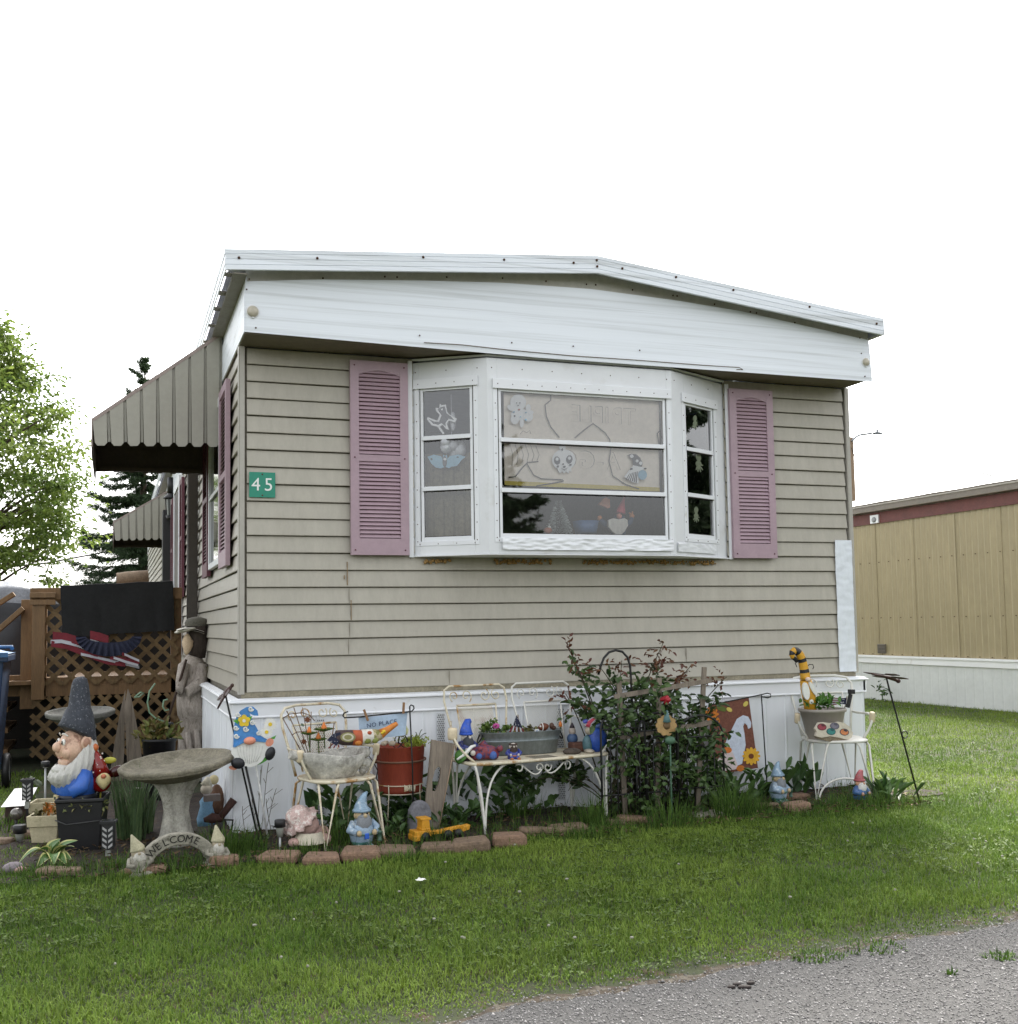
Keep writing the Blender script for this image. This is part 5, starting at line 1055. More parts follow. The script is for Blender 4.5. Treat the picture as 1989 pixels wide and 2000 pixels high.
# autumn gnome lying across the bowl
ag = thing('autumn_gnome', 'orange and white autumn gnome lying sideways with its long hat pointing right', 'garden gnome', group='garden gnomes'); AY = SY-.04
q = [(655, 1439, 15), (672, 1441, 18), (688, 1441, 18), (689, 1441, 18), (706, 1441, 18), (707, 1440, 18), (728, 1438, 17), (742, 1435, 13), (743, 1434, 12), (756, 1426, 8), (768, 1418, 6.5), (776, 1413, 5)]
mats_ = [0, 0, 1, 1, 2, 2, 3, 3, 4, 4, 4]; b = B(); n = len(q); pts = [PY(x, y, AY) for x, y, r_ in q]; rs = [r_*.84*(AY-CAM.y)/FPX for x, y, r_ in q]; b.tube(pts, rs, 16)
for i in range(n-1):
    for j in range(16): b.m[i*16+j] = mats_[i]
for x, y, r_, mi in ((718, 1446, 8, 5), (733, 1446, 7, 5), (700, 1450, 8, 4), (722, 1432, 5, 1), (750, 1429, 4, 6), (747, 1432, 3, 6)): P = PY(x, y, AY-.030); b.ell(P, (r_*.0027, .012, r_*.0024), mi, 9)
obj('body', b, [M('plaid_dark', '#4a3a38', .7, .3, 60), M('rust_orange', '#a8502a', .6), M('warm_white', '#d5d0c4', .6), M('leaf_print', '#b7a98a', .6, .3, 40, col2='#7c7a3c', f2=.5, s2=30), M('pumpkin_orange', '#c87a30', .6, .15, 40), M('olive_leaf', '#7d8440', .6), m_yel], ag)
b = B(); P = PY(680, 1440, AY-.045)
for r_, mi in ((12, 0), (9, 1), (6, 0)): b.add([PY(680+r_*1.25*math.cos(a), 1440+r_*.8*math.sin(a), AY-.046-.001*(12-r_)) for a in [i*PI/9 for i in range(18)]], [list(range(18))[::-1]], mi)
obj('arm', b, [M('khaki_stripe', '#8f8a5a', .6), M('cream_stripe', '#cfc9b4', .6)], ag)
# red bucket on a wire stand
KY = -.27; kt, kb = PY(781, 1456, KY), PY(785, 1545, KY); bu = thing('red_bucket', 'dull red wooden-look bucket planter on a wire stand', 'planter', (kt.x+.002, KY, kb.z)); hk = kt.z-kb.z; m_bucket = M('brick_red', '#8c3b27', .65, .12, 8, .2, 40, stretch=(6, 6, .6), col2='#70301f', f2=.6, s2=6)
b = B(); r0, r1 = .122, .142
b.lathe([(0, 0), (r0, 0), (r0+.004, .02), (r1, hk-.002), (r1+.002, hk), (r1-.010, hk), (r1-.014, hk-.04), (0, hk-.045)], 40, 0, None, True, lambda r, z, a: (r*(1+(.006*math.cos(a*14))), z)); obj('bucket', b, m_bucket, bu)
b = B(); zz = hk*.68; rr = r0+(r1-r0)*.68+.003; b.tube([(rr*math.cos(i*PI/18), rr*math.sin(i*PI/18), zz) for i in range(36)], .0065, 8, 0, True); [b.ell((sg*(rr+.006), 0, zz), (.012, .016, .012), 0, 10) for sg in (-1, 1)]; obj('hoop', b, M('dull_brown_hoop', '#6b4a36', .6), bu)
st = thing('wire_plant_stand', 'thin rusty white wire stand holding the red bucket, with a metal butterfly', 'stand', (kt.x+.002, KY, 0)); b = B(); b.tube([(.132*math.cos(i*PI/14), .132*math.sin(i*PI/14), kb.z+.045) for i in range(28)], .003, 5, 0, True); b.tube([(.126*math.cos(i*PI/14), .126*math.sin(i*PI/14), kb.z-.004) for i in range(28)], .003, 5, 0, True); obj('ring', b, m_iron2, st)
for k in range(4): a = R(45+90*k); b = B(); b.tube([(.131*math.cos(a), .131*math.sin(a), kb.z+.05), (.128*math.cos(a), .128*math.sin(a), kb.z), (.15*math.cos(a), .15*math.sin(a), 0)], .0032, 5); obj('leg', b, m_iron2, st)
b = B(); fr = [(790, 1533), (797, 1537), (800, 1540), (797, 1545), (790, 1547)]; cut(b, fr, KY-.138, .003); cut(b, [(812, 1532), (804, 1536), (801, 1540), (804, 1545), (811, 1546)], KY-.138, .003); b.tube([PY(800, 1533, KY-.140), PY(801, 1546, KY-.140)], .005, 6); bf_ = obj('butterfly', b, m_iron2, st); bf_.matrix_parent_inverse = Matrix.Translation((-kt.x-.002, -KY, 0))
b = B()
for sg, ph in ((-1, 0),):
    b.tube([PY(x, y, KY) for x, y in ((733, 1452), (722, 1460), (720, 1475), (730, 1490), (738, 1505), (735, 1520), (742, 1532))], .003, 5); b.tube([PY(730+6*math.cos(i*.5), 1452+6*math.sin(i*.5), KY) for i in range(12)], .003, 5)
s_ = obj('scroll', b, m_black, st); s_.matrix_parent_inverse = Matrix.Translation((-kt.x-.002, -KY, 0))
# plants in the bucket, cow-spot bloom, pebbles
def plant(name, label, cat, P, D, L_, W_, mat, group=None, stems=None, rn=None):
    t = thing(name, label, cat, (0, 0, 0), 0, group); n = len(P); Nn = rng.normal(size=(n, 3))*.35+np.array([[0, -.25, 1.]]); V, F = leaves(P, D, Nn, L_, W_); npmesh('leaves', V, F, mat, t, np.repeat(rng.random(n) if rn is None else rn, 6))
    if stems is not None: obj('stem', stems, m_stem, t)
    return t
def bunch(cx, cy, cz, sx, sy, sz, n, l, w_, upb=.6):
    P = np.array([[cx, cy, cz]])+rng.normal(size=(n, 3))*np.array([[sx, sy, sz]]); D = rng.normal(size=(n, 3))*.8+np.array([[0, 0, upb]]); return P, D, l*rng.uniform(.6, 1.2, n), w_*rng.uniform(.7, 1.2, n)
m_lime = M('lime_moss', '#76862a', .7, .2, 20, attr=True, hi='#9aa638', trans=.2)
P = PY(805, 1448, KY); plant('moss_plant', 'yellow-green mossy plant spilling over the red bucket rim', 'plant', *bunch(P.x, KY-.02, P.z-.005, .035, .06, .012, 420, .025, .008), m_lime)
P = PY(760, 1447, KY); b = B()
for x, y, r_, lab in ((-.045, -.06, .016, 'pale pebble at the left inside the red bucket'), (.0, -.075, .019, 'larger pale pebble beside the spotted bloom stem in the red bucket'), (-.02, -.01, .015, 'pale pebble half hidden behind the others in the red bucket')):
    b = B(); b.ell((P.x+x, KY+y, P.z-.008), (r_*1.15, r_, r_*.85), 0, 10); tag(obj('pebble', b, M('pale_pebble', '#b9ab97', .8, .2)), lab, 'pebble', 'pebbles in the red bucket')
cw = thing('spotted_dried_bloom', 'pale yellow spotted ball bloom on wire scrolls over the red bucket', 'ornament'); P = PY(783, 1427, KY-.05); b = B()
for i in range(60): d = Vector(rng.normal(size=3)).normalized(); b.ell(P+Vector((d.x*.034, d.y*.02, d.z*.026)), .010+.005*random.random(), 1 if random.random() < .22 else 0, 7)
obj('bloom', b, [M('pale_yellow', '#c9cb98', .7, .1, 40), m_black], cw); b = B(); b.tube([P, PY(778, 1452, KY-.05)], .004, 6)
for sg in (-1, 1): b.tube([P+Vector((sg*(.012+.03*math.sin(i*.45)), 0, -.05-.004*i+.03*math.cos(i*.6))) for i in range(10)], .003, 5)
obj('scroll', b, m_black, cw)
gl_ = thing('grey_seedhead_weed', 'thin grey-green weed standing behind the right rim of the red bucket', 'plant'); b = B()
for x, y in ((812, 1430), (825, 1425), (833, 1432), (822, 1440)): b.tube(bez(PY(817, 1452, KY+.02), PY(816, 1445, KY+.02), PY((x+817)/2, y, KY+.02), PY(x, y, KY+.02), 6), .0025, 4)
obj('stem', b, M('grey_green', '#66705c', .7), gl_)
# NO PLACE banner on its black hook
nbn = thing('no_place_banner', 'pale blue banner reading NO PLACE pegged to a black garden hook', 'banner'); NY = -.43
b = B(); c4 = [PY(x, y, NY) for x, y in ((703, 1446), (792, 1436), (797, 1392), (701, 1402))]
b.grid(lambda u, t: tuple(c4[0].lerp(c4[1], u).lerp(c4[3].lerp(c4[2], u), t)+Vector((0, .008*math.sin(u*6+t*2), 0))), 20, 8); obj('cloth', b, [M('pale_blue_cloth', '#a9bccf', .8, .08, 12)], nbn)
b = B(); T = Matrix.Translation(PY(746, 1413.5, NY-.012)) @ Matrix.Rotation(R(-6.0), 4, 'Y') @ FACE; text_mesh(b, 'NO PLACE', .034, T, 0, .0008, 'CENTER', 1.12); cut(b, [(704, 1424), (718, 1423), (718, 1436), (704, 1436)], NY-.012, .002, 1); obj('lettering', b, [M('navy_letter', '#33415f', .7), M('grey_print', '#6f7f8c', .7)], nbn)
b = B()
for (x0, y0, x1, y1) in ((711, 1386, 719, 1408), (789, 1372, 788, 1394)): b.bar(PY(x0, y0, NY-.015), PY(x1, y1, NY-.015), .010, .012)
obj('clothes_peg', b, M('peg_wood', '#8a6a4c', .8), nbn)
b = B(); b.tube([PY(x, y, NY) for x, y in ((680, 1390), (672, 1393), (670, 1398), (673, 1402), (700, 1400.5), (797, 1390.5), (805, 1389), (809, 1384), (808, 1379), (803, 1377), (800, 1381))], .0042, 6); b.tube([PY(800.5, 1381, NY-.006), PY(806, 1500, NY-.006), (PY(808, 1600, NY-.006).x, NY-.006, 0)], .0045, 6); obj('hook_pole', b, m_black, nbn)
# board with an oval hole leaning against the bench
bd = thing('cut_out_board', 'weathered grey board with an oval hole leaning beside the bench', 'board'); BYd = -.52
b = B(); out = [(844, 1445), (889, 1453), (886, 1480), (852, 1640), (826, 1640), (835, 1540)]; hole = [(856, 1498), (850, 1506), (846, 1520), (844, 1545), (850, 1548), (857, 1532), (861, 1512), (860, 1500)]
ring = [(844, 1445), (889, 1453), (886, 1480), (874, 1540), (852, 1640), (826, 1640), (832, 1560), (836, 1510)]
F_ = lambda x, y: PY(x, y, BYd)
o8 = [F_(*p) for p in [(866, 1449), (889, 1453), (886, 1480), (873, 1545), (852, 1640), (826, 1640), (834, 1545), (844, 1445)]]; h8 = [F_(*p) for p in [(857, 1497), (861, 1501), (861, 1514), (857, 1532), (851, 1546), (845, 1546), (845, 1524), (850, 1505)]]
dn = Vector((0, .022, 0)); vs = o8+h8+[p+dn for p in o8+h8]; fs = []
for i in range(8): j = (i+1) % 8; fs += [(i, j, 8+j, 8+i), (16+i, 24+i, 24+j, 16+j), (i, 16+i, 16+j, j), (8+i, 8+j, 24+j, 24+i)]
b.add(vs, fs); obj('plank', b, m_owood, bd, bevel=.002)
b = B(); b.tube([F_(888, 1456)+Vector((0, -.004, 0)), F_(853, 1640)+Vector((0, -.004, 0))], .003, 4); obj('edge_strip', b, M('pale_edge', '#a58f78', .8), bd)
tag(obj('gravestone_rock', B().prism([(-.062, 0), (.066, 0), (.066, .14), (.05, .185), (.015, .205), (-.03, .195), (-.058, .15)], .07, Matrix.Translation((PY(818, 1600, -.55).x, -.52, 0)) @ FACE), M('grey_rock', '#75757a', .9, .2, 10, .8, 25, col2='#5a5b60', f2=.5, s2=6), bevel=.016), 'upright grey rounded rock behind the yellow toy digger', 'rock')
# toy digger
td = thing('toy_digger', 'yellow toy digger with black wheels lying along the brick edging', 'toy', (PY(838, 1640, -.78).x, -.76, .03), 6); m_ty = M('toy_yellow', '#c98f22', .45, .1, 20)
b = B(); b.box(-.09, .005, -.045, .045, .02, .05); b.box(-.05, .0, -.04, .04, .05, .062); b.box(-.095, -.06, -.05, .05, .0, .028); b.prism([(-.05, .06), (.0, .06), (-.005, .105), (-.045, .105)], .006, Matrix.Translation((0, -.032, 0)) @ FACE); b.box(-.055, .005, -.04, .04, .104, .116); b.box(-.048, -.040, -.035, .035, .06, .105); b.box(-.01, -.003, .026, .034, .06, .105); obj('cab', b, m_ty, td, bevel=.003)
b = B(); b.bar((.0, 0, .03), (.14, 0, .032), .035, .02); b.bar((.08, .02, .03), (.20, .02, .042), .02, .018); b.prism([(.19, .02), (.235, .03), (.24, .055), (.20, .05)], .05, Matrix.Translation((0, .025, 0)) @ FACE); obj('boom', b, m_ty, td, bevel=.003)
for x in (-.03, .10, .16):
    for y in (-.045, .045): b = B(); b.lathe([(0, -.012), (.022, -.012), (.024, 0), (.022, .012), (0, .012)], 14, 0, Matrix.Translation((x, y, .02)) @ Matrix.Rotation(PI/2, 4, 'X')); obj('wheel', b, m_black, td)
# pink bonnet stone figure
pb = thing('bonnet_figure', 'chubby stone figure lying face down in a frilly pink bonnet and white skirt', 'ornament', (PY(598, 1655, -.62).x, -.62, .03), 10); m_pst = M('pink_stone', '#b7968c', .8, .15, 20, .3, 40)
b = B(); b.ell((.03, 0, .05), (.075, .06, .05), 0, 16); b.ell((.0, -.03, .10), (.06, .055, .055), 0, 16); b.ell((.085, -.05, .025), (.035, .05, .03), 0, 12); b.ell((-.085, -.05, .022), (.028, .04, .024), 0, 12); b.ell((.095, -.01, .05), (.03, .04, .035), 0, 12); obj('body', b, m_pst, pb)
b = B(); b.lathe([(0, .075), (.045, .07), (.062, .045), (.065, .02), (.08, .01), (.10, -.004), (.098, -.01), (.06, .0)], 36, 0, Matrix.Translation((-.035, -.01, .125)) @ Matrix.Rotation(-.62, 4, 'Y') @ Matrix.Rotation(.1, 4, 'X'), True, lambda r, z, a: (r*(1+(.09*math.sin(a*11) if r > .07 else .03*math.sin(a*7))), z+(.014*math.sin(a*11+1) if r > .07 else 0))); obj('bonnet', b, M('pale_pink', '#c2a8a0', .85, .2, 30, .6, 50, col2='#d9cfc6', f2=.52, s2=40), pb)
b = B(); b.lathe([(.06, .055), (.075, .03), (.085, .0)], 30, 0, Matrix.Translation((.005, -.04, .012)), True, lambda r, z, a: (r*(1+.05*math.sin(a*16)), z)); obj('skirt', b, M('off_white_skirt', '#c9c1ac', .8, .1, 30), pb)

# ---- on the bench
def BPt(x, y, off=0): return PY(x, y, -.42+off)
tb = thing('galvanised_tub', 'long oval galvanised tub with ribbed sides planted on the bench', 'tub', (0, 0, 0)); m_galv = M('galvanised_steel', '#7c8486', .42, .15, 10, .15, 20, metal=.55, col2='#626a6e', f2=.55, s2=5, sharp=.3, stretch=(1, 1, .5))
TY = -.40; tl_, trr, bl_, br_ = PY(948, 1433, TY), PY(1106, 1426, TY), PY(962, 1480, TY), PY(1094, 1473, TY); cx = (tl_.x+trr.x)/2; rx = (trr.x-tl_.x)/2; rb = (br_.x-bl_.x)/2; zt, zb = (tl_.z+trr.z)/2, .40; h = zt-zb
pr = [(0, .0), (.86, 0), (.88, .01), (.93, .55), (.945, .56), (.965, .60), (.95, .64), (.945, .66), (.96, .70), (.95, .74), (.955, .75), (1, .985), (1.015, 1.0), (1.0, 1.012), (.965, .99), (.95, .8), (0, .78)]
b = B(); n = 110
def tubv(r, z, a): rr = r*(1+(.013*math.sin(a*48) if .05 < z < .5 and r > .5 else 0)); return rr, z
vs = []
for r, z in pr:
    for j in range(n):
        a = 2*PI*j/n; rr, zz = tubv(r, z, a); k = abs(math.cos(a))**.7*math.copysign(1, math.cos(a)); s2 = abs(math.sin(a))**.8*math.copysign(1, math.sin(a)); vs.append((cx+rr*rx*k, TY+.10+rr*.115*s2, zb+zz*h))
b.add(vs, [(i*n+j, i*n+(j+1) % n, (i+1)*n+(j+1) % n, (i+1)*n+j) for i in range(len(pr)-1) for j in range(n)], 0, True); obj('tub', b, m_galv, tb)
for sg in (-1, 1): b = B(); b.tube([(cx+sg*(rx*.97+.022*math.sin(i*PI/8)), TY+.10+.03*math.cos(i*PI/8), zb+h*.88-.045*math.sin(i*PI/8)) for i in range(9)], .005, 6); obj('handle', b, m_black, tb)
b = B(); b.add([(cx+.94*rx*math.cos(i*PI/16)*1., TY+.10+.105*math.sin(i*PI/16), zb+h*.86) for i in range(32)], [list(range(32))]); obj('soil', b, m_soil, tb)
P = PY(955, 1425, TY+.08); plant('leafy_seedling', 'green seedling at the left end of the galvanised tub', 'plant', *bunch(P.x, TY+.08, P.z, .022, .03, .02, 90, .035, .018), m_leafg); P = PY(985, 1426, TY+.1); plant('grey_leaf_plant', 'grey-green leafy plant behind the pink bloom in the tub', 'plant', *bunch(P.x+.03, TY+.1, P.z, .03, .03, .012, 70, .035, .02), m_leafg)
P = PY(1035, 1428, TY+.1); plant('brown_leaf_plant', 'small brown-green plant between flag and football in the tub', 'plant', *bunch(P.x, TY+.1, P.z, .022, .02, .012, 60, .03, .016), M('olive_leaf_b', '#4e4a28', .6, .3, attr=True, hi='#6b6a3a'))
b = B(); P = PY(969, 1418, TY+.04)
for i in range(8): a = i*PI/4; b.ell(P+Vector((.013*math.cos(a), -.004, .009*math.sin(a))), (.010, .005, .008), 0, 8)
tag(obj('pink_bloom', b, M('magenta_petal', '#b44a8c', .5)), 'single magenta bloom at the left of the tub', 'flower')
flag('small stars and stripes flag folded to a triangle in the middle of the tub', [(1009, 1397), (1013, 1404), (1021, 1422), (1008, 1419), (1003, 1416)], [[(995+i*.0+i*4.4, 1430-i*.3), (1001+i*2.6, 1417+abs(i-2)*.4), (1003.3+i*2.6, 1417.5), (998+i*4.4, 1430)] for i in range(7)], ((1012, 1396), (1014, 1434)), TY+.02)
b = B(); P = PY(1062, 1420, TY+.06); b.ell(P, (.036, .024, .024), 0, 16, fn=lambda p: Vector((p.x, p.y*(1-.35*p.x*p.x), p.z*(1-.35*p.x*p.x))), rot=Matrix.Rotation(-.15, 3, 'Y')); b.tube([P+Vector((-.012+.0, .025*math.cos(a), .025*math.sin(a))) for a in [i*PI/8 for i in range(16)]], .003, 5, 1, True); b.ell(P+Vector((-.024, -.012, .006)), .006, 1, 8); tag(obj('toy_football', b, [M('football_brown', '#6a3a26', .5), m_wp]), 'small brown football ornament with white stripes in the tub', 'ball')
b = B(); P = PY(1078, 1418, TY+.06); b.ell(P, (.016, .016, .02), 0, 10); b.ell(P+Vector((.012, 0, -.012)), (.016, .016, .014), 0, 10); tag(obj('brown_bear_ornament', b, M('dark_brown_resin', '#4a2e20', .5, .2, 30)), 'small dark brown ornament right of the toy football', 'ornament')
b = B(); P = PY(1048, 1429, TY+.02); b.box(P.x-.012, P.x+.012, TY+.01, TY+.016, P.z-.014, P.z+.014); b.box(P.x-.008, P.x+.008, TY+.0085, TY+.0098, P.z-.009, P.z+.009, 1); tag(obj('picture_tag', b, [m_wp, M('tag_print', '#8a9ab0', .6)]), 'tiny square picture tag on the tub rim beside the football', 'tag')
P = PY(1095, 1416, TY+.06); b = B(); b.tube([P+Vector((0, 0, -.04)), P+Vector((0, 0, .0))], .004, 5, 1); b.lathe([(0, -.015), (.012, -.006), (.010, .01), (0, .026)], 9, 0, Matrix.Translation(P)); tag(obj('orange_bud', b, [m_orange, m_stem]), 'single orange bud at the right end of the tub', 'flower')
# gnomes and stones on the bench
c = PY(910, 1484, -.45); gnome('garden_gnome', 'gnome in bent royal blue hat and dark scarf at the left bench end', (c.x, -.46, .385), .235, 20, '#2a54b8', '#2b3570', '#4b1f2c', beard='#3b3f46', hatpts=[((0, 0, .66), .19), ((0, 0, .76), .17), ((.02, .0, .88), .13), ((.07, 0, .97), .10), ((.13, 0, .98), .07), ((.17, 0, .95), .04)], skin=M('white_face', '#c4beb6', .5), pose='stand')
rg = thing('reclining_gnome', 'gnome in red plaid and blue lying on the bench with a green, white-edged hat', 'garden gnome', (0, 0, 0), 0, 'garden gnomes'); RY = -.52
b = B(); q = [(922, 1475, 11), (938, 1470, 15), (955, 1469, 15), (972, 1472, 12)]; b.tube([PY(x, y, RY) for x, y, r_ in q], [r_*.0027 for x, y, r_ in q], 14, 0); 
for x, y, r_, mi in ((936, 1477, 7, 1), (963, 1475, 9, 1), (938, 1463, 6, 0), (977, 1462, 7, 0), (924, 1471, 6, 2)): b.ell(PY(x, y, RY-.03), r_*.0027, mi, 10)
b.tube([PY(940, 1458, RY+.03), PY(945, 1452, RY+.03), PY(950, 1460, RY+.02)], .02, 8, 0); obj('body', b, [M('red_plaid', '#7c343c', .6, .25, 60, col2='#3a3560', f2=.52, s2=50), M('denim_blue', '#3e5c9c', .6), M('pale_face', '#c9c2b8', .5)], rg)
b = B(); b.lathe([(.045, 0), (.04, .03), (.02, .05), (0, .055)], 16, 0, Matrix.Translation(PY(905, 1481, RY)) @ Matrix.Rotation(-.8, 4, 'Y')); obj('hat', b, M('hat_green', '#3f6b28', .6), rg); b = B(); b.tube([PY(x, y, RY-.035) for x, y in ((893, 1484), (903, 1477), (913, 1468), (921, 1459), (929, 1456))], [.006, .009, .011, .010, .006], 8); obj('hat_brim', b, m_wp, rg)
c = PY(1004, 1483, -.54); gnome('seated_figure', 'small brown-bearded figure in blue overalls sitting cross-legged before the tub', (c.x, -.53, .392), .155, -5, '#39251d', '#3a4590', '#3f4c98', boot='#a8642c', beard='#3a2a22', hatpts=[((0, 0, .70), .10), ((0, 0, .72), .06), ((0, 0, .74), .02)], skin=M('white_face2', '#bdb4aa', .5), pose='sit', cat='ornament')
c = PY(1160, 1468, -.42); ug = thing('sack_gnome', 'gnome with a red-striped hat carrying a big bright blue sack at the bench right end', 'garden gnome', (c.x, -.42, .395), 0, 'garden gnomes')
b = B(); b.ell((.02, -.01, .075), (.062, .05, .082), 0, 20, fn=lambda p: p*(1+.04*math.sin(math.atan2(p.y, p.x)*9))); b.tube([(.02, -.01, .145), (.018, -.01, .165)], [.03, .045], 12, 1); obj('sack', b, [M('sack_blue', '#23499c', .4, .2, 25, .3, 30), M('sack_tie', '#6a80b8', .6)], ug)
b = B(); b.ell((-.045, -.01, .05), (.03, .035, .055), 0, 14); b.ell((-.035, -.02, .13), (.028, .026, .026), 1, 12); b.ell((-.05, -.045, .012), (.03, .045, .014), 1, 10); obj('body', b, [M('teal_grey_coat', '#4b6a70', .5, .2, 30), M('grey_skin', '#a9a090', .5)], ug)
b = B(); b.tube([(-.035, -.01, .148), (-.025, -.01, .17), (.0, -.01, .19), (.03, -.01, .205)], [.032, .028, .02, .008], 14); 
for i in range(3):
    for j in range(14): b.m[i*14+j] = (j//2) % 2
b.ell((-.055, -.01, .185), (.018, .016, .014), 2, 10); obj('hat', b, [M('hat_red', '#a8354a', .5), m_fw, M('hat_blue', '#4a55a8', .5)], ug)
b = B(); P = PY(1121, 1470, -.50); b.grid(lambda u, t: (P.x+(.055+.006*noise.noise((u*6, t, 0)))*math.cos(u*2*PI)*math.sin(PI*max(.02, t*.98)), -.47+.04*math.sin(u*2*PI)*math.sin(PI*max(.02, t*.98)), .41-.022*math.cos(PI*t)), 24, 10); tag(obj('log_slice', b, M('dark_bark', '#4b423a', .9, .4, 30, .8, 50, col2='#8a8378', f2=.62, s2=30)), 'dark bark-covered log slice lying on the bench front', 'log')
b = B(); P = PY(1128, 1455, -.38); b.box(P.x-.05, P.x+.05, -.42, -.34, .40, .455); tag(obj('brown_block', b, M('brown_block', '#57382c', .8, .2, 15, .4, 40), bevel=.012), 'dark reddish brown block behind the log slice on the bench', 'block')
b = B(); P = PY(1118, 1428, -.34); b.ell(P, (.022, .02, .03), 0, 12); b.ell(P+Vector((0, 0, -.045)), (.035, .03, .035), 1, 12); b.tube([P+Vector((0, 0, .02)), P+Vector((.0, 0, .05))], [.018, .004], 9, 2); tag(obj('grey_gnome_ornament', b, [M('greyface', '#a59a90', .6), M('slate_coat', '#3f5678', .6), M('dark_hat', '#3a3238', .6)]), 'small slate-coated gnome half hidden between tub and blue sack', 'ornament')

# ---- right chair: pot, bee gnome, flag, plaque
QY = -.36; c = PY(1605, 1452, QY); gp = thing('grey_pot', 'tall tapered grey pot standing on the right white chair', 'pot', (c.x-.005, QY, .385)); ht = PY(1612, 1383, QY).z-.385; rt_ = (PY(1660, 1385, QY).x-PY(1567, 1385, QY).x)/2*.83; b = B()
b.lathe([(0, 0), (rt_*.66, 0), (rt_*.68, .01), (rt_*.93, ht-.022), (rt_, ht-.02), (rt_*1.01, ht-.003), (rt_*.97, ht), (rt_*.9, ht-.005), (rt_*.88, ht-.03), (0, ht-.035)], 40, 0, Matrix.Translation((.02, 0, 0))); obj('pot', b, M('warm_grey_pot', '#9b948b', .6, .05, 5, .1, 60, col2='#6d5e50', f2=.66, s2=3, sharp=.3), gp)
bee = thing('bee_gnome', 'tall bee gnome with a hooked black and yellow striped hat standing in the grey pot', 'garden gnome', (0, 0, 0), 0, 'garden gnomes'); EY = QY-.02; m_by = M('bee_yellow', '#cf9a2c', .5, .1, 30); q = [(1557, 1293, 4), (1554, 1288, 5), (1549, 1284, 5.5), (1547, 1279, 6.5), (1548, 1274, 7.5), (1552, 1271, 8.5), (1556, 1271.5, 9.2), (1560, 1275, 9.8), (1563.5, 1280, 10), (1566, 1286, 10), (1568, 1293, 10.2), (1569.5, 1300, 10.4), (1571, 1307, 10.8), (1572, 1314, 11.5), (1573, 1321, 12.2), (1573.5, 1327, 12.8)]
b = B(); pts = [PY(x, y, EY) for x, y, r_ in q]; b.tube(pts, [r_*.0029*.95 for x, y, r_ in q], 14)
for i in range(len(q)-1):
    for j in range(14): b.m[i*14+j] = 1 if (i % 3 == 0 or (i < 6 and i % 2)) else 0
obj('hat', b, [m_by, m_blkp], bee)
b = B(); q = [(1574, 1328, 13), (1577, 1345, 15), (1581, 1365, 15), (1583, 1388, 13)]; b.tube([PY(x, y, EY) for x, y, r_ in q], [r_*.0029 for x, y, r_ in q], 16, 0); b.ell(PY(1579, 1327, EY-.045), (.018, .018, .015), 1, 12); 
for x, y in ((1573, 1310), (1581, 1350), (1569, 1365), (1586, 1372)): b.ell(PY(x, y, EY-.045), .004, 2, 6)
obj('body', b, [m_by, M('bee_nose', '#d9c3b4', .5), m_blkp], bee)
b = B(); cut(b, epx(1575.5, 1350, 6.5, 17, -8), EY-.062, .014, 0); obj('wing', b, m_wp, bee); b = B(); cut(b, epx(1589, 1345, 4, 15, -28), EY-.05, .012, 0); obj('wing', b, m_wp, bee)
b = B(); b.tube([PY(x, y, EY) for x, y in ((1564, 1290), (1557, 1292), (1554, 1296), (1557, 1303))], .003, 5); b.tube([PY(x, y, EY) for x, y in ((1575, 1305), (1581, 1298), (1588, 1298), (1590, 1303), (1588, 1307))], .003, 5); obj('antenna', b, m_black, bee)
b = B(); b.ell(PY(1585, 1370, EY-.03), (.02, .015, .025), 0, 10); obj('beard', b, m_wp, bee)
P = PY(1605, 1374, QY-.04); plant('pot_greens', 'fresh green leaves growing in the grey pot', 'plant', *bunch(P.x, QY-.04, P.z, .045, .04, .014, 190, .05, .022), M('fresh_leaf', '#3f6b2a', .5, .2, attr=True, hi='#5f8a3a', trans=.2))
flag('small stars and stripes flag leaning in the grey pot by its black light', [(1640, 1364), (1654, 1363), (1653, 1376), (1639, 1375)], [[(1622, 1361+i*2.6), (1639, 1364+i*1.6), (1639, 1365.6+i*1.6), (1623, 1363.4+i*2.6)] for i in range(7)], ((1655, 1360), (1650, 1385)), QY-.05)
t = thing('solar_stake_light', 'black square solar light leaning in the grey pot by the flag', 'garden light', (0, 0, 0), 0, 'small round solar lights'); b = B(); P = PY(1664, 1351, QY-.02); b.box(P.x-.018, P.x+.018, QY-.035, QY, P.z-.015, P.z+.015); obj('cap', b, m_blackp, t, bevel=.003); b = B(); b.bar(PY(1662, 1356, QY-.02), PY(1656, 1382, QY-.02), .02, .02); obj('stake', b, m_blackp, t)
pl = thing('painted_stone_plaque', 'cream ragged stone plaque with four painted circles leaning on the grey pot', 'ornament'); LY = QY-.17
b = B(); cut(b, [(1593, 1424), (1600, 1412), (1612, 1411), (1624, 1413), (1640, 1410), (1651, 1413), (1659, 1419), (1663, 1426), (1667, 1432), (1664, 1441), (1656, 1445), (1640, 1441), (1622, 1438), (1606, 1441), (1594, 1438), (1596, 1430)], LY, .02, 0); cut(b, [(1594, 1438), (1606, 1440), (1622, 1437), (1640, 1440), (1656, 1444), (1653, 1451), (1640, 1452), (1625, 1450), (1610, 1446), (1598, 1442)], LY+.006, .03, 1); obj('slab', b, [M('cream_slab', '#c9c0af', .8, .08, 12, .3, 40), M('raw_edge', '#7c705c', .9, .3, 20, .8, 40)], pl)
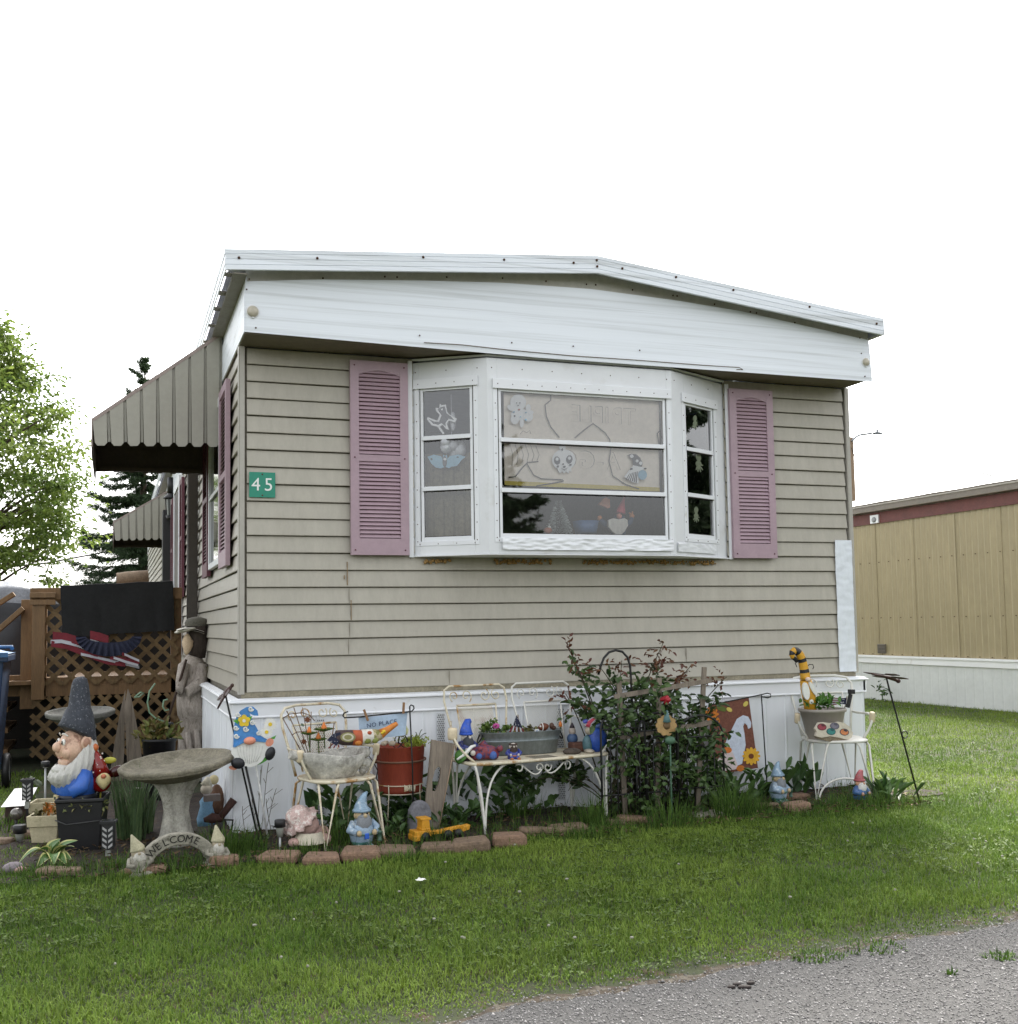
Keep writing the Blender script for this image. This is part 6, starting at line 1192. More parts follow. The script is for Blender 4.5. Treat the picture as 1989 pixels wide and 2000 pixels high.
for x, y, c_, d_ in ((1606, 1420, '#99414f', '#5c2a33'), (1631, 1418, '#7a7684', '#55525e'), (1624, 1429, '#3d8580', '#2c5a5e'), (1650, 1430, '#d08355', '#3a3a44')):
    b = B(); cut(b, epx(x, y, 9, 6.8, 8, 22), LY-.002, .002, 0); cut(b, epx(x, y, 7.6, 5.5, 8, 20), LY-.003, .002, 1); cut(b, epx(x+2, y-3, 4, 2, 20, 10), LY-.0036, .001, 0); obj('painted_circle', b, [M('ring'+c_, d_, .5), M('disc'+c_, c_, .5, .2, 60)], pl)

# ---- garden flag with a printed gnome
gf = thing('garden_flag', 'maroon autumn garden flag with a white-hatted gnome, pumpkins and sunflower on a black stand', 'flag'); GY = -.17
b = B(); c4 = [PY(x, y, GY) for x, y in ((1392, 1514), (1481, 1500), (1463, 1363), (1384, 1378))]
b.grid(lambda u, t: tuple(c4[0].lerp(c4[1], u).lerp(c4[3].lerp(c4[2], u), t)), 16, 20); cl = obj('cloth', b, M('maroon_print', '#74483a', .85, .25, 60), gf); G2 = GY-.0015
b = B(); cut(b, [(1432, 1420), (1440, 1404), (1452, 1397), (1462, 1400), (1468, 1412), (1467, 1421), (1462, 1424), (1460, 1417), (1455, 1412), (1452, 1419), (1455, 1435), (1457, 1455), (1450, 1492), (1437, 1497), (1425, 1470), (1416, 1455), (1422, 1440)], G2-.002, .001, 0); cut(b, [(1404, 1508), (1400, 1490), (1410, 1470), (1418, 1462), (1430, 1466), (1440, 1490), (1442, 1502)], G2-.004, .001, 1); cut(b, epx(1422, 1465, 8, 6), G2-.006, .001, 2); obj('gnome_print', b, [M('print_grey_blue', '#c6cddb', .85, .1, 30), M('print_blush', '#d3c3c0', .85, .08, 30), M('print_orange', '#cc7434', .85, .15, 40)], cl)
b = B(); daisy(b, 1468, 1477, 17, 12, G2-.005, 0, 1, .42); daisy(b, 1390, 1395, 14, 9, G2-.002, 2, 1, .5); cut(b, epx(1447, 1501, 8, 6), G2-.0055, .001, 2); cut(b, epx(1398, 1512, 6, 6), G2-.006, .001, 2); cut(b, epx(1425, 1386, 6, 4, 30), G2-.002, .001, 3); cut(b, epx(1457, 1375, 6, 4, -50), G2-.002, .001, 3); cut(b, epx(1410, 1384, 10, 5, 20), G2-.002, .001, 4); cut(b, epx(1400, 1410, 6, 9, 20), G2-.002, .001, 2); obj('flower_print', b, [M('print_yellow', '#d6a432', .85), M('print_brown', '#6a3a1e', .85), M('print_orange2', '#c9772c', .85), M('print_leaf', '#c9b75c', .85), M('print_green', '#59652c', .85)], cl)
b = B(); b.tube([PY(x, y, GY) for x, y in ((1386, 1388), (1384, 1381), (1388, 1377), (1463, 1362), (1487, 1357), (1499, 1354), (1506, 1356), (1506, 1361), (1500, 1363), (1489, 1361))], .0042, 6); b.tube([PY(1487.5, 1356, GY-.006), (PY(1500, 1555, GY-.006).x, GY-.006, 0)], .0048, 6); obj('stand', b, m_black, gf)
# sunflower gnome in the rose bush
sf = thing('sunflower_gnome', 'gnome figure with a face framed by yellow petals peering out of the rose bush', 'ornament'); UY = -.66; b = B(); P = PY(1302, 1417, UY)
b.ell(P, (.026, .018, .026), 0, 12); b.ell(PY(1309, 1446, UY), (.035, .025, .025), 2, 12); b.tube([PY(1309, 1446, UY), (PY(1309, 1446, UY).x, UY, 0)], .006, 6, 2); obj('body', b, [M('face_brown', '#6a5436', .7, .2, 40), m_by, M('dusty_green', '#4f7058', .6)], sf)
b = B(); daisy(b, 1302, 1417, 20, 10, UY-.006, 0, 1, .7); obj('petal', b, [M('petal_tan', '#a98a5a', .6, .15, 30), M('seed_brown', '#5c4426', .8)], sf)
b = B(); b.tube([P+Vector((0, 0, .02)), P+Vector((.0, 0, .05)), P+Vector((.006, 0, .09))], [.028, .02, .004], 10); obj('hat', b, M('dusty_teal', '#56787a', .6), sf)
# figures behind the birdbath
b = B(); P = PZ(398, 1612); P = Vector((-.17, .30, 0)); b.lathe([(0, 0), (.05, 0), (.055, .05), (.035, .12), (.04, .15), (0, .2)], 14, 0, Matrix.Translation(P)); b.ell(P+Vector((0, -.01, .22)), .035, 1, 12); b.tube([P+Vector((0, 0, .245)), P+Vector((.01, 0, .29))], [.036, .01], 10, 2); tag(obj('pale_blue_figure', b, [M('powder_blue', '#6f97b3', .6, .15, 25), M('chalk_face', '#b9ae9c', .7), M('chalk_hat', '#c4bca6', .7)]), 'pale blue and chalk figure half hidden behind the birdbath pedestal', 'ornament')
b = B(); P = Vector((-.10, .42, 0)); b.ell(P+Vector((0, 0, .13)), (.045, .05, .10), 0, 14); b.ell(P+Vector((-.02, -.03, .26)), (.03, .03, .03), 1, 10); tag(obj('brown_ornament', b, [M('brown_resin', '#6a4a34', .7, .2, 30, .4, 40), M('cream_resin', '#c2b48a', .7)]), 'small brown and cream ornament against the left skirting', 'ornament')
rb_ = thing('rusty_metal_bird', 'rusty dark metal bird with an upright brown tail and curled wire legs', 'ornament'); VY = -.10; b = B(); b.tube([PY(398, 1602, VY), PY(415, 1598, VY), PY(435, 1599, VY)], [.012, .03, .018], 10); b.tube([PY(430, 1598, VY), PY(457, 1562, VY)], [.018, .024], 10); obj('body', b, M('rust_dark', '#3c221a', .8, .3, 25, .4, 40), rb_); b = B()
for q in (((415, 1603), (412, 1620), (414, 1640)), ((436, 1601), (432, 1615), (431, 1632)), ((430, 1601), (455, 1602), (452, 1622))): b.tube([PY(x, y, VY) for x, y in q], .006, 6)
obj('leg', b, m_black, rb_); b = B(); b.box(PY(398, 1590, VY+.05).x, PY(430, 1590, VY+.05).x, VY+.03, VY+.09, .20, .235); obj('saddle', b, M('grey_slate', '#6b625e', .9), rb_)
# carved old man statue with pole
sx = thing('carved_wood_man', 'carved wooden old man in a peaked cap with a backpack and long pole', 'statue', (0, 0, 0)); TY2 = 2.35; m_carv = M('weathered_carving', '#a79d93', .9, .25, 9, .7, 30, stretch=(5, 5, 1), col2='#4d443d', f2=.55, s2=8, sharp=.2)
def col(pts, mi=0, n=16, sy=.8):
    P = [PY(x, y, TY2) for x, y, r_ in pts]; b.tube(P, [r_*.00415 for x, y, r_ in pts], n, mi, flat=1.)
b = B(); col([(374, 1520, 24), (376, 1470, 25), (377, 1430, 24), (378, 1404, 22), (378, 1396, 30), (378, 1375, 31), (377, 1345, 29), (376, 1315, 24), (378, 1295, 21), (382, 1282, 14)]); col([(386, 1285, 14), (387, 1262, 17), (387, 1240, 18), (386, 1224, 17)], 1); P = PY(366, 1258, TY2-.06); b.ell(P, (.036, .035, .082), 2, 12); b.tube([PY(394, 1300, TY2-.06), PY(392, 1335, TY2-.12), PY(366, 1352, TY2-.18)], [.05, .055, .04], 10, 0); b.tube([PY(358, 1300, TY2-.06), PY(352, 1330, TY2-.12), PY(350, 1350, TY2-.18)], [.045, .045, .035], 10, 0)
for i in range(len(b.v)): q = b.v[i]; nn = noise.noise(q*9)*.028+noise.noise(q*24)*.012; b.v[i] = q+Vector((nn, -abs(nn)*1.2, nn*.3))
for (x0, y0, x1, y1) in ((352, 1440, 360, 1500), (366, 1430, 372, 1500), (384, 1425, 386, 1500), (356, 1330, 350, 1360)): b.tube([PY(x0, y0, TY2-.13), PY((x0+x1)/2+2, (y0+y1)/2, TY2-.135), PY(x1, y1, TY2-.12)], [.02, .028, .018], 7, 0)
obj('body', b, [m_carv, M('dark_hair_wood', '#3d342d', .9, .3, 20, .6, 30, stretch=(8, 8, 1)), M('pale_cut_face', '#c9b294', .8, .15, 20)], sx)
b = B(); P = PY(398, 1320, TY2); b.ell(P, (.05, .10, .11), 0, 16); b.ell(P+Vector((0, -.08, .03)), (.045, .04, .06), 0, 12); obj('backpack', b, M('olive_wood', '#5c5646', .9, .2, 12, .5, 30), sx)
b = B(); P = PY(384, 1219, TY2); b.lathe([(.085, -.015), (.09, .01), (.075, .04), (.03, .055), (0, .058)], 20, 0, Matrix.Translation(P)); obj('cap', b, M('cap_grey', '#5d5a50', .9, .2, 12), sx); b = B(); b.ell(PY(362, 1231, TY2-.05), (.085, .075, .016), 0, 14, rot=Matrix.Rotation(-.22, 3, 'Y')); b.grid(lambda u, t: tuple(PY(345+u*54, 1234-9*math.sin(PI*(u*.75+.18))+u*0, TY2-.02-.11*t)+Vector((0, 0, -.01*t))), 12, 6); b.grid(lambda u, t: tuple(PY(345+u*54, 1238-9*math.sin(PI*(u*.75+.18)), TY2-.02-.11*t)+Vector((0, 0, -.01*t))), 12, 6); obj('cap_peak', b, M('cap_pale', '#c4c0b2', .7, .1, 10), sx)
b = B(); b.tube([PY(364, 1288, TY2-.16), PY(345, 1350, TY2-.17), PY(322, 1425, TY2-.2)], .010, 7); tag(obj('walking_pole', b, M('dark_stick', '#3a2a20', .8)), 'thin dark pole leaning in the hands of the carved man', 'pole')
# pickets leaning on the lattice
KY2 = 2.6
for lab, pts, dy in (('broader grey pointed board leaning upright before the lattice', [(250, 1345), (256, 1360), (272, 1440), (282, 1520), (250, 1530), (246, 1440), (243, 1380)], 0), ('slanting grey pointed board leaning left behind its broader neighbour', [(245, 1348), (244, 1400), (243, 1460), (240, 1530), (212, 1530), (224, 1450), (236, 1385)], .03)): b = B(); cut(b, pts, KY2+dy, .025, 0); tag(obj('pointed_board', b, m_owood), lab, 'board', 'pointed boards before the lattice')
# curled green wire hook and hose-like stakes behind
def gw(lab, pts): b = B(); b.tube([PY(x, y, 1.9) for x, y in pts], .0055, 6); tag(obj('green_wire_stake', b, M('pale_green_wire', '#7b9a7e', .5)), lab, 'garden stake', 'pale green wire stakes')
gw('long pale green wire curving down to the round black pot', ((303, 1335), (292, 1350), (288, 1372), (292, 1392), (304, 1403), (322, 1410)))
gw('small pale green wire loop by the long dark pole', ((328, 1366), (320, 1368), (318, 1380), (322, 1388), (330, 1386)))
gw('pale green leaf-shaped wire right of the pointed boards', ((265, 1360), (275, 1352), (281, 1353), (272, 1361), (262, 1362)))
# three steel tines
b = B(); [b.tube([PY(x, 1510, -.0), PY(x+1, 1540, -.0)], .003, 5) for x in (267, 276)]; b.tube([PY(266, 1511, 0)+Vector((.0, 0, -.08)), PY(279, 1511, 0)+Vector((.0, 0, -.08))], .003, 5); tag(obj('wire_prongs', b, M('bright_steel', '#b9b6ae', .3, metal=.5)), 'two short bright wire prongs left of the birdbath pedestal', 'wire')
# far left small things
b = B(); P = PY(32, 1590, .45); b.ell((P.x, .45, P.z), .035, 0, 14); b.tube([(P.x, .45, P.z), (P.x, .45, 0)], .008, 6, 1); tag(obj('silver_ball_stake', b, [M('dull_silver', '#6f6b66', .25, metal=.6), m_black]), 'dull silver ball on a stake left of the cream planters', 'ornament')
b = B(); P = PY(50, 1560, .9); b.box(P.x-.11, P.x+.04, .86, .98, .0, .12, 0); b.add([(P.x-.13, .80, .12), (P.x+.02, .80, .12), (P.x+.06, 1.0, .20), (P.x-.07, 1.0, .20)], [(0, 1, 2, 3), (3, 2, 1, 0)], 1); tag(obj('small_wooden_box', b, [M('dark_stained', '#3c2c26', .8), m_wp]), 'small dark box with a sloping white lid at the far left', 'box')
b = B(); P = PZ(26, 1708); b.ell((P.x+.0, P.y, .03), (.05, .04, .03), 0, 12); b.ell((P.x+.03, P.y-.02, .02), (.035, .03, .022), 1, 10); tag(obj('painted_pebble', b, [M('mottled_grey', '#7d7477', .8, .3, 40), M('mottled_pink', '#a5837e', .8, .2, 40)], bevel=0), 'mottled grey and pink stone beside the hosta', 'stone')
# rose trellis of slats, hook and low iron fence
wt = thing('wooden_trellis', 'grey slatted wooden trellis standing inside the rose bush', 'trellis'); XY = -.50
def slat(nm, a, c, w_=.03): b = B(); b.bar(PY(*a, XY), PY(*c, XY-.0), w_, .012, 0, (0, 1, 0)); obj(nm, b, m_owood, wt)
slat('post', (1376, 1303), (1362, 1600)); slat('post', (1288, 1324), (1284, 1600)); slat('post', (1209, 1325), (1222, 1600)); XY -= .014; slat('rail', (1200, 1361), (1390, 1329), .028); slat('rail', (1211, 1441), (1390, 1411), .028)
sh = thing('shepherd_hook', 'tall black arched shepherd hook rising from the rose bush', 'garden hook'); b = B(); HYY = -.44; b.tube([PY(x, y, HYY) for x, y in ((1169, 1318), (1174, 1300), (1180, 1285), (1190, 1274), (1203, 1270), (1216, 1273), (1226, 1284), (1231, 1300), (1233, 1330), (1236, 1400))]+[(PY(1236, 1400, HYY).x+.01, HYY, 0)], .0075, 8); obj('hook', b, m_black, sh)
def fence(label, x0, x1, yt, yb, Y):
    t = thing('iron_fence_panel', label, 'garden fence', (0, 0, 0), 0, 'low black iron fence panels'); a, c = PY(x0, yb, Y), PY(x1, yb, Y); h = PY((x0+x1)/2, yt, Y).z; w_ = c.x-a.x; cx = (a.x+c.x)/2; b = B(); zs_ = h-w_/2*.8
    b.tube([(a.x, Y, 0), (a.x, Y, zs_)]+[(cx-w_/2*math.cos(i*PI/14), Y, zs_+w_/2*.8*math.sin(i*PI/14)) for i in range(15)]+[(c.x, Y, 0)], .007, 7)
    obj('arch', b, m_black, t); b = B()
    for k in (.6, .28): b.tube([(cx-w_/2*k, Y, 0), (cx-w_/2*k, Y, zs_*.8)]+[(cx-w_/2*k*math.cos(i*PI/10), Y, zs_*.8+w_/2*k*.9*math.sin(i*PI/10)) for i in range(11)]+[(cx+w_/2*k, Y, zs_*.8), (cx+w_/2*k, Y, 0)], .005, 6)
    b.tube([(a.x, Y, .16), (c.x, Y, .16)], .005, 6); b.tube([(a.x, Y, zs_), (c.x, Y, zs_)], .005, 6)
    for sg in (-1, 1): b.tube(spiral((cx+sg*w_*.34, Y, zs_+.03), .005, .026, 0, sg*400, 14), .004, 5)
    obj('bars', b, m_black, t)
fence('black arched iron fence panel in front of the garden flag', 1324, 1415, 1397, 1530, -.56); fence('black arched iron fence panel between bench and rose bush', 1176, 1262, 1385, 1530, -.60); fence('black arched iron fence panel hidden in the middle of the rose bush', 1250, 1326, 1392, 1530, -.60)

# ---- edging bricks
m_brick = M('red_edging', '#846a56', .9, .22, 10, 1., 50, col2='#5c493d', f2=.55, s2=9, sharp=.2); m_ebrown = M('weathered_edging', '#786552', .9, .25, 10, .8, 50, col2='#5d4e42', f2=.52, s2=8, sharp=.2)
def brick(label, x0, x1, yb, h=.075, dep=.11, mat=None, yaw_=0, shift=0):
    x0, x1 = x0-9, x1+9; a, c = PZ(x0, yb+2), PZ(x1, yb-(x1-x0)*.035+2); w_ = (c-a).length; mid = (a+c)/2; an = math.degrees(math.atan2((c-a).y, (c-a).x)); b = B(); r_ = np.random.default_rng(int(x0*7+yb))
    o_ = [(-w_/2+.012, -dep/2), (-w_/2*.5, -dep/2-.008*r_.random()), (w_/2*.5, -dep/2-.008*r_.random()), (w_/2-.012, -dep/2), (w_/2, -dep/2+.02), (w_/2-.012, dep/2), (-w_/2+.012, dep/2), (-w_/2, -dep/2+.02)]
    h *= 1.1; b.prism(o_, h); o = obj('edging_stone', b, mat or m_brick, None, bevel=.016); tag(o, label, 'edging stone', 'edging stones of the flower bed'); o.location = (mid.x, mid.y+dep/2+.01, 0); o.rotation_euler = (R(r_.uniform(-6, 6)), R(r_.uniform(-5, 5)), R(an+yaw_)); return o
L1 = 'pinkish edging stone below '
for args in (('edging stone at the corner of the bed, tilted toward the small solar light', 518, 584, 1690, 0.043, 0.14, m_brick, -12), (L1+'the pink bonnet figure', 606, 662, 1693, 0.043, 0.14, m_brick), (L1+'the silver gnome under the left chair', 682, 744, 1685, 0.050, 0.16, m_brick), ('brown edging stone left of the toy digger', 751, 812, 1678, 0.043, 0.14, m_ebrown), ('brown edging stone just under the toy digger boom', 838, 894, 1670, 0.043, 0.14, m_ebrown), ('thick brown edging stone between digger and bench leg', 902, 960, 1668, 0.056, 0.16, m_ebrown), ('tallest reddish edging stone, standing out in front of the row', 981, 1031, 1658, 0.059, 0.17, m_brick), ('pale brown edging stone under the bench seat middle', 1029, 1086, 1634, 0.037, 0.13, m_ebrown), ('mossy edging stone left of the grass clump at the right bench leg', 1090, 1150, 1630, 0.037, 0.13, m_ebrown), ('low edging stone right of the bench leg, half sunk', 1180, 1224, 1616, 0.031, 0.13, m_ebrown), ('clean pinkish edging stone before the rose bush', 1224, 1287, 1612, 0.037, 0.14, m_brick), ('pale cracked stone among the grass in front of the iron fence', 1378, 1420, 1602, 0.031, 0.18, M('pale_limestone', '#8f897c', .9, .2, 12, .7, 40)), ('pale stone right of the long grass clump', 1424, 1462, 1590, 0.031, 0.13, M('pale_limestone', '')), ('tan stone by the feet of the right silver gnome', 1488, 1524, 1582, 0.031, 0.13, m_ebrown), ('broken red brick standing left of the right chair leg', 1552, 1586, 1589, 0.056, 0.12, m_brick), ('long red brick lying behind the broken one', 1528, 1584, 1566, 0.043, 0.10, m_brick, 12), ('flat tan paving stone on the lawn by the dragonfly pole', 1752, 1790, 1556, 0.012, 0.21, m_ebrown), ('long brown edging brick in front of the hosta', 80, 152, 1717, 0.037, 0.12, m_ebrown), ('reddish edging brick left below the welcome arch', 246, 322, 1713, 0.034, 0.12, m_brick), ('reddish edging brick right below the welcome arch', 421, 462, 1697, 0.050, 0.12, m_brick), ('tan rounded stone beside the cream planter', 42, 82, 1640, 0.037, 0.13, m_ebrown), ('tan stone at the far left edge of the picture', -12, 16, 1655, 0.037, 0.13, m_ebrown)): brick(*args)

# ================================================================== BEHIND THE BAY GLASS
def q6(x, y): return 960+x/5.336, 740+y/5.336
def q7(x, y): return 670+x/4.176, 680+y/4.176
def q8(x, y): return 1080+x/4.002, 680+y/4.002
BY2 = -.225; po = thing('poster_board', 'cream poster board with mirrored faint lettering behind the upper bay panes', 'poster', group=None)
b = B(); c4 = [PY(986, 947, BY2), PY(1289, 960, BY2), PY(1288, 772, BY2), PY(984, 748, BY2)]
b.poly3(c4, (0, 1, 0), .006); b.poly3([PY(986, 947, BY2-.002), PY(1289, 960, BY2-.002), PY(1289, 952, BY2-.002), PY(986, 939, BY2-.002)], (0, 1, 0), .0015, 1); bd_ = obj('board', b, [M('cream_board', '#eee4d6', .8, .06, 5), M('yellow_edge', '#c9b75a', .7, .1, 10)], po)
b = B(); MX = Matrix.Scale(-1, 4, (1, 0, 0))
for s_, (x, y), size, spc in (('TRIPLE', (1180, 812), .155, 1.0), ('A-GO', (1152, 900), .165, 1.05)):
    T = Matrix.Translation(PY(x, y, BY2-.003)) @ Matrix.Rotation(R(.5), 4, 'Y') @ FACE @ MX; text_mesh(b, s_, size, T, 0, .0004, 'CENTER', spc)
    T = Matrix.Translation(PY(x, y, BY2-.0042)) @ Matrix.Rotation(R(.5), 4, 'Y') @ FACE @ MX @ Matrix.Translation((.004, -.002, 0)); text_mesh(b, s_, size*.97, T, 1, .0004, 'CENTER', spc*1.04)
for k in range(6): b.tube([PY(*q6(190+k*55, 660+k*8), BY2-.003), PY(*q6(225+k*55, 790), BY2-.003), PY(*q6(215+k*52, 905-k*10), BY2-.003)], .0016, 4, 0)
b.tube([PY(*q6(*p), BY2-.003) for p in ((300, 575), (330, 540), (370, 560), (400, 535), (410, 570))], .0016, 4, 0)
obj('lettering', b, [M('faint_letter', '#aaa39c', .8), M('cream_board', '')], bd_)
b = B()
for pth in (((620, 130), (620, 220), (560, 270), (575, 390), (620, 500), (710, 610)), ((870, 615), (1010, 500), (1060, 465), (1110, 500), (1190, 565), (1235, 630), (1248, 720), (1228, 860), (1265, 1010), (1400, 1100), (1540, 1145)), ((180, 1025), (250, 1020), (320, 930), (380, 870), (490, 860)), ((370, 880), (440, 1000), (520, 1040), (740, 1050), (755, 1065), (620, 1090), (470, 1115)), ((1770, 520), (1730, 570), (1755, 720), (1765, 1160))): b.tube([PY(*q6(*p), BY2-.012) for p in pth], .0032, 5)
tag(obj('light_cord', b, M('grey_cord', '#62605f', .6)), 'grey light cord looping across the back of the poster board', 'cord')
OY = -.25
def orn(name, label, parts, mats, Y=OY):
    b = B()
    for i, (pts, mi) in enumerate(parts): cut(b, pts, Y-.0012*i, .0016, mi)
    return tag(obj(name, b, mats), label, 'window decoration', 'paper window decorations')
m_pw = M('paper_white', '#f0f1f1', .7, .04); m_pg = M('paper_grey', '#55555a', .7, .1); m_pb = M('paper_blue', '#8fb9cf', .7, .08); m_pr = M('paper_red', '#a5635c', .7)
E6 = lambda cx, cy, rx, ry=None, rot=0: epx(*q6(cx, cy), rx/5.336, (ry or rx)/5.336, rot, 18)
orn('paper_figure', 'white paper gingerbread-like figure with buttons in the top left of the big pane', [(E6(280, 245, 84), 0), (E6(205, 300, 40, 30, 30), 0), (E6(385, 300, 28, 36), 0), (E6(300, 370, 95, 60), 0), (E6(245, 420, 45, 52), 0), (E6(385, 390, 50, 55), 0), (E6(318, 455, 22, 50), 0), (E6(410, 350, 30, 24), 0), (E6(290, 320, 13, 10), 2), (E6(243, 386, 9, 10), 1), (E6(235, 345, 12, 8), 3), (E6(360, 350, 10, 7), 3), (E6(305, 395, 6, 6), 3), (E6(360, 425, 9, 9), 3), (E6(265, 250, 6, 5), 1), (E6(298, 250, 6, 5), 1), ([q6(*p) for p in ((262, 268), (280, 280), (300, 268), (282, 274))], 1)], [m_pw, m_pg, m_pr, m_pb])
orn('paper_skull', 'white paper sugar-skull face with dark eyes in the middle of the big pane', [(E6(755, 845, 122, 112), 0), ([q6(*p) for p in ((680, 920), (830, 920), (835, 970), (815, 955), (805, 985), (780, 965), (760, 985), (740, 965), (715, 985), (700, 960))], 0), (E6(742, 712, 34, 34), 0), (E6(686, 850, 32, 44, -10), 1), (E6(814, 838, 32, 44, 10), 1), (E6(686, 836, 16, 18), 0), (E6(814, 826, 16, 18), 0), (E6(750, 888, 10, 8), 1), (E6(762, 915, 14, 10), 1), (E6(694, 912, 10, 12), 1), (E6(826, 895, 12, 10), 1), (E6(740, 735, 8, 12), 1), (E6(742, 690, 16, 6), 1), ([q6(*p) for p in ((725, 930), (760, 945), (800, 925), (762, 953))], 1)], [m_pw, m_pg])
orn('paper_witch', 'paper witch with a dark hooked hat and white pleated dress in the big pane', [([q6(*p) for p in ((1410, 800), (1460, 780), (1510, 785), (1550, 820), (1580, 880), (1570, 915), (1480, 905), (1475, 850), (1455, 800))], 1), (E6(1465, 805, 18), 0), (E6(1520, 855, 16), 0), (E6(1558, 878, 18), 0), ([q6(*p) for p in ((1450, 935), (1480, 900), (1620, 930), (1540, 960), (1535, 1090), (1470, 1075), (1385, 1020))], 0)]+[([q6(1440+i*16, 985-i*4), q6(1446+i*16, 985-i*4), q6(1412+i*21, 1050+i*6), q6(1402+i*21, 1046+i*6)], 1) for i in range(6)]+[(E6(1578, 1000, 45, 52), 2), (E6(1462, 938, 14, 7), 1), (E6(1605, 935, 14, 7), 1)], [m_pw, m_pg, m_pb])
def ornP(name, label, parts, mats, p0, nrm, off):
    b = B()
    for i, (pts, mi) in enumerate(parts): pl_ = p0-nrm*(off-.0012*i); b.poly3([PP(x, y, pl_, nrm) for x, y in pts], -nrm, .0016, mi)
    return tag(obj(name, b, mats), label, 'window decoration', 'paper window decorations')
PL = Vector((BX0, 0, 0)); PRt = Vector((BXR, -BD, 0))
catp = [(755, 485), (785, 490), (790, 450), (805, 465), (840, 460), (850, 520), (870, 540), (930, 575), (915, 605), (865, 590), (850, 620), (865, 665), (840, 660), (815, 625), (790, 640), (830, 695), (815, 700), (770, 640), (725, 630), (685, 580), (690, 560), (740, 580), (770, 590), (790, 545), (760, 510)]
cm = (sum(p[0] for p in catp)/len(catp), sum(p[1] for p in catp)/len(catp))
catq = [(x+(cm[0]-x)*.10+(4 if x < cm[0] else -4), y+(cm[1]-y)*.10+(4 if y < cm[1] else -4)) for x, y in catp]
orn_c = ornP('paper_cat', 'white-edged paper cat leaping in the upper left bay pane', [([q7(*p) for p in catp], 0), ([q7(*p) for p in [(772, 500), (798, 480), (832, 475), (845, 530), (880, 555), (905, 585), (862, 575), (836, 610), (838, 640), (806, 610), (776, 625), (735, 615), (700, 578), (745, 598), (785, 600), (805, 548)]], 1), ([q7(*p) for p in ((800, 495), (815, 490), (815, 505), (802, 508))], 0)], [m_pw, m_pg], PL, ln_, .036)
orn_b = ornP('paper_bat', 'pale blue paper bat with spread wings in the middle left bay pane', [([q7(*p) for p in ((690, 885), (740, 868), (800, 880), (812, 905), (818, 868), (832, 878), (848, 868), (852, 905), (870, 880), (940, 866), (1000, 885), (965, 915), (930, 960), (890, 965), (865, 978), (835, 968), (800, 980), (760, 975), (720, 940))], 0), (epx(*q7(830, 925), 4.5, 11), 1), (epx(*q7(722, 905), 2, 2.4), 1), (epx(*q7(935, 888), 2.5, 1.2), 1), (epx(*q7(832, 905), 3, 2.5), 2)], [m_pb, m_pg, m_pw], PL, ln_, .036)
def hand(cx, cy, s_, rot):
    out = [(epx(cx, cy, 4.6*s_, 5.5*s_, rot, 12), 0)]
    for k, (a, l) in enumerate(((-60, 7), (-25, 11), (-5, 12.5), (14, 11.5), (34, 9.5))):
        an = R(90+a+rot); out.append((epx(cx+math.cos(an)*l*.62*s_, cy+math.sin(an)*l*.62*s_, l*.5*s_, 1.15*s_, math.degrees(an), 10), 0))
    return out
m_glow = M('glow_plastic', '#b9c4a4', .6, .08, 30)
for nm, (x, y), s_, rot, lab in (('paper_hand', (1112, 570), .9, 5, 'pale green skeleton hand in the top right bay pane'), ('paper_hand', (1140, 880), 1.25, -10, 'larger pale green skeleton hand in the middle right bay pane'), ('paper_hand', (1122, 1290), 1.0, 0, 'pale green skeleton hand in the bottom right bay pane')):
    x, y = q8(x, y); ornP(nm, lab, [(epx(x, y-6*s_, 4*s_, 7*s_, rot), 0)]+hand(x, y+5*s_, s_, rot), [m_glow], PRt, rn_, .036)
# olive sheet coloured as reflected trees, and white bundle in the left pane
b = B(); b.grid(lambda u, t: (BX0+.03+u*.36, .09-u*.22+.012*math.sin(u*40), BZ0+.02+t*.62), 60, 6); tag(obj('reflection_sheet', b, M('olive_reflection', '#6f6852', .9, .25, 6)), 'dull olive sheet standing in for trees reflected in the lower left bay panes', 'reflection_sheet')
b = B(); c = PP(*q7(860, 790), PL, ln_)-ln_*.07; [b.ell(c+Vector((.05*math.cos(i*1.3), .02*math.sin(i*2.), .035*math.sin(i*1.1))), .04, 0, 10) for i in range(7)]; b.tube([c+Vector((0, 0, .05)), c+Vector((.0, 0, .33))], .002, 4); b.ell(c+Vector((.01, 0, .16)), (.02, .015, .06), 0, 8); tag(obj('white_hanging_bundle', b, M('cotton_white', '#c9cbd0', .9, .1, 20)), 'white cottony bundle hanging in the left bay pane above the bat', 'window decoration')
# figures on the inner sill
GYw = -.14; wg = thing('window_gnome', 'red-hatted gnome with a heart-shaped white beard standing inside the bay window', 'garden gnome', (0, 0, 0))
W6 = lambda x, y, Y=GYw: PY(*q6(x, y), Y)
b = B(); a = W6(1330, 1440); b.tube([W6(1345, 1405), W6(1350, 1370), W6(1365, 1310), W6(1388, 1232)], [.034, .03, .018, .003], 14); obj('hat', b, M('window_red', '#b23a4e', .5), wg)
b = B(); b.tube([W6(1320, 1660), W6(1325, 1560), W6(1335, 1430)], [.05, .05, .035], 14); b.ell(W6(1333, 1430, GYw-.05), .018, 1, 12); b.tube([W6(1260, 1520), W6(1180, 1510), W6(1130, 1465)], [.022, .02, .014], 10); b.ell(W6(1130, 1452), (.018, .014, .018), 2, 10); b.tube([W6(1400, 1520), W6(1450, 1490), W6(1465, 1445)], [.022, .018, .013], 10); b.ell(W6(1465, 1430), (.019, .014, .016), 2, 10)
for x1, y1 in ((1437, 1392), (1473, 1385)): b.tube([W6(1462, 1425), W6(x1, y1)], .006, 6, 2)
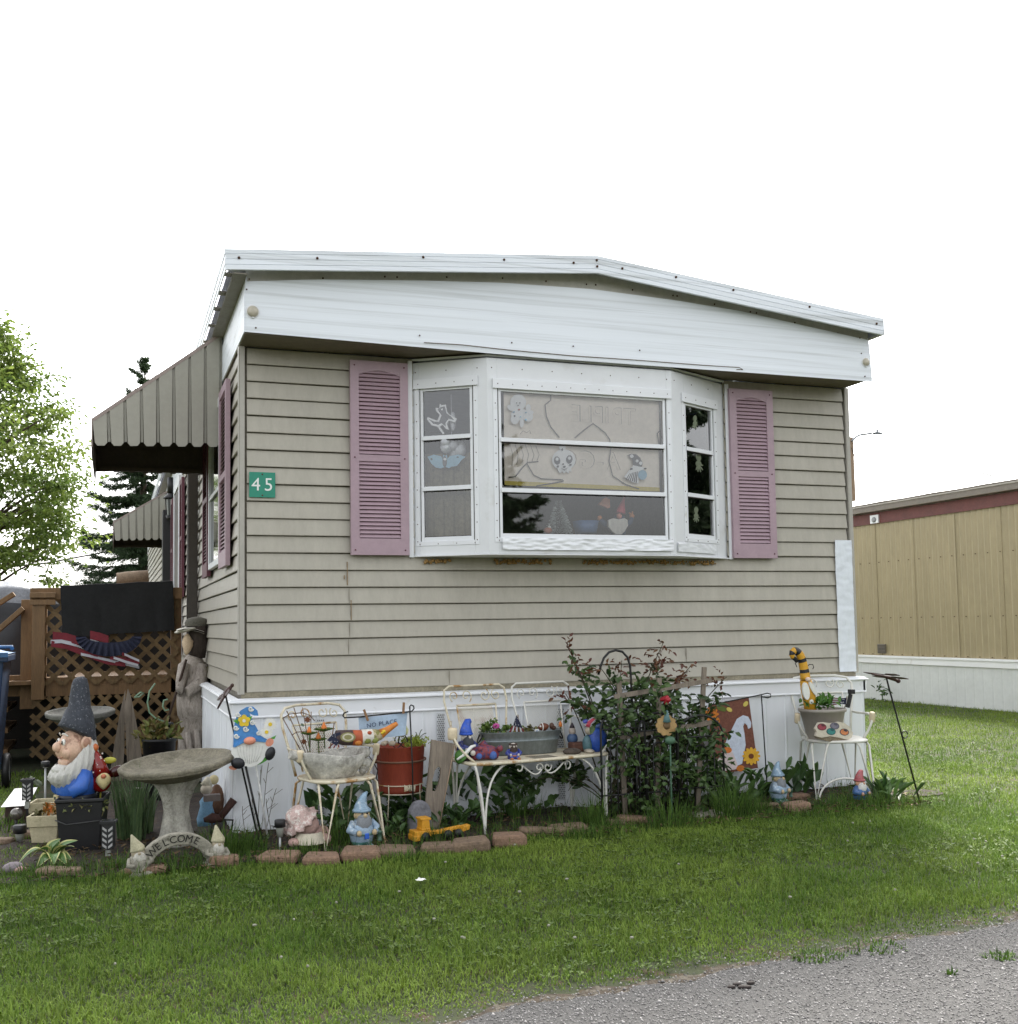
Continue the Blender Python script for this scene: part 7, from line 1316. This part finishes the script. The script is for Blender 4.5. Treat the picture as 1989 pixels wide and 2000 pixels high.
obj('body', b, [M('dark_blue_suit', '#26405e', .6), M('nose_pink', '#d98f80', .5), M('orange_hand', '#b5703c', .5)], wg)
b = B(); cut(b, [q6(*p) for p in ((1222, 1470), (1270, 1452), (1330, 1462), (1390, 1452), (1420, 1470), (1425, 1530), (1390, 1590), (1335, 1640), (1270, 1600), (1220, 1540))], GYw-.055, .02); obj('beard', b, m_beard, wg)
b = B(); cut(b, [q6(*p) for p in ((1125, 1310), (1160, 1250), (1200, 1235), (1235, 1255), (1240, 1340), (1215, 1350), (1180, 1330))], GYw+.03, .03); tag(obj('orange_lantern', b, M('orange_plastic', '#b5683a', .25)), 'shiny orange ornament hanging inside the bay beside the red hat', 'ornament')
b = B(); T = Matrix.Translation(W6(985, 1610, GYw-.02)); hh = (W6(985, 1485)-W6(985, 1610)).z; rr = (W6(1110, 1485)-W6(860, 1485)).length/2; b.lathe([(0, 0), (rr*.8, 0), (rr, hh), (rr*.92, hh), (rr*.85, hh*.8), (0, hh*.8)], 26, 0, T, True, lambda r, z, a: (r*(1+.02*math.sin(a*20)), z)); tag(obj('blue_pot', b, M('pot_blue', '#4c6f9c', .5, .1)), 'ribbed blue pot on the sill inside the bay window', 'pot')
xt = thing('tinsel_tree', 'small frosty tabletop tree standing inside the lower bay pane', 'ornament'); n = 900; u = rng.random(n)**.6; a = rng.random(n)*2*PI; ap, bs = W6(712, 1262), W6(712, 1610); rr = .085; hh = ap.z-bs.z
P = np.stack([ap.x+u*rr*np.cos(a)*rng.random(n)**.4, GYw+.02+u*rr*.6*np.sin(a), ap.z-u*hh], 1); D = np.stack([np.cos(a), np.sin(a), rng.uniform(-.4, .5, n)], 1); V, F = leaves(P, D, rng.normal(size=(n, 3)), np.full(n, .022), np.full(n, .006)); npmesh('branches', V, F, M('frosted_green', '#8f9a96', .5, .2, attr=True, hi='#c4cac8'), xt, np.repeat(rng.random(n), 6)); b = B(); b.tube([(ap.x, GYw+.02, bs.z-.05), (ap.x, GYw+.02, ap.z)], .006, 6); obj('trunk', b, m_brown, xt)
b = B(); P = W6(590, 1580); b.ell(P, (.03, .02, .02), 0, 10); b.ell(P+Vector((.01, 0, .02)), (.012, .01, .012), 1, 8); tag(obj('orange_trinket', b, [M('trinket_orange', '#b5643c', .4), m_wp]), 'little orange trinket at the foot of the frosty tree', 'ornament')

# ================================================================== PLANTS
def cane(b, p0, p1, r_=.005, sag=.1, n=9):
    p0, p1 = Vector(p0), Vector(p1); m1 = p0.lerp(p1, .35)+Vector((0, 0, sag)); m2 = p0.lerp(p1, .75)+Vector((0, 0, sag)); pts = bez(p0, m1, m2, p1, n); b.tube(pts, [r_*(1-.6*i/n) for i in range(n+1)], 5); return pts
rose = thing('rose_bush', 'dense dark green rose bush with reddish new shoots growing through the trellis', 'shrub'); cb = B(); LP, LD_, LL, RP, RD_ = [], [], [], [], []
def spray(pts, i0, cnt, sc, red):
    for i in range(cnt):
        u = i0+(1-i0)*(i+random.random())/cnt; k = min(len(pts)-2, int(u*(len(pts)-1))); p = pts[k].lerp(pts[k+1], u*(len(pts)-1)-k); ax = Vector((random.gauss(0, 1), random.gauss(0, .7), random.gauss(.1, .5))).normalized()
        for q in range(5):
            d = (ax+Vector((random.gauss(0, .6), random.gauss(0, .5), random.gauss(-.1, .4)))); o_ = p+ax*(.012+.018*q)*sc
            if u > red: RP.append(o_); RD_.append(d)
            else: LP.append(o_); LD_.append(d); LL.append(sc)
base = Vector((2.33, -.38, .02))
for tx, ty, Y, s0, red, cnt in ((1108, 1262, -.35, .45, .80, 18), (1120, 1290, -.4, .5, .95, 14), (1170, 1300, -.45, .4, .9, 16), (1215, 1290, -.35, .4, .85, 18), (1230, 1320, -.5, .4, .95, 18), (1296, 1256, -.40, .5, .70, 22), (1284, 1300, -.3, .45, .9, 18), (1350, 1300, -.45, .5, .72, 18), (1330, 1320, -.35, .5, .85, 16), (1420, 1322, -.5, .55, .80, 12), (1405, 1360, -.55, .5, .95, 14), (1385, 1400, -.45, .5, 1.1, 14), (1130, 1370, -.4, .5, .93, 10), (1105, 1355, -.35, .6, .8, 10), (1420, 1430, -.6, .5, 1.1, 16), (1160, 1395, -.55, .5, 1.1, 12)):
    tip = PY(tx, ty, Y); pts = cane(cb, base+Vector((random.uniform(-.2, .25), random.uniform(-.1, .1), 0)), tip, .006, .08); spray(pts, s0, cnt, 1.0, red)
for tx, ty in ((1045, 1530), (1020, 1540), (1080, 1520), (1110, 1545)): pts = cane(cb, base+Vector((-.15, 0, 0)), PY(tx, ty, -.28), .004, .16); spray(pts, .55, 9, .9, 1.2)
poly = [(1195, 1380), (1240, 1345), (1300, 1335), (1330, 1380), (1345, 1450), (1385, 1440), (1410, 1470), (1400, 1540), (1360, 1600), (1290, 1615), (1215, 1605), (1195, 1500)]
def inside(x, y, p):
    c = False; j = len(p)-1
    for i in range(len(p)):
        if (p[i][1] > y) != (p[j][1] > y) and x < (p[j][0]-p[i][0])*(y-p[i][1])/(p[j][1]-p[i][1])+p[i][0]: c = not c
        j = i
    return c
k = 0
while k < 305:
    x, y = random.uniform(1190, 1415), random.uniform(1330, 1615)
    if not inside(x, y, poly) or noise.noise((x*.035, y*.035, 4)) < -.28: continue
    k += 1; P = PY(x, y, random.uniform(-.68, -.20)); ax = Vector((random.gauss(0, 1), random.gauss(-.3, .8), random.gauss(.1, .4))).normalized()
    for q in range(7): LP.append(P+ax*(.012*q)+Vector((random.gauss(0, .018), random.gauss(0, .018), random.gauss(0, .018)))); LD_.append(ax+Vector((random.gauss(0, .6), random.gauss(0, .6), random.gauss(-.15, .5)))); LL.append(1.1)
for i in range(60): cane(cb, base+Vector((random.uniform(-.3, .35), random.uniform(-.15, .12), 0)), PY(random.uniform(1200, 1390), random.uniform(1350, 1480), random.uniform(-.6, -.25)), .004, .03, 6)
def leafobj(nm, P, D, l, w_, mat, par):
    P = np.array([tuple(p) for p in P]); D = np.array([tuple(d) for d in D]); n = len(P); V, F = leaves(P, D, rng.normal(size=(n, 3))*.5+np.array([[0, -.5, .9]]), l*rng.uniform(.65, 1.25, n), w_*rng.uniform(.75, 1.2, n)); return npmesh(nm, V, F, mat, par, np.repeat(rng.random(n), 6))
leafobj('foliage', LP, LD_, .047, .030, m_darkleaf, rose); leafobj('new_growth', RP, RD_, .034, .019, m_redleaf, rose); obj('stems', cb, M('rose_cane', '#3f3a26', .8, .2, 20), rose)
b = B(); P = PY(1302, 1367, -.66)
for i in range(9): a = i*2.2; b.ell(P+Vector((.016*math.cos(a)*(i/9+.3), -.012+.004*i, .012*math.sin(a))), (.020, .012, .014), 0, 9, rot=Matrix.Rotation(a, 3, 'Y'))
obj('rose_bloom', b, M('rose_red', '#9c1424', .5, .15, 30), rose)
# leafy plants: small ones in pots, weeds and shrubs behind the bench
def broad(name, label, cat, px, py, Y, n, ht, l, w_, mat, group=None, sp=.1):
    c = PY(px, py, Y); n_ = n; a = rng.random(n_)*2*PI; P = np.stack([c.x+rng.normal(size=n_)*sp*.4, np.full(n_, Y)+rng.normal(size=n_)*sp*.3, c.z+rng.random(n_)*ht*.5], 1); D = np.stack([np.cos(a), np.sin(a)*.7, rng.uniform(.2, 1.2, n_)], 1); return plant(name, label, cat, P, D, l*rng.uniform(.6, 1.2, n_), np.full(n_, w_), mat, group)
P = PY(311, 1440, 1.5); plant('pot_weeds', 'straggly green and brown plants in the round black pot', 'plant', *bunch(P.x, 1.5, P.z+.03, .06, .05, .03, 170, .07, .03, .9), M('straggly_leaf', '#5c6a2c', .6, .3, attr=True, hi='#7a6238'))
P = PY(165, 1573, -.2); plant('succulent_rosettes', 'pale succulents and dead leaves in the black planter before the big gnome', 'plant', *bunch(P.x+.02, -.215, P.z-.004, .055, .012, .010, 110, .035, .016, .5), M('pale_succulent', '#8a8458', .6, .3, attr=True, hi='#5a6a3a'))
P = PY(97, 1583, .16); b = B(); c = P; plant('small_orange_plant', 'small orange-tipped plant growing in the front cream planter', 'plant', *bunch(P.x, .15, P.z-.01, .018, .014, .016, 46, .05, .012, 1.4), M('orange_tip', '#6a7030', .6, .3, attr=True, hi='#c9702c')); P = PY(76, 1585, .17); plant('brown_seedling', 'dull brown-green seedling at the left of the front cream planter', 'plant', *bunch(P.x, .17, P.z-.015, .012, .012, .012, 36, .03, .014, 1.), M('olive_leaf_b', ''))
P = PY(80, 1528, .62); b = B(); b.tube([(P.x-.03+.05*math.sin(i*.5)*.6, .60, P.z-.01+.02*math.cos(i*.7)+.003*i) for i in range(14)], .010, 7); tag(obj('curled_ornament', b, M('sage_grey', '#77806a', .6, .2, 20)), 'curled sage-grey ornament lying in the farther cream planter', 'ornament')
# hosta with cream-edged leaves
ho = thing('hosta', 'hosta with broad green leaves edged in cream at the front left of the bed', 'plant'); bG, bE = B(), B(); HY = -.52
def hleaf(base, tip, wid, bend, roll_):
    base, tip = Vector(base), Vector(tip); d = tip-base; L_ = d.length; s_ = d.cross(Vector((0, 0, 1))).normalized(); s_ = s_*math.cos(roll_)+d.normalized().cross(s_)*math.sin(roll_); u_ = s_.cross(d).normalized()
    def f(u, t, k=1.): c = base+d*t+u_*(bend*math.sin(PI*t)); w2 = wid*math.sin(PI*min(1, t**.8))**.8*(1-.0*t); x = (u-.5)*2*k; return tuple(c+s_*x*w2+u_*(abs(x)**1.6*w2*.35))
    bG.grid(lambda u, t: f(u, .02+t*.94, .72), 8, 12); 
    for sg in (0, 1): bE.grid(lambda u, t: f((.5+(.36+.14*u)*(1 if sg else -1)), .0+t*1.0), 2, 14)
hb_ = PZ(104, 1690); hb_.z = .02
for tx, ty, Y, wd, bd_, rl in ((120, 1638, HY, .05, .03, .9), (112, 1640, HY+.05, .045, .0, 1.2), (153, 1642, HY-.02, .035, .03, .4), (146, 1655, HY-.05, .035, .03, -.2), (140, 1680, HY-.08, .03, .03, .3), (35, 1688, HY-.02, .035, .06, .0), (60, 1675, HY+.02, .04, .05, .3), (105, 1690, HY-.15, .035, .045, .0), (72, 1695, HY-.10, .03, .04, -.3), (130, 1690, HY-.12, .03, .04, .2)): hleaf(hb_, PY(tx, ty, Y), wd, bd_, rl)
obj('leaf_center', bG, M('hosta_green', '#4f7034', .45, .15, 12, trans=.15), ho); obj('leaf_margin', bE, M('hosta_cream', '#b9b878', .5, .1, 12, trans=.15), ho)
def tuft(name, label, spots, mat, cat='grass clump', group=None, wmul=1.):
    t = None; Vs, Fs, Rs, o_ = [], [], [], 0
    for (x, y, n, h, sp, lean) in spots:
        r2 = rng.random(n)**.5*sp; a = rng.random(n)*2*PI; P = np.stack([x+r2*np.cos(a), y+r2*np.sin(a)*.7, np.zeros(n)], 1); az = a+rng.normal(size=n)*.6; V, F = blades(P, h*rng.uniform(.45, 1.1, n), wmul*rng.uniform(.003, .006, n), az, rng.uniform(.1, lean, n)); Vs.append(V); Fs.append(F+o_); o_ += len(V); Rs.append(np.repeat(rng.random(n), 5))
    return tag(npmesh(name, np.concatenate(Vs), np.concatenate(Fs), mat, None, np.concatenate(Rs)), label, cat, group)
def G(px, py): p = PZ(px, py); return p.x, p.y
x, y = G(258, 1650); tuft('iris_clump', 'tall blue-green sword-leaved clump between black planter and birdbath', [(x, y+.1, 90, .42, .07, .35), (x+.06, y+.25, 60, .40, .06, .4)], M('iris_blade', '#4c6540', .5, .2, 5, attr=True, hi='#6f8558', trans=.15), 'plant', None, 2.6)
for lab, px_, py_, n, h, sp, ln2 in (('thick grass clump between welcome arch and left skirting corner', 445, 1672, 420, .22, .12, .8), ('grass tuft behind the tilted corner edging stone', 490, 1668, 200, .17, .08, .8), ('grass tuft between the left chair legs', 660, 1655, 170, .22, .06, .6), ('grass tuft in front of the bonnet figure', 590, 1672, 130, .09, .08, .9), ('arching grass clump beside the right bench leg', 1160, 1620, 260, .26, .07, .8), ('long arching dark clump in front of the iron fence', 1430, 1600, 420, .30, .10, .95), ('grass growing round the right bench leg base', 1185, 1625, 160, .12, .08, .9), ('sparse grass stems behind the bench legs', 1010, 1600, 120, .24, .14, .5), ('grass tuft under the rose bush', 1310, 1615, 260, .22, .14, .8), ('grass at the foot of the leaning board', 858, 1650, 90, .16, .05, .6), ('grass around the right silver gnome', 1480, 1590, 160, .18, .08, .8), ('grass below the right white chair', 1640, 1578, 260, .13, .14, .9), ('grass tuft in front of the red-hatted small gnome', 1712, 1578, 200, .16, .09, .9), ('grass tuft left of the welcome arch', 235, 1700, 150, .12, .10, .9), ('grass under the welcome arch', 350, 1700, 180, .13, .10, .9), ('grass around the hosta base', 70, 1712, 220, .10, .16, .9), ('weedy grass at the far left by the bin', 20, 1620, 320, .12, .22, .9), ('grass along the brown bricks left of the bench leg', 790, 1685, 170, .10, .10, .9), ('grass hiding the stones right of the bench', 1150, 1636, 200, .09, .12, .9)):
    x, y = G(px_, py_); tuft('grass_clump', lab, [(x, y, int(n*.62), h*.85, sp*1.1, ln2)], m_weed, 'grass clump', 'grass clumps in the flower bed')
# weeds with broad leaves
m_weedleaf = M('weed_leaf', '#35522a', .5, .25, 6, attr=True, hi='#537038', trans=.15)
for lab, px_, py_, Y, n, ht, l, w_, sp in (('broad-leaved weed behind the silver gnome under the left chair', 690, 1600, -.25, 60, .22, .13, .06, .26), ('broad-leaved weeds below the red bucket', 790, 1590, -.15, 70, .20, .15, .05, .26), ('broad-leaved dock weed left of the right chair', 1560, 1560, -.25, 34, .16, .17, .05, .20), ('dandelion leaves by the red-hatted small gnome', 1730, 1572, -.66, 46, .06, .17, .035, .10), ('dark weeds along the skirting behind the bench', 980, 1570, -.15, 80, .26, .12, .055, .38), ('weeds between the board and the grey rock', 800, 1630, -.5, 60, .10, .08, .03, .2), ('leafy weeds under the garden flag', 1430, 1570, -.35, 70, .16, .13, .045, .3), ('low weeds behind the bench leg', 900, 1620, -.4, 60, .10, .09, .035, .22)):
    c = PY(px_, py_, Y); a = rng.random(n)*2*PI; P = np.stack([c.x+rng.normal(size=n)*sp*.5, Y+rng.normal(size=n)*.05, .01+rng.random(n)**1.5*ht], 1); D = np.stack([np.cos(a), np.sin(a)*.6, rng.uniform(.3, 1.4, n)], 1); plant('broadleaf_weed', lab, 'weed', P, D, l*rng.uniform(.5, 1.15, n), w_*rng.uniform(.7, 1.2, n), m_weedleaf, 'broad-leaved weeds of the bed')
b = B(); c = PY(980, 1540, -.12)
for i, (px_, top) in enumerate(((986, 1490), (975, 1505))):
    p0, p1 = PZ(982+i*4, 1585), PY(px_, top, -.15); p0.y = -.16; b.tube([p0, p0.lerp(p1, .5)+Vector((.005, 0, 0)), p1], .004, 5)
n = 46; P = np.stack([c.x+rng.normal(size=n)*.025, np.full(n, -.16), .16+rng.random(n)*.24], 1); D = np.stack([rng.normal(size=n), rng.normal(size=n)*.4, rng.uniform(-.6, .2, n)], 1); plant('tall_weed', 'tall weed with hanging leaves under the bench seat', 'weed', P, D, np.full(n, .09), np.full(n, .03), m_weedleaf, None, b)
dw = thing('dry_seed_stalks', 'thin dry seed stalks rising before the left skirting beside the white rod', 'plant'); b = B()
for x0, y0, x1, y1 in ((500, 1625, 512, 1495), (508, 1625, 525, 1490), (515, 1600, 540, 1540), (478, 1630, 474, 1575), (505, 1625, 492, 1560), (530, 1620, 520, 1560)):
    p0, p1 = PY(x0, y0, -.2), PY(x1, y1, -.2); p0.z = 0; pts = bez(p0, p0.lerp(p1, .3)+Vector((.01, 0, 0)), p0.lerp(p1, .7)-Vector((.01, 0, 0)), p1, 7); b.tube(pts, .0018, 4)
    for k in (4, 5, 6): b.tube([pts[k], pts[k]+Vector((random.uniform(-.03, .05), 0, .03))], .0014, 4)
obj('stalks', b, M('dry_stalk', '#6c6658', .8), dw)
nw = PX(1722, 1352, NX-.25); plant('skirting_weed', 'dark green weed growing against the white skirting of the neighbouring home', 'weed', *bunch(nw.x, nw.y, .16, .05, .07, .08, 34, .10, .035, .4), m_weedleaf)

# ================================================================== LAWN
def infr(P, mg=850):
    d = P-np.array(CAM); zc = d@np.array(fw); x = PPX+FPX*(d@np.array(rt))/zc; y = PPY-FPX*(d@np.array(up))/zc; return (zc > 1) & (x > -mg) & (x < 1989+mg) & (y < 2000+mg)
RYa = np.interp
rx_, ry_ = np.array([p[0] for p in ROADP]), np.array([p[1] for p in ROADP])
def scatter(x0, x1, y0, y1, dens):
    n = int((x1-x0)*(y1-y0)*dens); P = np.stack([rng.uniform(x0, x1, n), rng.uniform(y0, y1, n), np.zeros(n)], 1); return P[infr(P)]
def nz(P, s_, o_=0.): return np.sin(P[:, 0]*s_*1.3+o_+1.7*np.sin(P[:, 1]*s_*.9))*.5+np.sin(P[:, 1]*s_*1.7+o_*2+1.3*np.sin(P[:, 0]*s_*1.1))*.5
Ps = np.concatenate([scatter(-3.2, 4.2, -3.6, -.6, 12500), scatter(4.2, 5.6, -3.6, 3.5, 5200), scatter(5.6, 9.66, -3.4, 4, 3000), scatter(4.3, 9.66, 4, 9, 1900), scatter(-4, -.9, -.7, 4.0, 3600), scatter(-6.5, -3.2, -3.5, -.6, 3000), scatter(-7, -4, -.6, 3.4, 1500)])
X_, Y_ = Ps[:, 0], Ps[:, 1]
edge = np.interp(X_, rx_, ry_)+.03+.05*nz(Ps, 3.)+.05*nz(Ps, 9., 1)+rng.exponential(.07, len(Ps))
front = np.where(X_ < .15, -.90, np.where(X_ < 1.35, -1.06, -.80+.03*(X_-1.4)))
bed = (Y_ > front+rng.normal(size=len(Ps))*.03) & (X_ > -1.0+.12*nz(Ps, 4.)) & (X_ < 3.95+.15*nz(Ps, 6)) & ~((X_ > 4.3) & (Y_ > -.3))
bed |= (X_ > -.12) & (X_ < 4.32) & (Y_ > -.08); bed |= (X_ > -1.2) & (X_ < -.1) & (Y_ > 1.1); bed |= (Y_ > 3.5) & (X_ < -.05)
keep = (Y_ > edge) & ~bed & (rng.random(len(Ps)) > .12-.18*nz(Ps, 2.2, 3)); Ps = Ps[keep]; n = len(Ps)
dist = np.linalg.norm(Ps-np.array([CAM.x, CAM.y, 0]), axis=1); hgt = (.036+.008*nz(Ps, 2.6)+.010*nz(Ps, 7., 2))*rng.uniform(.55, 1.25, n)
near_edge = np.clip((Ps[:, 1]-np.interp(Ps[:, 0], rx_, ry_))/.35, .35, 1); hgt *= near_edge
V, F = blades(Ps, hgt, rng.uniform(.0024, .0044, n)*(1+.10*dist/3), rng.random(n)*2*PI, rng.uniform(.25, 1.35, n), .6)
tone = np.clip(.45+.28*nz(Ps, 1.1, 1)+.22*nz(Ps, 4.3, 5)+rng.normal(size=n)*.22, 0, 1)
tag(npmesh('lawn_grass', V, F, m_grass, None, np.repeat(tone, 5)), kind='stuff')
# clover and plantain leaves mixed into the lawn
Pc = np.concatenate([scatter(-3, 4.2, -3.3, -.9, 170), scatter(4.2, 7, -3.3, 2, 60)]); Pc = Pc[(Pc[:, 1] > np.interp(Pc[:, 0], rx_, ry_)+.08) & (nz(Pc, 1.9, 4) > -.1) & ((Pc[:, 1] < -1.1) | (Pc[:, 0] > 4.2))]; k = 5; n = len(Pc)*k
P = np.repeat(Pc, k, 0)+rng.normal(size=(n, 3))*np.array([[.012, .012, 0]])+np.array([[0, 0, .022]]); a = rng.random(n)*2*PI; V, F = leaves(P, np.stack([np.cos(a), np.sin(a), np.full(n, .35)], 1), np.tile([[0, 0, 1.]], (n, 1)), rng.uniform(.012, .028, n), rng.uniform(.007, .013, n)); tag(npmesh('clover_leaves', V, F, M('clover_leaf', '#42591f', .7, .2, 6, attr=True, hi='#64782f', trans=.2), None, np.repeat(rng.random(n), 6)), kind='stuff')
Pw = np.concatenate([scatter(-3, 4.2, -3.1, -1.1, 3), scatter(4.2, 9, -3, 6, 2.5)]); Pw = Pw[Pw[:, 1] > np.interp(Pw[:, 0], rx_, ry_)+.15]; b = B()
for p in Pw:
    if (-1.1 < p[0] < 4.4 and p[1] > -1.1): continue
    b.ell((p[0], p[1], .045), (.007*random.uniform(.6, 1.4), .007, .005), 0, 6)
tag(obj('clover_flowers', b, M('clover_white', '#8f8e7e', .8)), kind='stuff')
b = B(); P = PZ(822, 1738); b.grid(lambda u, t: (P.x+(u-.5)*.045, P.y+(t-.5)*.03, .045+.012*noise.noise((u*4, t*4, 1))), 5, 4, 0, False); tag(obj('paper_scrap', b, m_wp), 'tiny white paper scrap on the front lawn', 'litter')
# stray green patches and one dark leaf on the road
for lab, px_, py_, n_, sp in (('green weed patch on the road at the lawn edge', 1600, 1872, 240, .10), ('small grass patch in the gravel at the right', 1955, 1872, 160, .06), ('dull grass patch at the lawn corner by the road', 1710, 1855, 200, .12), ('tiny bright weed sprout alone on the road', 1861, 1905, 30, .02)):
    x, y = G(px_, py_); tuft('road_weed', lab, [(x, y, int(n_*.8), .028, sp, 1.4)], m_weed, 'weed', 'weeds on the road edge', 1.2)
b = B(); P = PZ(1452, 1932); [b.ell(P+Vector((random.gauss(0, .015), random.gauss(0, .012), .008)), (.016, .010, .006), 0, 7) for i in range(5)]; tag(obj('dead_leaf', b, M('dead_leaf_dark', '#2c2421', .8)), 'dark dead leaf lying on the road chippings', 'leaf')
# loose chippings
n = 62000; P = np.stack([rng.uniform(-.9, 4.2, n), rng.uniform(-4.6, -2.9, n), np.full(n, .005)], 1); e_ = np.interp(P[:, 0], rx_, ry_); P = P[(P[:, 1] < e_+.16*rng.random(n)**3) & infr(P, 500)]; n = len(P); o6 = np.array([[1, 0, 0], [0, 1, 0], [-1, 0, 0], [0, -1, 0], [0, 0, 1], [0, 0, -.6]]); s_ = (rng.uniform(.002, .0050, n)*(1+.8*(rng.random(n) > .97)))[:, None, None]
V = (P[:, None, :]+o6[None]*s_*rng.uniform(.6, 1.3, (n, 6, 1))*np.array([[[1, 1, .7]]])).reshape(-1, 3); f8 = np.array([[0, 1, 4], [1, 2, 4], [2, 3, 4], [3, 0, 4], [1, 0, 5], [2, 1, 5], [3, 2, 5], [0, 3, 5]]); F = (np.arange(n)[:, None, None]*6+f8[None]).reshape(-1, 3)
tag(npmesh('loose_gravel', V, F, M('stone_chip', '#5a5857', .85, .25, 200, attr=True, hi='#aaa7a5'), None, np.repeat(rng.random(n)**1.3, 6)), kind='stuff')
# dead leaf litter and thatch in the bed
n = 2600; P = np.stack([rng.uniform(-1.1, 4.2, n), rng.uniform(-1.0, -.05, n), np.full(n, .03)], 1); a = rng.random(n)*2*PI; V, F = leaves(P, np.stack([np.cos(a), np.sin(a), rng.normal(size=n)*.3], 1), rng.normal(size=(n, 3))*.3+np.array([[0, 0, 1.]]), rng.uniform(.015, .05, n), rng.uniform(.004, .016, n)); tag(npmesh('leaf_litter', V, F, M('litter_brown', '#4b3a28', .9, .3, 12, attr=True, hi='#6e5b40'), None, np.repeat(rng.random(n), 6)), kind='stuff')
n = 9000; P = np.stack([rng.uniform(-1.1, 4.1, n), rng.uniform(-1.05, -.1, n), np.zeros(n)], 1); P = P[(nz(P, 4.) > -.1) | (P[:, 1] < -.75)]; P = P[~((P[:, 0] < .2) & (P[:, 1] > -.6))]; n = len(P); V, F = blades(P, rng.uniform(.03, .13, n), rng.uniform(.002, .004, n), rng.random(n)*2*PI, rng.uniform(.1, 1.1, n)); tag(npmesh('bed_grass', V, F, m_weed, None, np.repeat(rng.random(n), 5)), kind='stuff')
